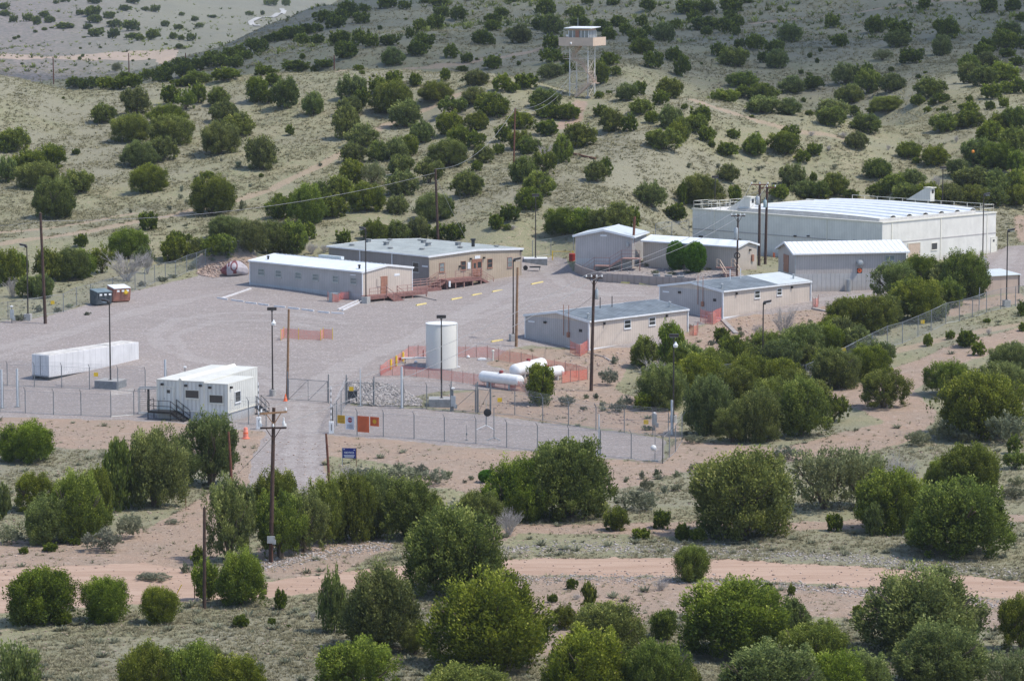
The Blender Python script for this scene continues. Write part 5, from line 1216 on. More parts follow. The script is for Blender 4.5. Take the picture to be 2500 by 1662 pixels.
for b, k in ((A, 0), (Bt, 1)):
    vent(b, roofpt(b, 'x', b.Ly*.5, .7, 1.0, 1.0), .11, .42, M_GALV); vent(b, roofpt(b, 'x', b.Ly*.5, .7, b.Lx-1.4, 1.4), .11, .5, M_GALV)
    for fx in (.38, .5): p = roofpt(b, 'x', b.Ly*.5, .7, b.Lx*fx, b.Ly*.42); MB().tube([p, (p[0], p[1], p[2]+1.2)], .05, 6).build('vent_pipe', M_DARK if not k else M_TRIM, b.root)
    for fx in (.15, .78): wb(MB(), 'R', b.Lx*fx-.1, b.Lx*fx+.1, b.h-.5, b.h-.25, .002, .2).build('wall_light', M_DARK, b.root)
    for fy in (.38, .3): MB().tube([(-.12, b.Ly*fy, b.h*.45), (-.12, b.Ly*fy, b.h+1.6)], .04, 6).build('conduit', M_BROWND, b.root)
    wb(MB(), 'L', b.Ly*.3-.1, b.Ly*.3+.15, b.h*.4, b.h*.58, .05, .3).build('meter_box', M_BROWND, b.root); wb(MB(), 'L', b.Ly*.10, b.Ly*.10+.45, b.h*.62, b.h*.72, .013, .03).build('wall_vent', M_DARK, b.root)
    wb(MB(), 'L', b.Ly*.66, b.Ly*.66+.3, b.h*.80, b.h*.87, .013, .2).build('wall_light', M_DARK, b.root); wb(MB(), 'L', b.Ly*.85, b.Ly*.95, b.h*.78, b.h*.83, .013, .03).build('number_plate', M_TRIM, b.root)
    MB().bar((-.03, -.09, .1), (-.03, -.09, b.h), .1).build('downspout', M_TRIM, b.root); MB().bar((b.Lx+.03, -.09, -.2), (b.Lx+.03, -.09, b.h), .1).build('downspout', M_TRIM, b.root)
m = MB(); m.poly([(Bt.Lx*.62, -.1, Bt.h+.115), (Bt.Lx*.62, Bt.Ly*.5, Bt.h+.825), (Bt.Lx+.08, Bt.Ly*.5, Bt.h+.825), (Bt.Lx+.08, -.1, Bt.h+.115)], (0, 0, .03)); m.build('roof_patch', M_ROOFS, Bt.root)
# 9 --- small shed at right
b = B('utility_shed', 'small tan lean-to shed at the right edge beside a lamp post', 'shed', (2403, 722), (2403, 676), (2389, 668), (2487, 671), use='R')
b.Ly = 3.6; MB().poly([(0, 0, -.4), (b.Lx, 0, -.4), (b.Lx, b.Ly, -.4), (0, b.Ly, -.4)], (0, 0, .4+b.h)).build('wall', ribbed('tan_shed_siding', (.45, .35, .29), 1.2, depth=.3, width=.03), b.root)
MB().poly([(-.2, -.2, b.h+.01), (b.Lx+.2, -.2, b.h+.01), (b.Lx+.2, b.Ly+.2, b.h+.35), (-.2, b.Ly+.2, b.h+.35)], (0, 0, .08)).build('roof', M_ROOFS, b.root)
MB().box(b.Lx-.04, b.Lx+.05, -.08, -.004, -.2, b.h).build('downspout', M_DARK, b.root)
# 10 --- guard house of three container modules
b = B('guard_house', 'cream container guard house with dark windows beside the entrance gate', 'building', (558, 1032), (555.9, 939), (384.3, 929.3), (616.3, 920.4))
h = b.h; L3 = b.Ly/3; zs = b.pl('x', 0, *ZG(1340, 915)).z
for i, (y0, Lx, hh) in enumerate(((0, b.Lx, h-.02), (L3, 11.8, h+.10), (2*L3, 11.8, h+.10))):
    m = MB().box(0, Lx, y0+.01, y0+L3-.01, zs, hh); m.build('module', M_CONT, b.root)
    MB().box(-.05, Lx+.05, y0-.0, y0+L3-.004, hh+.003, hh+.09).build('roof', M_ROOFC, b.root)
    MB().box(-.02, Lx, y0+.03, y0+L3-.03, -.4, zs-.003).build('skirting', M_SKIRT, b.root)
    for yy in (y0+.05, y0+L3-.05): MB().box(-.03, .06, yy-.05, yy+.05, zs, hh-.01).build('corner_post', M_CREAM, b.root)
MB().poly([(-.05, 2*L3-.2, h+.195), (-.05, 2*L3, h+.42), (-.05, 2*L3+.2, h+.195)], (11.9, 0, 0)).build('ridge_flashing', M_CREAM, b.root)
MB().box(-.05, b.Lx, -.06, -.003, zs-.06, zs+.04).box(-.06, -.032, 0, b.Ly, zs-.06, zs+.04).build('base_rail', M_CREAM, b.root)
window(b, 'L', *rect(ZG, 695, 562, 912, 705), rails=0, frame=M_CREAM); window(b, 'L', *rect(ZG, 1058, 635, 1275, 778), rails=0, frame=M_CREAM); window(b, 'R', *rect(ZG, 1445, 598, 1533, 742), rails=0, frame=M_TRIM)
door(b, 'L', *rect(ZG, 525, 520, 368, 870), M_CONT, M_CREAM, lite=(.35, .65, .72, .86))
for u, v in ((355, 480), (712, 500), (932, 500), (1075, 530)): wall_light(b, 'L', *ZG(u, v))
wall_light(b, 'R', *ZG(1380, 530))
p = b.wl('L', *ZG(1320, 1000)); MB().lathe([(.28, -.4), (.28, .9)], (-.35, .25, 0), 14).build('water_drum', M_GALV, b.root)
GH = b
def metal_stair(b, label, deck_c, size, dirv, z, n, loc_side):
    root = thing('metal_stair', label, 'stairs', b.root.location, b.rot, 'black steel stairs at the guard house')
    (x0, x1, y0, y1) = deck_c
    MB().box(x0, x1, y0, y1, z-.06, z).box(x0, x1, y0, y0+.06, z-.2, z-.062).box(x0, x0+.06, y0+.062, y1, z-.2, z-.062).build('landing', M_DARK, root)
    m = MB()
    for x, y in ((x0, y0), (x1-.06, y0), (x0, y1-.06), (x1-.06, y1-.06)): m.box(x+.003, x+.057, y+.003, y+.057, -.3, z-.202)
    m.build('frame', M_DARK, root)
    if dirv == 'y-':   # stair descends toward -y along x0..x1
        m = MB()
        for i in range(n): yy = y0-(i+.5)*.28; zz = z-(i+1)*z/(n+1); m.box(x0+.03, x1-.03, yy-.13, yy+.13, zz-.04, zz)
        for x in (x0, x1): m.bar((x, y0, z-.1), (x, y0-n*.28, .05), .04, .2)
        m.build('stair', M_DARK, root)
        e = y0-n*.28
        railing_path(root, [(x0, y1, z), (x0, y0, z), (x0, e, 0)], 1.0, M_DARK, 1.1, 2, .045); railing_path(root, [(x1, y0, z), (x1, e, 0)], 1.0, M_DARK, 1.1, 2, .045)
        railing_path(root, [(x0, y1, z), (x1, y1, z)], 1.0, M_DARK, 1.1, 2, .045)
    else:
        m = MB()
        for i in range(n): xx = x1+(i+.5)*.28; zz = z-(i+1)*z/(n+1); m.box(xx-.13, xx+.13, y0+.03, y1-.03, zz-.04, zz)
        for y in (y0, y1): m.bar((x1, y, z-.1), (x1+n*.28, y, .05), .04, .2)
        m.build('stair', M_DARK, root); e = x1+n*.28
        railing_path(root, [(x0, y0, z), (x1, y0, z), (e, y0, 0)], 1.0, M_DARK, 1.1, 2, .045); railing_path(root, [(x1, y1, z), (e, y1, 0)], 1.0, M_DARK, 1.1, 2, .045)
d0 = b.wl('L', *ZG(525, 870))[0]; d1 = b.wl('L', *ZG(368, 870))[0]
metal_stair(b, 'black steel stair and landing at the front door of the cream guard house', (-1.35, -.06, min(d0, d1)-.3, max(d0, d1)+1.0), None, 'y-', zs, 5, None)
metal_stair(b, 'black steel stair behind the right corner of the cream guard house', (b.Lx+.05, b.Lx+1.0, -.15, 1.2), None, 'y-', zs*.8, 3, None)
# ------------------------------------------------------------------ yard furniture
def sp(p): return F/p.y                               # pixels per metre at a point
def light_pole(label, base, ytop, kind='round', head='double', cam_y=None, rot=0.0, h=None):
    g = G(*base); h = h or (base[1]-ytop)/sp(g)*1.006
    r = thing('light_pole', label, 'lamp post', g, rot, 'tall dark yard lamp posts')
    z0 = 0
    if kind == 'round': MB().lathe([(.33, -.3), (.33, .62), (.30, .66)], n=20).build('concrete_base', M_CONC, r); z0 = .66
    if kind == 'square': MB().box(-.38, .38, -.38, .38, -.3, .75).build('concrete_base', M_CONC, r, bevel=.02); z0 = .75
    if kind == 'block': MB().box(-1.25, 1.25, -1.1, 1.1, -.3, .72).build('concrete_base', M_CONCD, r, bevel=.03); MB().box(-1.24, 1.24, -1.09, 1.09, .721, .76).build('base_top', M_CONC, r); z0 = .76
    if kind == 'slab': MB().box(-1.5, 1.5, -1.1, 1.1, -.3, .5).build('concrete_base', M_CONCD, r, bevel=.03); MB().box(-1.5, 1.5, -1.1, 1.1, .503, .56).build('base_top', M_TRIM, r); z0 = .56
    MB().tube([(0, 0, z0), (0, 0, h)], .085, 10, .06).build('pole', M_POLE, r)
    MB().box(-.16, .16, -.16, .16, z0, z0+.05).build('base_plate', M_POLE, r)
    if head == 'double':
        q = MB().box(-.46, .46, -.28, .12, h+.0, h+.28).box(-.10, .10, -.1, .1, h-.15, h-.002).build('lamp_head', M_POLE, r, bevel=.02)
        MB().box(-.38, .38, -.24, .06, h-.03, h-.004).build('lens', M_LAMP, q)
    else:
        q = MB().poly([(0, -.2, h+.05), (0, .2, h+.05), (.1, .2, h+.25), (.1, -.2, h+.25)], (.75, 0, .12)).box(-.05, .25, -.05, .05, h-.1, h+.1).build('lamp_head', M_POLE, r)
        MB().box(.25, .8, -.15, .15, h+.02, h+.045).build('lens', M_LAMP, q)
    if cam_y is not None:
        hz = (base[1]-cam_y)/sp(g); MB().lathe([(.05, -.3), (.2, -.22), (.24, .0), (.12, .12), (.05, .3)], (.16, -.08, hz), 12).build('camera_dome', M_WHITE, r, smooth=True)
    return r
light_pole('dark lamp post on a grey block beside the white box trailer', (270, 945), 737, 'block', 'single', rot=2.8)
light_pole('dark lamp post with white camera dome near the gate cone', (665.8, 966), 755, 'round', 'double', 785)
light_pole('dark lamp post at the left boundary fence, beside the wooden pole', (68.5, 782), 602, 'square', 'single', rot=3.0)
light_pole('dark lamp post in front of the cylindrical water tank', (1078, 990), 774, 'block', 'double')
light_pole('dark lamp post beside the tan pole in the yard centre', (1253, 832), 636, 'square', 'single', rot=.3)
light_pole('dark lamp post at the corner of the long grey trailer', (893.5, 740), 561, 'square', 'single', rot=2.6)
light_pole('dark lamp post on a white-topped slab behind the tan office', (1307.5, 640), 479, 'slab', 'double')
light_pole('dark lamp post behind the left end of the white building', (1745, 575), 440, 'round', 'double', h=8)
light_pole('dark lamp post rising behind the right roof of the white building', (2300, 552), 434, 'round', 'double', h=8)
light_pole('dark lamp post in front of the right end of the white building', (2399, 642), 478, 'square', 'single', rot=.4)
light_pole('dark lamp post beside the small tan lean-to shed', (2457, 748), 565, 'square', 'single', rot=.2)
light_pole('dark lamp post among junipers below the farther trailer', (1862, 912), 740, 'square', 'single', rot=.2)
light_pole('dark lamp post with white camera at the fence corner, centre right', (1644, 1030), 820, 'round', 'double', 838)
def upole(label, base, top, mat, r=.16, arms=(), group='wooden utility poles', hgt=None):
    g = G(*base); h = hgt or (base[1]-top[1])/sp(g)*1.006
    t = P(top[0], top[1], g.y) if hgt is None else Vector((g.x+(top[0]-base[0])/sp(g), g.y, g.z+h)); lean = (t.x-g.x)
    o = thing('utility_pole', label, 'utility pole', g, 0, group)
    m = MB().tube([(0, 0, -.4), (lean*.5, 0, h*.5), (lean, 0, h)], r, 12, r*.72); m.build('pole', mat, o)
    pts = []
    for (ah, half, yaw, wood, ins) in arms:
        z = h-ah; x = lean*z/h; c, s_ = math.cos(yaw), math.sin(yaw)
        a = MB().bar((x-half*c, -half*s_-.14, z), (x+half*c, half*s_-.14, z), .10, .13).build('crossarm', wood, o)
        m = MB()
        for d in (-1, 1): m.bar((x+d*half*.55*c, d*half*.55*s_-.15, z-.05), (x, -.12, z-.85), .05)
        m.build('brace', wood, a)
        for i in range(ins):
            f = -.92+1.84*i/max(ins-1, 1); q = (x+f*half*c, f*half*s_-.14, z+.065)
            MB().lathe([(.02, 0), (.07, .03), (.09, .10), (.05, .16), (.07, .22), (.02, .26)], q, 8).build('insulator', M_WHITE if mat is M_WOODP else M_GALV, a); pts.append(Vector(q)+Vector((0, 0, .26))+g)
    o['_h'] = 0; del o['_h']
    return o, g+Vector((lean, 0, h)), pts, h, lean
def can(o, lean, h, z, dx=.35, r=.24, hh=.95, mat=None, dy=-.1):
    x = lean*z/h+dx; MB().lathe([(r*.9, 0), (r, .05), (r, hh-.1), (r*.7, hh)], (x, dy, z), 14).lathe([(.05, hh), (.06, hh+.25)], (x, dy, z), 8).build('transformer', mat or M_GALV, o, smooth=True)
u1 = upole('tall dark leaning wooden pole at the left edge of the yard', (111, 790), (98.5, 519), M_WOODP, .19)
u2 = upole('bare tan wooden pole standing at the left gatepost', (701, 975), (705, 753), M_WOODT, .14)
u3 = upole('foreground pole with two crossarms and a grey box beside the gate road', (661, 1372), (668.5, 988), M_WOODP, .17, ((.35, 1.05, .5, M_WOODT, 2), (1.45, .95, .06, M_WOODP, 3)))
p = u3[1]; MB().box(-.12, .42, -.36, -.12, 1.45, 1.95).box(.25, .5, -.34, -.13, 1.38, 1.7).build('meter_box', M_GALV, u3[0], loc=(-.1, 0, 0)); MB().tube([(.12, -.2, 0), (.12, -.2, 1.45)], .04, 6).build('conduit', M_WOODR, u3[0])
for dx in (-.95, .75): can(u3[0], u3[4], u3[3], u3[3]-1.32, dx, .10, .38, M_WHITE, -.14)
u4 = upole('short dark wooden pole standing alone at the lower left', (499, 1487), (499, 1233), M_WOODP, .13)
u5 = upole('reddish post rising from the junipers left of the gate road', (568, 1207), (558, 1051), M_WOODR, .12)
u6 = upole('reddish post leaning beside the blue sign', (805, 1190), (796, 1056), M_WOODR, .12)
u7 = upole('tall dark pole with crossarm and transformer in front of the nearer trailer', (1443, 954), (1450.5, 670), M_WOODP, .18, ((.25, .85, .05, M_WOODP, 4),))
can(u7[0], u7[4], u7[3], u7[3]-2.4, .32, .17, 1.0)
u8 = upole('tan wooden pole beside the yard lamp post', (1260, 846), (1263.5, 652), M_WOODT, .16)
u9 = upole('reddish pole between the gabled shed and the low shed', (1543, 650), (1549.6, 529), M_WOODR, .19)
u10 = upole('left of the twin dark poles before the white building', (1853, 649), (1855, 444), M_WOODP, .19, ((.35, 1.1, .05, M_WOODR, 3),))
can(u10[0], u10[4], u10[3], u10[3]-2.9, -.25, .26, 1.1)
u11 = upole('right of the twin dark poles before the white building', (1868, 645), (1873, 452), M_WOODP, .19, ((.3, 1.1, .05, M_WOODR, 3),))
can(u11[0], u11[4], u11[3], u11[3]-2.8, -.2, .22, .95, simple('blue_grey_paint', (.33, .42, .45), .5))
u12 = upole('shorter crossarm pole with long transformer beside the low shed stair', (1799, 676), (1802, 523), M_WOODP, .13, ((.2, .85, .02, M_WOODP, 4),))
can(u12[0], u12[4], u12[3], u12[3]-3.1, -.2, .24, 1.5)
m = MB()
for r_ in (.30, .36): m.tube([(math.cos(a)*r_, -.2, 2.6+math.sin(a)*r_) for a in [i*math.pi/8 for i in range(17)]], .035, 5, cap=False)
m.build('cable_coil', M_DARK, u12[0])
u13 = upole('slender reddish pole standing among hillside junipers', (1254, 412), (1257.5, 265), M_WOODR, .14)
u14 = upole('dark pole rising behind the tan office roof', (1070, 600), (1063, 413), M_WOODP, .19)
for i, (x0, y0, x1, y1) in enumerate(((131, 206, 129.5, 141), (315, 178, 314, 131), (453, 152, 453, 130), (816, 172, 816, 136))):
    upole(['thin far pole, leftmost of those in the pale valley', 'thin far pole above the lone bush in the valley', 'short thin far pole nearest the dark slope of junipers', 'faint thin pole just above the near ridge crest'][i], (x0, y0), (x1, y1), M_WOODR, .15)
def wire(label, a, c, sag, r=.022, n=16):
    pts = []
    for i in range(n+1): t = i/n; p = a.lerp(c, t); p = Vector((p.x, p.y, p.z-4*sag*t*(1-t))); pts.append(p)
    o = MB().tube(pts, r, 5).build('power_line', M_WIRE); tag(o, label, 'power line', 'overhead lines between the poles'); return o
wire('long sagging wire from the leaning left pole to the office pole', u1[1]+Vector((0, 0, -.9)), u14[1]+Vector((0, 0, -.5)), 1.6)
wire('wire leaving the frame left of the leaning left pole', u1[1]+Vector((0, 0, -.9)), G(-200, 560)+Vector((0, 0, 2)), 1.0)
wire('wire rising from the office pole to the slender hillside pole', u14[1], u13[1], 2.2)
guy = G(1142, 592); wire('guy wire slanting right down from the office pole', u14[1]+Vector((0, 0, -1)), guy, .1, .018)
tw = G(1392, 232)
wire('upper wire rising from the hillside pole towards the lookout tower', u13[1], tw+Vector((0, 0, 3)), 1.6)
wire('lower wire rising from the hillside pole towards the lookout tower', u13[1]+Vector((0, 0, -.3)), tw+Vector((0, 0, 2.2)), 1.8)
for k, i in enumerate((0, -1)):
    wire(['left', 'right'][k]+' wire from the crossarm pole down to the foreground pole', u7[2][i], u3[2][i], 1.0)
    wire(['left', 'right'][k]+' wire between the trailer crossarm pole and the shed stair pole', u7[2][i], u12[2][i], .8)
    wire(['left', 'right'][k]+' wire between the shed stair pole and the twin poles', u12[2][i], u10[2][i], .4)
wire('service wire from the twin poles down to the gabled shed', u10[1]+Vector((0, 0, -1)), SH.loc(0, SH.Ly*.1, SH.h), .6)
wire('service wire from the trailer pole down to the nearer trailer', u7[1]+Vector((0, 0, -2)), A.loc(0, A.Ly*.4, A.h+.5), .2)
guy = G(541, 1195); wire('guy wire anchored beside the foreground pole', u3[1]+Vector((0, 0, -2)), guy, .05, .018)
# ---- chain-link fences
def subdiv(pts, step):
    out = [pts[0]]
    for a, c in zip(pts[:-1], pts[1:]):
        k = max(1, int((c-a).length/step))
        for i in range(1, k+1):
            p = a.lerp(c, i/k); out.append(Vector((p.x, p.y, H(p.x, p.y))))
    return out
def fence(label, px, hgt=2.15, arm=.4, step=9, rail=True, cover=None, dark=False, top=False):
    pts = [G(*p) for p in px]; o = thing('chain_link_fence', label, 'fence', pts[0], 0, 'chain link fences'); org = pts[0]
    L = [p-org for p in pts]; fine = [p-org for p in subdiv(pts, 2.0)]
    sheet('wire_mesh', fine, .03, hgt, M_CHAIN, o)
    for i, p in enumerate(L):
        a = L[max(i-1, 0)]; c = L[min(i+1, len(L)-1)]; d = (c-a); d.z = 0; d.normalize(); nrm = Vector((d.y, -d.x, 0))
        m = MB().tube([p+Vector((0, 0, -.3)), p+Vector((0, 0, hgt+.05))], .045, 7)
        if arm: m.tube([p+Vector((0, 0, hgt+.05)), p+Vector((0, 0, hgt+.12))+nrm*.05, p+Vector((0, 0, hgt+arm))+nrm*arm*.7], .03, 6)
        m.build('post', M_POLE if dark else M_GALVD, o)
    if top: MB().tube([p+Vector((0, 0, hgt)) for p in L], .022, 6).build('top_rail', M_GALVD, o)
    m = MB(); m.tube([p+Vector((0, 0, .05)) for p in fine], .018, 4); m.tube([p+Vector((0, 0, hgt)) for p in fine], .012, 4); m.build('tension_wire', M_GALV, o)
    if arm:
        m = MB()
        for k in (.15, .28, .4):
            m.tube([p+Vector((0, 0, hgt+k)) for p in L], .008, 4)
        m.build('barbed_wire', M_GALV, o)
    return o
M_GALVD = simple('dull_galvanised', (.23, .24, .245), .6, .3, .15, 4)
fence('outer fence run at the left edge of the yard', [(-210, 998), (-150, 1001), (-80, 1003), (0, 1005), (62, 1008), (131, 1012), (198, 1014), (271, 1018), (327, 1013)])
fence('inner fence run passing the white box trailer', [(-200, 933), (-120, 936), (-50, 938), (18, 941), (84, 944), (151, 946), (219, 950), (288, 953), (355, 957)])
fence('short fence run between guard house and entrance road', [(560, 1030), (607, 1035), (650, 1040)], 2.15)
fence('outer front fence run with four signs, right of the gate', [(812, 1055), (872, 1063), (936, 1066), (1011, 1071), (1085, 1078), (1162, 1083), (1237, 1092), (1312, 1100), (1388, 1107), (1466, 1113), (1541, 1119), (1618, 1131)])
fence('fence corner run going back beside the lamp post', [(1618, 1131), (1634, 1117), (1649, 1103), (1665, 1078)], 2.3)
fence('inner front fence run behind the dish tripod', [(1197, 1011), (1257, 1013), (1325, 1026), (1388, 1038), (1455, 1050), (1524, 1056), (1594, 1062), (1632, 1066)])
fence('inner fence run beside the riprap stones', [(912, 988), (985, 995), (1042, 998), (1100, 1003)], 2.2)
fence('side fence run between the two gates', [(812, 1055), (822, 1040), (833, 1015), (843, 990)], 2.3)
fence('hillside boundary fence run climbing to the right', [(1704, 955), (1740, 948), (1790, 943), (1850, 940), (1967, 946), (2046, 910), (2129, 866), (2166, 848), (2203, 838), (2241, 822), (2273, 808), (2309, 790), (2342, 784), (2374, 775), (2408, 763), (2443, 754), (2479, 748), (2600, 735)], 2.3, 0, top=True)
fence('left boundary fence run along the brush', [(-120, 812), (-40, 790), (20, 782), (155, 762), (187, 746), (222, 738), (275, 722), (330, 708), (354, 701), (378, 689), (404, 683), (429, 678), (456, 665), (480, 658), (502, 650), (560, 632), (620, 622)], 2.1, 0, top=True)
fence('rear fence run behind the tan office and gabled shed', [(1300, 628), (1345, 622), (1400, 612)], 2.1, 0, top=True)
fence('rear fence run behind the low shed', [(1600, 590), (1640, 585), (1682, 582)], 2.3, 0, top=True)
fence('short fence piece with rail below the junipers', [(2390, 760), (2391, 745)], 2.0, 0)
def gate(name, label, p0, p1, h, bays, diag, group=None, mat=None, mesh=True, x=False):
    a, c = G(*p0), G(*p1); o = thing(name, label, 'gate', a, 0, group); d = c-a; mt = mat or M_GALVD
    m = MB(); z = Vector((0, 0, 1))
    m.tube([z*h, d+z*h], .03, 6); m.tube([z*.12, d+z*.12], .03, 6)
    for i in range(bays+1): q = d*(i/bays); m.tube([q+z*.12, q+z*h], .03, 6)
    for i in range(bays):
        q, r = d*(i/bays), d*((i+1)/bays); m.tube([q+z*.12, r+z*h], .022, 5)
        if x: m.tube([q+z*h, r+z*.12], .022, 5)
    m.build('gate_frame', mt, o)
    for q in (Vector((0, 0, 0)), d): MB().tube([q+z*-.3+d.normalized()*(-.1 if q.length == 0 else .1), q+z*(h+.7)+d.normalized()*(-.1 if q.length == 0 else .1)], .06, 8).build('gate_post', mt, o)
    if mesh: sheet('wire_mesh', [Vector((0, 0, 0)), d], .13, h, M_CHAIN, o)
gate('sliding_gate', 'wide sliding steel gate across the entrance road', (705, 977), (800, 984), 2.15, 2, 1)
gate('braced_gate', 'braced gate frame beside the riprap stones', (848, 987), (911, 991), 2.2, 2, 1, x=True)
gate('double_gate', 'double gate with a box, left leaf behind the tripod', (1104, 1004), (1160, 1008), 2.2, 1, 1)
gate('narrow_gate', 'narrow gate in the inner fence, right of the double gate', (1168, 1008), (1196, 1011), 2.3, 1, 1)
# ---- orange netting
def net(label, px, h, mat, posts=True, closed=False, rail=None):
    pts = [G(*p) for p in px]; org = pts[0]
    o = thing('safety_netting', label, 'netting', org, 0, 'orange safety netting')
    rg = random.Random(len(label)); fine = []
    sub = subdiv(pts, 1.2)
    for p in sub: fine.append(p-org)
    me = bpy.data.meshes.new('net'); vs = []; fs = []; uv = []; L = 0
    for i, p in enumerate(fine):
        if i: L += (p-fine[i-1]).length
        hh = h*(1-.10*rg.random()); j = rg.uniform(-.06, .06)
        vs += [(p.x, p.y, p.z+.05), (p.x+j, p.y+j, p.z+hh*.55), (p.x, p.y, p.z+hh)]; uv += [(L, 0), (L, h/2), (L, h)]
        if i: k = 3*i; fs += [(k-3, k, k+1, k-2), (k-2, k+1, k+2, k-1)]
    me.from_pydata(vs, [], fs); lay = me.uv_layers.new(name='UVMap')
    for lp in me.loops: lay.data[lp.index].uv = uv[lp.vertex_index]
    link('net', me, mat, o)
    for p in pts: q = p-org; MB().tube([q+Vector((0, 0, -.2)), q+Vector((0, 0, h+.12))], .035, 6).build('post', rail or M_RAIL, o)
    return o
def lerp2(a, c, n): return [(a[0]+(c[0]-a[0])*i/n, a[1]+(c[1]-a[1])*i/n) for i in range(n+1)]
enc = lerp2((928, 918), (988, 917), 2)+lerp2((988, 917), (1076, 927), 3)[1:]+lerp2((1076, 927), (1157, 939), 3)[1:]+lerp2((1157, 939), (1283, 958), 5)[1:]
net('front run of faded netting around the tank enclosure', enc, 1.15, M_NET)
net('left run of faded netting with white top rail by the yellow bollards', lerp2((928, 918), (997, 873), 4), 1.15, M_NET, rail=M_GALV)
net('rear run of faded netting behind the tank', lerp2((997, 873), (1045, 872), 2)+lerp2((1110, 872), (1190, 874), 3)+lerp2((1190, 874), (1300, 896), 4)[1:]+lerp2((1300, 896), (1434, 926), 5)[1:], 1.25, M_NET)
net('right run of bright netting beside the tall crossarm pole', lerp2((1372, 936), (1434, 927), 3), 1.2, M_NETO)
net('bright orange barrier net standing in the open yard', [(686, 831), (693, 826), (729, 829), (783, 831), (789, 827), (812, 829)], 1.15, M_NETO, rail=M_YEL2)
net('netting box at the left end of the nearer trailer', [(1392, 862), (1404, 868), (1416, 871), (1434, 861), (1434, 852)], 1.35, M_NETO)
net('netting box at the left end of the farther trailer', [(1710, 786), (1722, 791), (1740, 793), (1761, 783)], 1.6, M_NETO)
net('netting box at the right end of the nearer trailer', [(1684, 819), (1693, 820), (1702, 819), (1704, 812)], 1.2, M_NETO)
net('netting box at the right end of the farther trailer', [(1984, 750), (1991, 751), (1997, 749), (1998, 743)], 1.05, M_NETO)
net('netting around the condenser beside the long grey trailer', [(800, 733), (812, 738), (826, 738), (832, 732), (852, 731), (853, 726)], 1.0, M_NETO)
def prism_box(name, label, cat, base, w_, d_, h_, mat, rot=0, extra=None, group=None):
    g = G(*base); r = thing(name, label, cat, g, rot, group); MB().box(-w_/2, w_/2, -d_/2, d_/2, -.1, h_).build('body', mat, r, bevel=.02)
    MB().box(-w_/2-.02, w_/2+.02, -d_/2-.02, d_/2+.02, h_+.002, h_+.05).build('lid', mat, r); return r
prism_box('condenser', 'grey air conditioning condenser inside netting by the long trailer', 'air conditioner', (815, 736), .9, .8, .95, M_GALV, .7)
prism_box('condenser', 'small grey condenser inside netting at the nearer trailer', 'air conditioner', (1418, 862), .8, .6, .9, M_GALV, .7)
prism_box('condenser', 'small grey condenser inside netting at the farther trailer', 'air conditioner', (1738, 785), .8, .6, .9, M_GALV, .7)
# ---- tank enclosure
g = G(1078, 897); r = thing('water_tank', 'pale upright cylindrical water tank in the netted enclosure', 'tank', g)
MB().lathe([(1.62, -.2), (1.62, 4.55), (1.60, 4.60)], n=48).build('shell', M_TANK, r, smooth=True); MB().lathe([(1.66, 4.602), (1.66, 4.66), (1.0, 4.74), (.05, 4.78)], n=48).build('roof', M_WHITE, r)
MB().lathe([(1.75, -.2), (1.75, .06)], n=40).build('footing', M_CONC, r); MB().tube([(1.64, -.3, .1), (1.64, -.3, 4.6)], .05, 8).build('pipe', M_WHITE, r); MB().lathe([(.18, 0), (.18, .1)], (1.75, .1, .02), 10).build('flange', M_WHITE, r)
def propane(label, p0, p1, r, lift=.35):
    a, c = G(*p0), G(*p1); d = c-a; L = Vector((d.x, d.y)).length; yaw = math.atan2(d.y, d.x)
    o = thing('propane_tank', label, 'tank', a, yaw, 'white horizontal gas tanks'); z = r+lift; k = 6
    prof = [(r*math.sin(i*math.pi/2/k), -r*.6*math.cos(i*math.pi/2/k)) for i in range(k+1)]; prof[0] = (.01, prof[0][1]); prof += [(q[0], L-q[1]) for q in reversed(prof)]
    MB().lathe(prof, (0, 0, z), 28, 'x').build('shell', M_WHITE, o, smooth=True)
    MB().lathe([(.22, z+r-.03), (.22, z+r+.16), (.18, z+r+.24)], (L*.5, 0, 0), 14).build('valve_dome', M_MAROON, o)
    for f in (.2, .8): MB().box(L*f-.12, L*f+.12, -r*.8, r*.8, -.2, z-r*.72).build('saddle', M_CONC, o)
propane('nearest white gas tank lying along the front netting', (1180, 941), (1268, 953), .58)
propane('rear white gas tank pointing up and right behind the small juniper', (1258, 928), (1322, 905), .66)
propane('right white gas tank partly behind the bare twigs', (1306, 938), (1366, 924), .58)
for i, (x, y) in enumerate(((954.7, 903), (967.7, 894), (984.4, 885))):
    g = G(x, y); r = thing('bollard', ['front yellow bollard at the netting corner', 'middle yellow bollard of three by the netting', 'rear yellow bollard nearest the white pipe'][i], 'bollard', g, 0, 'yellow bollards by the tank enclosure')
    MB().lathe([(.11, -.2), (.11, 1.05), (.07, 1.12), (.01, 1.14)], n=14).build('post', M_YEL2, r, smooth=True); MB().lathe([(.16, 0), (.16, .05)], n=12).build('collar', M_CONC, r)
def small(name, label, cat, base, fn, rot=0, group=None):
    g = G(*base); r = thing(name, label, cat, g, rot, group); fn(r); return r
def f(r):
    MB().tube([(-1.6, 0, .55), (1.9, .1, .62)], .09, 10).build('pipe', M_WHITE, r); MB().tube([(-1.6, 0, .5), (-1.9, -.02, .5)], .14, 10).build('valve_cap', M_RED, r)
    for x in (-1.2, 1.2): MB().box(x-.04, x+.04, -.04, .04, -.1, .5).build('leg', M_DARK, r)
    MB().tube([(.7, .1, .6), (.7, .1, 1.4)], .05, 8).build('riser', M_MAROON, r)
small('water_pipe', 'white horizontal pipe with red cap left of the water tank', 'pipe', (1017, 887), f)
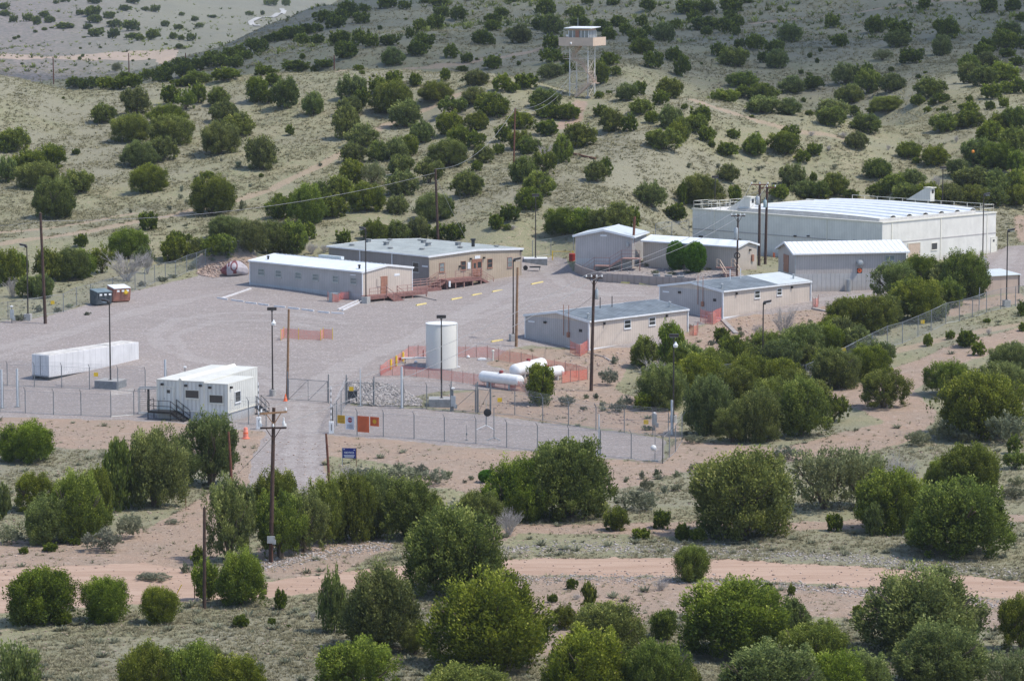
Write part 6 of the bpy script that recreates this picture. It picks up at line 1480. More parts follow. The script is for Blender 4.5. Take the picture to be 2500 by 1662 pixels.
def f(r): MB().tube([(0, 0, -.1), (0, 0, 1.05), (.0, 0, 1.15)], .08, 10).lathe([(.13, 1.0), (.15, 1.1), (.08, 1.2)], n=12).build('pipe', M_CREAM, r, smooth=True)
small('vent_pipe', 'short cream standpipe right of the water tank', 'pipe', (1204, 881), f)
def f(r): MB().box(-.45, .45, -.25, .25, 0, .18).box(-.3, .3, -.15, .15, .18, .26).build('lid', M_WHITE, r, bevel=.03)
small('valve_cover', 'flat white valve cover on the gravel behind the tank', 'cover', (1177, 879), f)
def f(r): MB().lathe([(.05, 0), (.2, .06), (.16, .2), (.04, .28)], n=14).build('dome', M_WHITE, r, smooth=True)
small('white_cap', 'small white cap on the gravel right of the tank', 'cap', (1143, 873), f); small('white_cap', 'small white cap near the pipe legs', 'cap', (1015, 886), f)
# ---- box trailer, dumpsters, boulder
b = B('box_trailer', 'long white box trailer body resting on the gravel at left', 'trailer', (120, 929), (120.5, 868), (81.3, 864), (325, 833.7))
m = MB().box(0, b.Lx, 0, b.Ly, .32, b.h); m.build('body', M_CONTP := ribbed('pale_trailer_panel', (.66, .65, .655), .9, depth=.25, dirt=.45, width=.05), b.root, bevel=.03)
MB().box(.25, b.Lx*.34, .12, b.Ly-.12, b.h+.002, b.h+.05).box(b.Lx*.36, b.Lx*.68, .12, b.Ly-.12, b.h+.002, b.h+.04).box(b.Lx*.70, b.Lx-.2, .12, b.Ly-.12, b.h+.002, b.h+.05).build('roof_panel', simple('weathered_white', (.60, .57, .53), .7, 0, .2, 1.5, dirt=(.42, .36, .32, .6)), b.root)
MB().box(.05, b.Lx-.05, .05, .2, .02, .318).box(.05, b.Lx-.05, b.Ly-.2, b.Ly-.05, .02, .318).build('rail', M_DARK, b.root); MB().box(-.06, -.003, .05, b.Ly-.05, .34, .46).box(-.05, -.003, b.Ly*.5-.02, b.Ly*.5+.02, .47, b.h-.1).build('bumper', M_CONCD, b.root)
for i in range(4): x = .8+i*(b.Lx-1.6)/3; MB().box(x-.15, x+.15, .02, .3, -.3, .02).build('block', M_CONC, b.root)
def dumpster(label, base, rot, m1, m2, w_, d_, h_, mark=False):
    g = G(*base); r = thing('dumpster', label, 'dumpster', g, rot, 'dumpsters by the left fence')
    # side profile tapers to the foot, raised lids at the back
    prof = [(-w_/2, -d_/2+.25, .1), (-w_/2, d_/2-.05, .1), (-w_/2, d_/2, h_), (-w_/2, -d_/2, h_*.86)]
    MB().poly(prof, (w_, 0, 0)).build('body', m1, r, bevel=.02)
    for i in (0, 1): x0 = -w_/2+i*w_/2+.02; MB().poly([(x0, -d_/2-.04, h_*.86+.01), (x0, d_/2+.03, h_+.01), (x0, d_/2+.03, h_+.08), (x0, -d_/2-.04, h_*.86+.08)], (w_/2-.04, 0, 0)).build('lid', m2, r)
    for x in (-w_/2+.3, 0, w_/2-.3): MB().box(x-.05, x+.05, -d_/2-.06, -d_/2-.003, h_*.5, h_*.8).build('rib', m1, r)
    MB().box(-w_/2-.1, -w_/2-.002, -.3, .3, h_*.45, h_*.6).box(w_/2+.002, w_/2+.1, -.3, .3, h_*.45, h_*.6).build('fork_pocket', m1, r)
    for x in (-w_/2+.15, w_/2-.25): MB().box(x, x+.1, -d_/2+.3, d_/2-.1, -.05, .1).build('skid', M_DARK, r)
    for x in (-.7, -.1, .5): MB().box(x, x+.32, -d_/2-.075, -d_/2-.062, h_*.66, h_*.78).build('label_plate', M_TRIM, r)
    if mark:
        q = MB()
        for k in range(12): a = k*math.pi/6; q.poly([(math.cos(a-.2)*.18, -d_/2-.035, h_*.58+math.sin(a-.2)*.18), (math.cos(a+.2)*.18, -d_/2-.035, h_*.58+math.sin(a+.2)*.18), (math.cos(a)*.42, -d_/2-.035, h_*.58+math.sin(a)*.42)], (0, .02, 0))
        q.lathe([(.2, -.012), (.2, .012)], (0, -d_/2-.035, h_*.58), 14, 'y'); q.build('sun_mark', M_YEL2, r, loc=(.45, -.03, .1))
dumpster('dark blue-grey dumpster with closed lid, left of the red one', (247, 744), .62, simple('blue_grey_bin', (.075, .09, .10), .6, 0, .2, 2), simple('grey_lid', (.17, .22, .24), .5), 2.0, 1.8, 1.75)
dumpster('rust red dumpster with white lid and yellow sun emblem', (291, 736), .55, simple('rust_red_bin', (.33, .15, .11), .7, 0, .25, 2, dirt=(.5, .35, .28, .6)), M_TRIM, 2.2, 1.8, 1.85, True)
def boulder():
    g = G(573, 671); r = thing('painted_boulder', 'large boulder painted maroon and white with a round emblem', 'boulder', g)
    me = bpy.data.meshes.new('rock'); import bmesh
    bm = bmesh.new(); bmesh.ops.create_icosphere(bm, subdivisions=4, radius=1)
    for v in bm.verts:
        x, y, z = v.co; k = 1+.09*math.sin(3*x+2*z)+.06*math.sin(5*y+4*x)
        tip = 1-.42*max(0, -x)**2
        k += .05*math.sin(9*y+7*z+5*x)*math.cos(8*x-3*z); v.co = (x*1.72*k, y*1.1*k, (z*1.02*k*tip)+.62)
        if v.co.z < -.05: v.co.z = -.05
    bm.to_mesh(me); bm.free()
    mt, k, b_ = newmat('painted_rock'); tc = k.add('ShaderNodeTexCoord').outputs['Object']; s3 = k.add('ShaderNodeSeparateXYZ'); k.ln(tc, s3.inputs[0]); x, y, z = s3.outputs
    n_ = k.noise(2.5, 5, .6, tc); x2 = k.ma('ADD', x, k.ma('MULTIPLY', k.ma('SUBTRACT', n_, .5), .12))
    wh = (.40, .37, .39); mr_ = (.17, .05, .055)
    c = k.mix(k.mr(x2, -.95, -.9), mr_, wh)
    rr = k.ma('SQRT', k.ma('ADD', k.ma('POWER', k.ma('SUBTRACT', x2, .0), 2), k.ma('POWER', k.ma('MULTIPLY', k.ma('SUBTRACT', z, 1.15), .75), 2)))
    ring = k.ma('MULTIPLY', k.ma('GREATER_THAN', rr, .30), k.ma('LESS_THAN', rr, .46)); c = k.mix(ring, c, mr_)
    sq = k.ma('MULTIPLY', k.ma('MULTIPLY', k.ma('GREATER_THAN', x2, -.1), k.ma('LESS_THAN', x2, .35)), k.ma('MULTIPLY', k.ma('GREATER_THAN', z, .25), k.ma('LESS_THAN', z, .62))); c = k.mix(sq, c, mr_)
    st_ = k.ma('MULTIPLY', k.ma('GREATER_THAN', x2, -.75), k.ma('LESS_THAN', x2, -.55)); c = k.mix(k.ma('MULTIPLY', st_, k.ma('GREATER_THAN', z, 1.1)), c, mr_)
    c = k.mix(k.mr(k.noise(1.6, 5, .7, tc), .52, .7, 0, .55), c, (.30, .25, .24)); k.ln(c, b_.inputs['Base Color']); b_.inputs['Roughness'].default_value = .85
    link('rock', me, mt, r, smooth=True)
boulder()
# ---- gate area
def f(r):
    MB().lathe([(.20, .03), (.035, .72), (.03, .74)], n=18).build('cone', M_OR, r, smooth=True); MB().box(-.2, .2, -.2, .2, 0, .03).build('foot', M_OR, r); MB().lathe([(.135, .32), (.10, .46)], n=18).build('band', M_PINK, r)
small('traffic_cone', 'orange traffic cone at the foot of the left gatepost', 'cone', (697, 979), f)
def f(r):
    MB().lathe([(.27, .0), (.28, .06), (.25, .08), (.24, .4), (.22, .42), (.21, .72), (.19, .75), (.18, .98), (.1, 1.02)], n=20).build('drum', M_PINK, r, smooth=True); MB().lathe([(.36, 0), (.36, .05)], n=16).build('base_ring', M_OR, r); MB().lathe([(.235, .45), (.225, .58)], n=20).build('band', M_OR, r)
small('traffic_barrel', 'faded orange traffic barrel beside the entrance road', 'barrel', (600, 1070), f)
def f(r):
    MB().box(-.22, .22, -.2, .2, .04, 1.12).build('cabinet', M_WHITE, r, bevel=.02); MB().box(-.3, .3, -.28, .28, -.05, .04).build('footing', M_CONC, r); MB().box(.0, .05, -.215, -.203, .3, .9).build('slot', M_DARK, r)
    m = MB()
    for i in range(12): m.tube([(-.02, 0, 1.12+i*.27), (-.02, 0, 1.12+(i+1)*.27)], .045, 8)
    m.build('barrier_arm', M_TRIM, r)
    m = MB()
    for i in range(0, 12, 2): m.tube([(-.02, 0, 1.13+i*.27), (-.02, 0, 1.11+(i+1)*.27)], .049, 8)
    m.build('arm_stripes', M_CONCD, r)
small('barrier_gate', 'white barrier cabinet with raised arm left of the road', 'barrier', (632, 1047), f, 0, 'raised barriers at the entrance'); small('barrier_gate', 'white barrier cabinet with raised arm right of the road', 'barrier', (809, 1058), f, 0, 'raised barriers at the entrance')
def f(r):
    MB().box(-.9, .9, -.7, .7, -.1, .12).build('slab', M_CONC, r); MB().box(-.10, .10, -.10, .10, .12, 2.45).build('centre_post', M_DARK, r)
    m = MB()
    for i in range(11):
        z = .35+i*.18; m.tube([(-.85, 0, z), (.85, 0, z)], .02, 5); m.tube([(0, -.6, z), (0, .6, z)], .02, 5)
    m.build('rotor_bars', M_GALVD, r)
    m = MB()
    for x, y in ((-.9, -.6), (-.9, .6), (.9, -.6), (.9, .6)): m.tube([(x, y, 0), (x, y, 2.5)], .045, 7)
    m.bar((-.9, .6, 2.5), (.9, .6, 2.5), .1).bar((-.9, -.6, 2.5), (.9, -.6, 2.5), .1).build('frame', M_GALV, r)
small('turnstile', 'full height barred turnstile left of the guard house', 'turnstile', (363, 1010), f)
def sensor(label, base, top, r=.10, mat=None):
    g = G(*base); h = (base[1]-top)/sp(g); o = thing('sensor_post', label, 'post', g, 0, 'tall pale sensor columns')
    MB().tube([(0, 0, .05), (0, 0, h)], r, 12).build('column', mat or M_TRIM, o, smooth=True); MB().box(-.25, .25, -.25, .25, -.1, .06).build('footing', M_CONCD, o); MB().tube([(r+.03, .03, .1), (r+.03, .03, h*.7)], .03, 6).build('conduit', M_GALVD, o)
M_SENS = simple('pale_grey_column', (.50, .53, .55), .5, 0, .05, 2)
for a in (('pale sensor column at the extreme left edge', (5, 996), 900), ('pale sensor column second from the left edge', (43, 993), 898), ('pale sensor column rising behind the guard house', (404, 955), 876), ('pale sensor column beside the riprap stones', (981, 996), 893), ('thin pale column behind the braced gate', (880, 991), 899), ('pale sensor column within the front fences, centre right', (1462, 1108), 1009), ('pale sensor column at the fence corner lamp post', (1640, 1062), 975)): sensor(*a[:3], r=.05 if 'thin' in a[0] else .11, mat=M_SENS)
def camera_stand(label, base, top, box=True):
    g = G(*base); h = (base[1]-top)/sp(g); o = thing('camera_stand', label, 'camera', g, 0, 'low camera posts')
    MB().tube([(0, 0, -.1), (0, 0, h-.25)], .05, 8).build('post', M_GALVD, o); MB().lathe([(.05, h-.25), (.16, h-.18), (.2, h-.05), (.05, h)], n=12).build('camera_head', M_WHITE, o, smooth=True)
    if box: MB().box(-.2, .25, -.16, .1, .5, 1.5).box(.1, .4, -.2, .0, .3, .7).build('equipment_box', M_GALV, o, bevel=.02)
camera_stand('white camera head on a post with grey box by the front block lamp', (1106, 1004), 944); camera_stand('white camera on a thin post behind the guard house roof', (452, 935), 893, False)
camera_stand('white cabinet and camera post at the far left fence', (29, 788), 745); camera_stand('grey equipment box on a post near the fence corner', (1597, 1050), 1005)
def f(r):
    MB().tube([(0, 0, .35), (0, 0, 1.9)], .05, 8).build('mast', M_CONCD, r)
    for a in (-.6, 3.5, 1.5): MB().tube([(0, 0, .38), (math.cos(a)*.95, math.sin(a)*.95, 0)], .035, 6).build('leg', M_TRIM, r)
    MB().lathe([(.06, .12), (.26, .06), (.36, -.04), (.33, -.05)], (.12, -.08, 1.55), 20, 'y').build('dish', M_DARK, r, smooth=True, ); MB().tube([(0, 0, 1.9), (0, 0, 2.7)], .02, 6).build('antenna', M_GALV, r)
small('dish_tripod', 'tripod with dark round dish between the front fences', 'antenna', (1187, 1047), f)
def f(r):
    MB().tube([(0, 0, .2), (0, 0, 3.0)], .04, 8).build('mast', M_GALVD, r)
    for a in (-.4, 3.3, 1.5): MB().tube([(0, 0, .3), (math.cos(a)*.7, math.sin(a)*.7, 0)], .04, 6).build('leg', M_GALV, r)
small('slender_tripod', 'slender tripod mast right of the dish tripod', 'antenna', (1206, 1075), f)
def f(r): MB().tube([(0, 0, -.1), (0, 0, 1.4)], .02, 6).box(-.07, .07, -.07, .07, .5, .7).box(-.12, .12, -.12, .12, -.1, .08).build('stake', M_CONCD, r)
small('marker_stake', 'short thin stake left of the dish tripod', 'stake', (1139, 1075), f)
def f(r):
    MB().box(-.28, .28, -.28, .28, -.1, .12).build('base', M_CONCD, r); MB().tube([(0, 0, .12), (0, 0, 3.0)], .03, 7).build('mast', M_GALVD, r)
    m = MB(); k = 8; m.lathe([(max(.01, .27*math.sin(i*math.pi/k)), 1.2-.27*math.cos(i*math.pi/k)) for i in range(k+1)], (-.14, -.1, 0), 18).build('sphere_housing', M_WHITE, r, smooth=True)
small('sphere_sensor', 'white ball-shaped sensor on a mast near the fence corner', 'sensor', (1599, 1126), f)
# ---- signs
def text_mesh(txt, size, mat, parent, loc, name='lettering', rot=(math.pi/2, 0, 0), align='CENTER'):
    cu = bpy.data.curves.new('t', 'FONT'); cu.body = txt; cu.size = size; cu.align_x = align; cu.extrude = .004; cu.offset = size*.02
    to = bpy.data.objects.new('t', cu); COL.objects.link(to); dg = bpy.context.evaluated_depsgraph_get()
    me = bpy.data.meshes.new_from_object(to.evaluated_get(dg)); bpy.data.objects.remove(to); bpy.data.curves.remove(cu)
    return link(name, me, mat, parent, loc, rot)
def facing(p0, p1): a, c = G(*p0), G(*p1); return math.atan2((c-a).y, (c-a).x)
fr = facing((812, 1055), (1011, 1071))
def fsign(label, x0, y0, x1, y1, mat, fn=None, basey=1062):
    g = G((x0+x1)/2, basey); s = sp(g); w_ = (x1-x0)/s/math.cos(fr); zt = (basey-y0)/s; zb = (basey-y1)/s
    r = thing('fence_sign', label, 'sign', g+Vector((0, -.12, 0)), fr, 'signs on the front fence'); MB().box(-w_/2, w_/2, -.02, .0, zb, zt).build('board', mat, r)
    if fn: fn(r, w_, zb, zt)
M_RULE = simple('sign_text_grey', (.30, .31, .36), .6); M_YELS = simple('sign_yellow', (.62, .36, .02), .6, 0, .08, 2); M_SWHITE = simple('sign_white', (.66, .68, .74), .5, 0, .04, 2)
def rules(r, w_, zb, zt, n, mat, f0=.1, f1=.9, th=.5):
    m = MB(); rg = random.Random(n)
    for i in range(n): z = zb+(zt-zb)*(i+.5)/n; h2 = (zt-zb)/n*th/2; u = rg.uniform(.72, 1); m.box(-w_/2*.84*u, w_/2*.84*u, -.027, -.021, z-h2, z+h2)
    m.build('text_lines', mat, r)
fsign('yellow sign on the front fence nearest the gate', 824, 1012, 843, 1032, M_YELS, lambda r, w_, a, c: rules(r, w_, a+.05, c-.05, 5, simple('sign_brown_text', (.36, .20, .02), .6)), 1058)
def f(r, w_, a, c):
    MB().lathe([(.24, -.026), (.24, -.021)], (0, 0, c-.36), 20, 'y').build('stop_disc', simple('sign_red', (.30, .02, .035), .5), r)
    text_mesh('STOP', .17, M_SWHITE, r, (0, -.028, c-.42)); rules(r, w_, a+.08, c-.75, 7, M_RULE)
fsign('white sign with round red stop emblem on the front fence', 844, 1014, 866, 1047, M_SWHITE, f, 1060)
fsign('large tall orange sign on the front fence', 873, 1014, 902, 1054, M_ORS, lambda r, w_, a, c: rules(r, w_, a+.1, c-.1, 12, simple('sign_dark_orange', (.42, .10, .04), .6), th=.4), 1065)
def f(r, w_, a, c): rules(r, w_, a+.1, c-.1, 6, simple('sign_dark_orange2', (.40, .09, .04), .6), th=.4); MB().lathe([(.2, -.032), (.2, -.028)], (0, 0, (a+c)/2), 18, 'y').build('emblem', M_YELS, r)
fsign('smaller orange sign right of the tall orange one', 904, 1016, 926, 1039, M_ORS, f, 1066)
def f(r):
    w_, a, c = 1.15, .75, 1.62
    for x in (-w_/2-.03, w_/2+.03): MB().box(x-.03, x+.03, -.03, .03, -.3, c+.05).build('post', M_GALV if x < 0 else M_WOODT, r)
    MB().box(-w_/2, w_/2, -.05, -.02, a, c).build('board', M_BLUE, r)
    text_mesh('NOTICE', .23, M_SWHITE, r, (0, -.052, 1.15)); m = MB(); m.box(-.47, .47, -.056, -.051, .99, 1.03).box(-.45, .45, -.056, -.051, .91, .95).box(-.4, .4, -.056, -.051, .83, .87).box(-.5, -.38, -.056, -.051, 1.48, 1.54).box(.38, .5, -.056, -.051, 1.44, 1.50); m.build('text_lines', M_SWHITE, r)
small('notice_sign', 'blue notice sign with white lettering on two posts', 'sign', (853, 1139), f, -.12)
def placard(label, x, y, basey, col=None):
    g = G(x, basey); z = (basey-y)/sp(g); o = MB().box(-.22, .22, -.08, -.06, z-.2, z+.2).build('fence_placard', col or M_YEL2, None, g); tag(o, label, 'sign', 'small yellow warning placards on the fences')
placard('small yellow placard on the inner fence right of the box trailer', 235, 913, 951); placard('small yellow placard on the braced gate', 858, 948, 988); placard('small yellow placard on the narrow gate run', 1220, 975, 1012)
placard('small yellow placard near the fence corner lamp post', 1577, 1029, 1060); placard('small yellow placard low on the hillside fence among junipers', 1946, 909, 946); placard('small yellow placard at the bend of the hillside fence', 2059, 852, 903)
placard('small yellow placard highest on the hillside fence', 2252, 785, 817); placard('small yellow placard on the left boundary fence', 129, 738, 766)
# ---- wheel stops
def stop(label, p0, p1, mat, group):
    a, c = G(*p0), G(*p1); d = c-a; L = d.length; o = MB().poly([(0, -.10, -.05), (0, .10, -.05), (0, .07, .15), (0, -.07, .15)], (L, 0, 0)).build('wheel_stop', mat, None, a, (0, 0, math.atan2(d.y, d.x)), bevel=.015); tag(o, label, 'wheel stop', group)
M_STOPW = simple('white_kerb_block', (.62, .61, .62), .8, 0, .1, 2)
OR2 = ['first', 'second', 'third', 'fourth', 'fifth', 'sixth', 'seventh', 'eighth']
W_ = [(-430, 1042, -275, 1068), (-215, 1075, -30, 1100), (0, 1112, 165, 1132), (195, 1135, 350, 1158), (430, 1168, 600, 1188), (645, 1192, 810, 1214), (850, 1217, 1030, 1243), (1095, 1252, 1265, 1272), (1300, 1268, 1485, 1280)]
for i, (x0, y0, x1, y1) in enumerate(W_[:8]): stop(OR2[i]+' white wheel stop from left before the long trailer', Z1(x0, y0), Z1(x1, y1), M_STOPW, 'white wheel stops')
stop('rightmost white wheel stop before the long trailer', Z1(1300, 1270), Z1(1485, 1280), M_STOPW, 'white wheel stops')
Y_ = [Z2(535, 1157)+Z2(685, 1127), Z2(1065, 1070)+Z2(1225, 1037), Z2(1380, 1006)+Z2(1525, 972), Z2(1690, 950)+Z2(1840, 915), (1297, 695, 1325, 689), Z3(855, 1052)+Z3(1035, 1072), Z3(1185, 1077)+Z3(1380, 1088), (1200, 835, 1227, 830)]
YL = ['leftmost yellow wheel stop below the wooden deck', 'second yellow wheel stop from left below the wooden deck', 'third yellow wheel stop from left below the wooden deck', 'fourth yellow wheel stop, below the right deck stair', 'yellow wheel stop alone in mid yard right of the office', 'yellow wheel stop, left of the pair by the retaining wall', 'yellow wheel stop, right of the pair by the retaining wall', 'yellow wheel stop beside the yard lamp post']
for q, l in zip(Y_, YL): stop(l, q[:2], q[2:], M_YEL, 'yellow wheel stops')
# ---- kerb timbers, retaining wall, planters
def beam(name, label, cat, px, h, w_, mat, group=None):
    pts = subdiv([G(*p) for p in px], 2.5); org = pts[0]; m = MB()
    for a, c in zip(pts[:-1], pts[1:]):
        a, c = a-org, c-org; d = (c-a).normalized(); n_ = Vector((-d.y, d.x, 0)).normalized()*w_/2
        m.add([a-n_+Vector((0, 0, -.3)), a+n_+Vector((0, 0, -.3)), a+n_+Vector((0, 0, h)), a-n_+Vector((0, 0, h)), c-n_+Vector((0, 0, -.3)), c+n_+Vector((0, 0, -.3)), c+n_+Vector((0, 0, h)), c-n_+Vector((0, 0, h))], [(0, 4, 7, 3), (1, 2, 6, 5), (3, 7, 6, 2), (0, 1, 5, 4), (0, 3, 2, 1), (4, 5, 6, 7)])
    o = m.build(name, mat, None, org); tag(o, label, cat, group); return o
M_TIMB = simple('weathered_timber', (.34, .31, .29), .9, 0, .25, 3)
beam('edging_timber', 'pale edging timber running out from the long trailer left end', 'edging', [(540, 730), (612, 706)], .16, .22, M_STOPW)
beam('edging_timber', 'outer pale edging timber at the right corner of the long trailer', 'edging', [(836, 759), (884, 737)], .16, .2, M_YEL if False else M_STOPW)
beam('edging_timber', 'inner pale edging timber at the right corner of the long trailer', 'edging', [(826, 757), (874, 735)], .16, .2, M_STOPW)
beam('retaining_wall', 'low brownish ribbed retaining wall curving past the wheel stops', 'wall', [(1404, 664), (1420, 672), (1450, 682), (1475, 688), (1540, 692), (1600, 696), (1640, 698), (1700, 700)], 1.05, .14, ribbed('retaining_panel', (.33, .28, .26), .25, depth=.5))
for i, (x, y) in enumerate(((1603, 679), (1632, 681), (1662, 684))):
    g = G(x, y); r = thing('planter_block', ['left', 'middle', 'right'][i]+' grey concrete block behind the retaining wall', 'planter', g, -.1, 'grey blocks above the retaining wall'); MB().box(-.45, .45, -.3, .3, -.2, .5).build('block', M_CONCD, r, bevel=.03); MB().box(-.42, .42, -.27, .27, .502, .55).build('top', M_CONC, r)
beam('timber_steps', 'weathered timber edging below the farther trailer corner', 'edging', [(1764, 782), (1779, 797), (1797, 815)], .15, .5, M_TIMB); beam('timber_steps', 'dark edging timber curving from the nearer trailer corner', 'edging', [(1436, 862), (1475, 872), (1500, 887)], .1, .18, M_TIMB)
beam('timber_steps', 'pale edging timber at the farther trailer right corner', 'edging', [(1984, 754), (2022, 762)], .15, .4, M_TIMB)
def f(r): MB().tube([(0, 0, -.1), (0, 0, 1.3)], .03, 6).build('post', M_TRIM, r); MB().lathe([(.3, 0), (.26, .12), (.08, .35)], n=14).build('base', M_TRIM, r)
small('marker_post', 'small white weighted marker post by the retaining wall', 'marker', (1609, 691), f)
# stair with tan rails by the crossarm pole
def f(r):
    m = MB()
    for i in range(6): m.box(-.9, .9, -i*.32-.16, -i*.32+.16, 1.0-i*.2-.05, 1.0-i*.2)
    m.build('stair', M_DECK, r)
    for x in (-.95, .95): railing_path(r, [(x, .9, 1.0), (x, 0, 1.0), (x, -1.9, -.1)], 1.0, simple('tan_rail_paint', (.55, .42, .32), .6) if x < 0 else MATS['tan_rail_paint'], 1.0, 2, .07)
    MB().box(-.95, .95, .17, 1.4, .9, 1.0).build('landing', M_DECK, r)
small('yard_stair', 'short stair with tan railings below the low shed', 'stairs', (1775, 674), f, .35)
# hopper, spool, blocks and small clutter
def f(r): MB().lathe([(.42, 0), (.42, .9), (.36, .95)], n=16).build('drum', M_RED, r, smooth=True); MB().lathe([(.43, .3), (.43, .36)], n=16).build('hoop', M_MAROON, r)
small('red_cabinet', 'red drum beside the left wall of the gabled shed', 'drum', (1397, 637), f)
def f(r): 
    for x in (-1.3, 1.3): MB().box(x-.06, x+.06, -.06, .06, -.1, 1.1).build('post', M_YEL2, r)
    MB().bar((-1.3, 0, 1.0), (1.3, 0, 1.0), .06).build('rail', M_YEL2, r)
small('guard_rail', 'yellow guard rail left of the gabled shed', 'rail', (1374, 633), f)
def f(r): MB().lathe([(.3, -.12), (.3, .12)], (0, 0, .32), 18, 'y').build('tyre', M_DARK, r, smooth=False); MB().box(.5, 1.9, -.3, .3, .35, .5).build('frame', M_DARK, r); MB().box(1.7, 1.8, -.03, .03, 0, .35).build('jack', M_GALV, r)
small('utility_cart', 'dark wheeled cart beside the right wall of the tan office', 'cart', (1283, 660), f)
def f(r): MB().box(-.45, .45, -.3, .3, .5, 1.2).build('display', M_DARK, r, bevel=.02); MB().box(-.4, -.3, -.25, .25, 0, .5).box(.3, .4, -.25, .25, 0, .5).build('leg', M_DARK, r)
small('card_reader', 'black pedestal box behind the braced gate', 'box', (861, 983), f)
def f(r): MB().tube([(-2.2, .3, .05), (-1.2, 0, .9), (0, -.1, 1.2), (.3, -.1, 1.3)], .03, 6).build('stub', M_WOODR, r)
pole_log = beam('fallen_log', 'long reddish fallen pole lying on the slope below the tower', 'log', [(1396, 377), (1425, 384), (1454, 390)], .28, .22, M_WOODR)
beam('fallen_beam', 'dark beam lying on gravel below the wooden deck', 'beam', [(1031, 726), (1067, 734)], .1, .14, M_TIMB)
o = MB().tube([(0, 0, 0), (.55, 0, 1.55), (.85, 0, 2.1)], .035, 6).build('guy_marker', M_YEL2, None, G(413, 1503)); tag(o, 'thin yellow guy wire guard leaning beside a small juniper', 'marker')
g = G(2368, 410); o = MB().lathe([(.02, -.25), (.2, -.15), (.25, .05), (.17, .2), (.02, .26)], n=16).build('orange_ball', simple('ball_orange', (.75, .27, .05), .5), None, g+Vector((0, -3.0, 2.6)), smooth=True); tag(o, 'orange marker ball in the dense junipers at right', 'ball')
small('marker_stake', 'yellow topped stake beside the dirt road, lower right', 'stake', (2162, 1447), lambda r: (MB().tube([(0, 0, -.1), (0, 0, .9)], .04, 6).build('stake', M_YEL2, r)))
small('marker_stake', 'thin dark stake beside the foreground short pole', 'stake', (475, 1460), lambda r: (MB().tube([(0, 0, -.1), (0, 0, 1.1)], .035, 6).build('stake', M_WOODR, r)))
small('marker_stake', 'thin dark stake above the brush right of the blue sign', 'stake', (972, 1157), lambda r: (MB().tube([(0, 0, -.1), (0, 0, 1.2)], .035, 6).build('stake', M_WOODR, r)))
small('marker_stake', 'thin stake on the bank left of the gate road', 'stake', (454, 1244), lambda r: (MB().tube([(0, 0, -.1), (0, 0, .9)], .03, 6).build('stake', M_WOODR, r)))
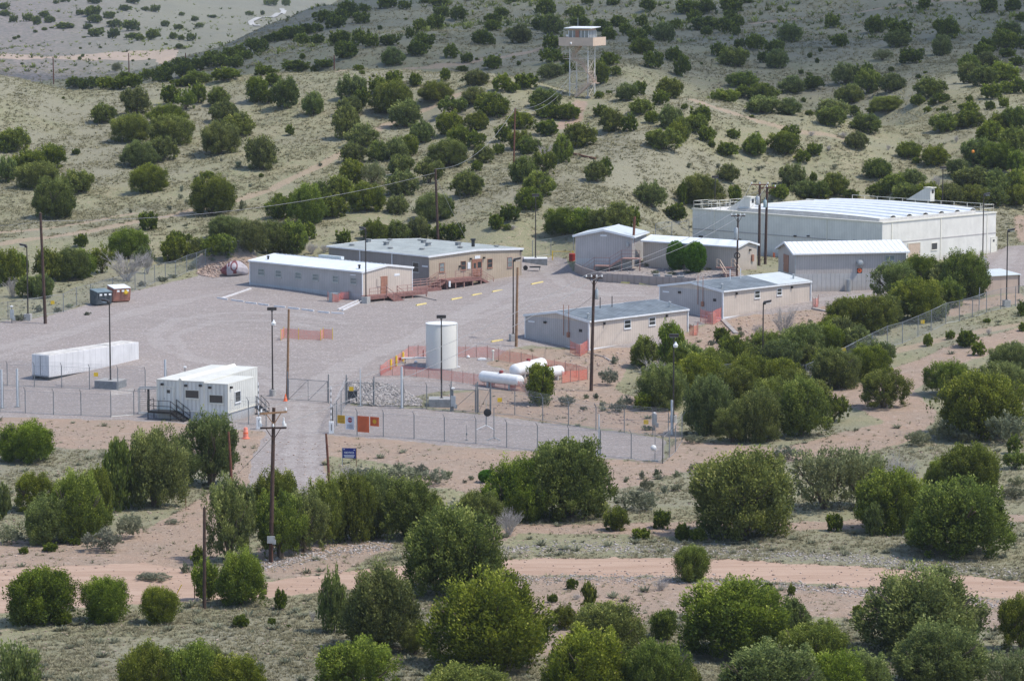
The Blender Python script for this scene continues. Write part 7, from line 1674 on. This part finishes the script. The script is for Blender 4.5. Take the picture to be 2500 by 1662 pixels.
# ------------------------------------------------------------------ lookout tower
def tower():
    g = G(1413, 238); s = sp(g); rot = math.radians(-22)
    r = thing('lookout_tower', 'steel lookout tower with glazed cab and zigzag stair on the ridge', 'tower', g, rot)
    px = lambda d: d/s
    W_ = 3.1; Dp = 3.1; hp = px(238-112); hb = px(19.5)
    steel = M_TRIM2 = simple('tower_pale_steel', (.66, .63, .60), .5, .1, .1, 2)
    X = [-W_/2, W_/2]; Y = [0, Dp]
    xs = lambda x, y: (x-1.0+(.0), y)
    for x in X:
        for y in Y: MB().tube([(x, y, -.6), (x, y, hp)], .10, 8).build('leg', steel, r); MB().box(x-.3, x+.3, y-.3, y+.3, -.6, .15).build('footing', M_CONC, r)
    m = MB(); n = 4
    for i in range(n):
        z0, z1 = hp*i/n, hp*(i+1)/n
        for (a, c) in (((X[0], Y[0]), (X[1], Y[0])), ((X[0], Y[1]), (X[1], Y[1])), ((X[0], Y[0]), (X[0], Y[1])), ((X[1], Y[0]), (X[1], Y[1]))):
            m.bar((*a, z1-.03), (*c, z1-.03), .08); m.bar((*a, z0), (*c, z1), .045); m.bar((*c, z0), (*a, z1), .045)
    m.build('bracing', simple('bracing_tan', (.62, .54, .45), .6), r)
    # platform and parapet
    e = 1.35; x0, x1, y0, y1 = X[0]-e, X[1]+e, Y[0]-e, Y[1]+e
    MB().box(x0, x1, y0, y1, hp, hp+.15).build('platform', M_TOWERP, r)
    MB().box(x0-.03, x1+.03, y0-.04, y0, hp-.05, hp+hb).box(x0-.03, x1+.03, y1, y1+.04, hp-.05, hp+hb).box(x0-.04, x0, y0, y1, hp-.05, hp+hb).box(x1, x1+.04, y0, y1, hp-.05, hp+hb).build('parapet', simple('parapet_tan', (.60, .46, .36), .7, 0, .06, 2), r)
    # cab
    c0, c1, d0, d1 = X[0]-.15, X[1]+.15, Y[0]-.1, Y[1]+.1; zc = hp+.15; ht = px(238-68)-.18; 
    MB().box(c0, c1, d0, d1, zc, zc+.9).build('cab_wall', M_TOWERP, r)
    MB().box(c0, c1, d0, d1, ht-.35, ht-.05).build('cab_header', M_TOWERP, r)
    m = MB()
    for f_ in (0, .2, .42, .62, .8, 1):
        for yy in (d0, d1): m.box(c0+(c1-c0)*f_-.05, c0+(c1-c0)*f_+.05, yy-.04, yy+.04, zc+.9, ht-.35)
        for xx in (c0, c1): m.box(xx-.04, xx+.04, d0+.05+(d1-d0-.1)*f_-.05, d0+.05+(d1-d0-.1)*f_+.05, zc+.9, ht-.35)
    m.build('mullion', M_TRIM, r)
    MB().box(c0+.06, c1-.06, d0+.06, d0+.09, zc+.9, ht-.35).box(c0+.06, c1-.06, d1-.09, d1-.06, zc+.9, ht-.35).box(c0+.06, c0+.09, d0+.1, d1-.1, zc+.9, ht-.35).box(c1-.09, c1-.06, d0+.1, d1-.1, zc+.9, ht-.35).build('pane', M_GLASSP, r)
    MB().box(c0+(c1-c0)*.34, c0+(c1-c0)*.52, d0-.05, d0-.002, zc, ht-.36).build('door', M_BROWND, r)
    MB().poly([(c0-.6, d0-.7, ht-.045), (c1+.6, d0-.7, ht-.045), (c1+.6, d1+.6, ht+.12), (c0-.6, d1+.6, ht+.12)], (0, 0, .12)).build('roof', M_TRIM, r)
    MB().lathe([(.16, 0), (.2, .2), (.1, .35)], (c0-.1, d0-.5, hp+.2+hb*.9), 12).build('spotlight', M_WHITE, r, smooth=True); MB().lathe([(.16, 0), (.18, .25), (.1, .35)], (x0+2.1, y0-.12, hp+.2), 12).build('flood_lamp', M_WHITE, r, smooth=True)
    MB().tube([(c0+.3, d1, ht), (c0+.3, d1, ht+1.6)], .03, 6).build('antenna', M_GALV, r)
    # zigzag stair
    def flight(a, c, n=9, nm='stair'):
        a, c = Vector(a), Vector(c); m = MB(); w_ = .8; d = c-a
        for o_ in (0, w_): m.bar(a+Vector((0, o_, 0)), c+Vector((0, o_, 0)), .06, .26)
        for i in range(n): q = a+d*((i+.5)/n); m.box(q.x-.13, q.x+.13, q.y, q.y+w_, q.z-.02, q.z+.02)
        for o_ in (0, w_):
            for hh in (.5, .95): m.bar(a+Vector((0, o_, hh)), c+Vector((0, o_, hh)), .045)
            for k in range(4): q = a+d*(k/3)+Vector((0, o_, 0)); m.bar(q, q+Vector((0, 0, .95)), .045)
        m.build(nm, stairm, r)
    stairm = simple('stair_tan_paint', (.60, .45, .34), .6, 0, .1, 2)
    def land(x0_, x1_, y_, z_):
        MB().box(x0_, x1_, y_, y_+1.6, z_-.08, z_).build('landing', stairm, r); railing_path(r, [(x0_, y_, z_), (x1_, y_, z_)], 1.0, stairm, 1.0, 3, .045)
    y_ = -.6; xr = X[1]+1.5
    flight((X[0]+1.3, y_-.5, .1), (xr-.8, y_-.5, 2.3)); land(xr-.9, xr+.3, y_-.5, 2.35)
    flight((xr-.3, y_+.5, 2.4), (X[1]-1.0, y_+.5, 5.1)); land(X[1]-1.9, X[1]-.9, y_+.2, 5.1)
    flight((X[1]-1.0, y_+1.4, 5.15), (X[0]+.2, y_+1.4, hp*.74)); land(X[0]-1.3, X[0]+.3, y_+1.0, hp*.74)
    flight((X[0]-.5, y_+2.2, hp*.74), (X[0]+1.2, y_+2.2, hp-.05), 6)
tower()
# ------------------------------------------------------------------ drifting cloud that shades the back hill
def cloud(label, c, sx, sy, n, seed, dens):
    rg = np.random.default_rng(seed); m = MB()
    import bmesh
    bm = bmesh.new()
    for i in range(n):
        a = rg.random()*6.28; r = math.sqrt(rg.random()); x = c[0]+math.cos(a)*r*sx; y = c[1]+math.sin(a)*r*sy
        k = bmesh.ops.create_icosphere(bm, subdivisions=3, radius=1)['verts']; R = rg.uniform(.16, .3)*min(sx, sy)
        for v in k: v.co = (v.co.x*R*1.5+x, v.co.y*R+y, v.co.z*R*.35+c[2]+rg.normal()*0)
    me = bpy.data.meshes.new('cloud'); bm.to_mesh(me); bm.free()
    mt, k, b = newmat('thin_cloud'+str(seed)); b.inputs['Base Color'].default_value = (.9, .9, .9, 1); t = k.add('ShaderNodeBsdfTransparent'); mx = k.add('ShaderNodeMixShader'); mx.inputs[0].default_value = dens
    k.ln(t.outputs[0], mx.inputs[1]); k.ln(b.outputs[0], mx.inputs[2]); k.ln(mx.outputs[0], mt.node_tree.nodes['Material Output'].inputs[0])
    o = link('cloud', me, mt, smooth=True); o['kind'] = 'structure'; return o
ZC = 420; off = Vector((sdir.x, sdir.y, 0))/sdir.z*(ZC-25)
c0 = Vector((70, 850, 0))+off
cloud('cloud', (c0.x, c0.y, ZC), 310, 225, 90, 3, .11)
# ------------------------------------------------------------------ air
HZ = MB().box(-2600, 2600, -40, 5100, -40, 330).build('haze', None); HZ['kind'] = 'stuff'
mt = bpy.data.materials.new('air'); mt.use_nodes = True; k = N(mt); mt.node_tree.nodes.remove(mt.node_tree.nodes['Principled BSDF'])
v = k.add('ShaderNodeVolumePrincipled'); v.inputs['Color'].default_value = (.80, .87, 1, 1); v.inputs['Density'].default_value = .00007; v.inputs['Anisotropy'].default_value = .2
k.ln(v.outputs[0], mt.node_tree.nodes['Material Output'].inputs['Volume']); HZ.data.materials.append(mt)
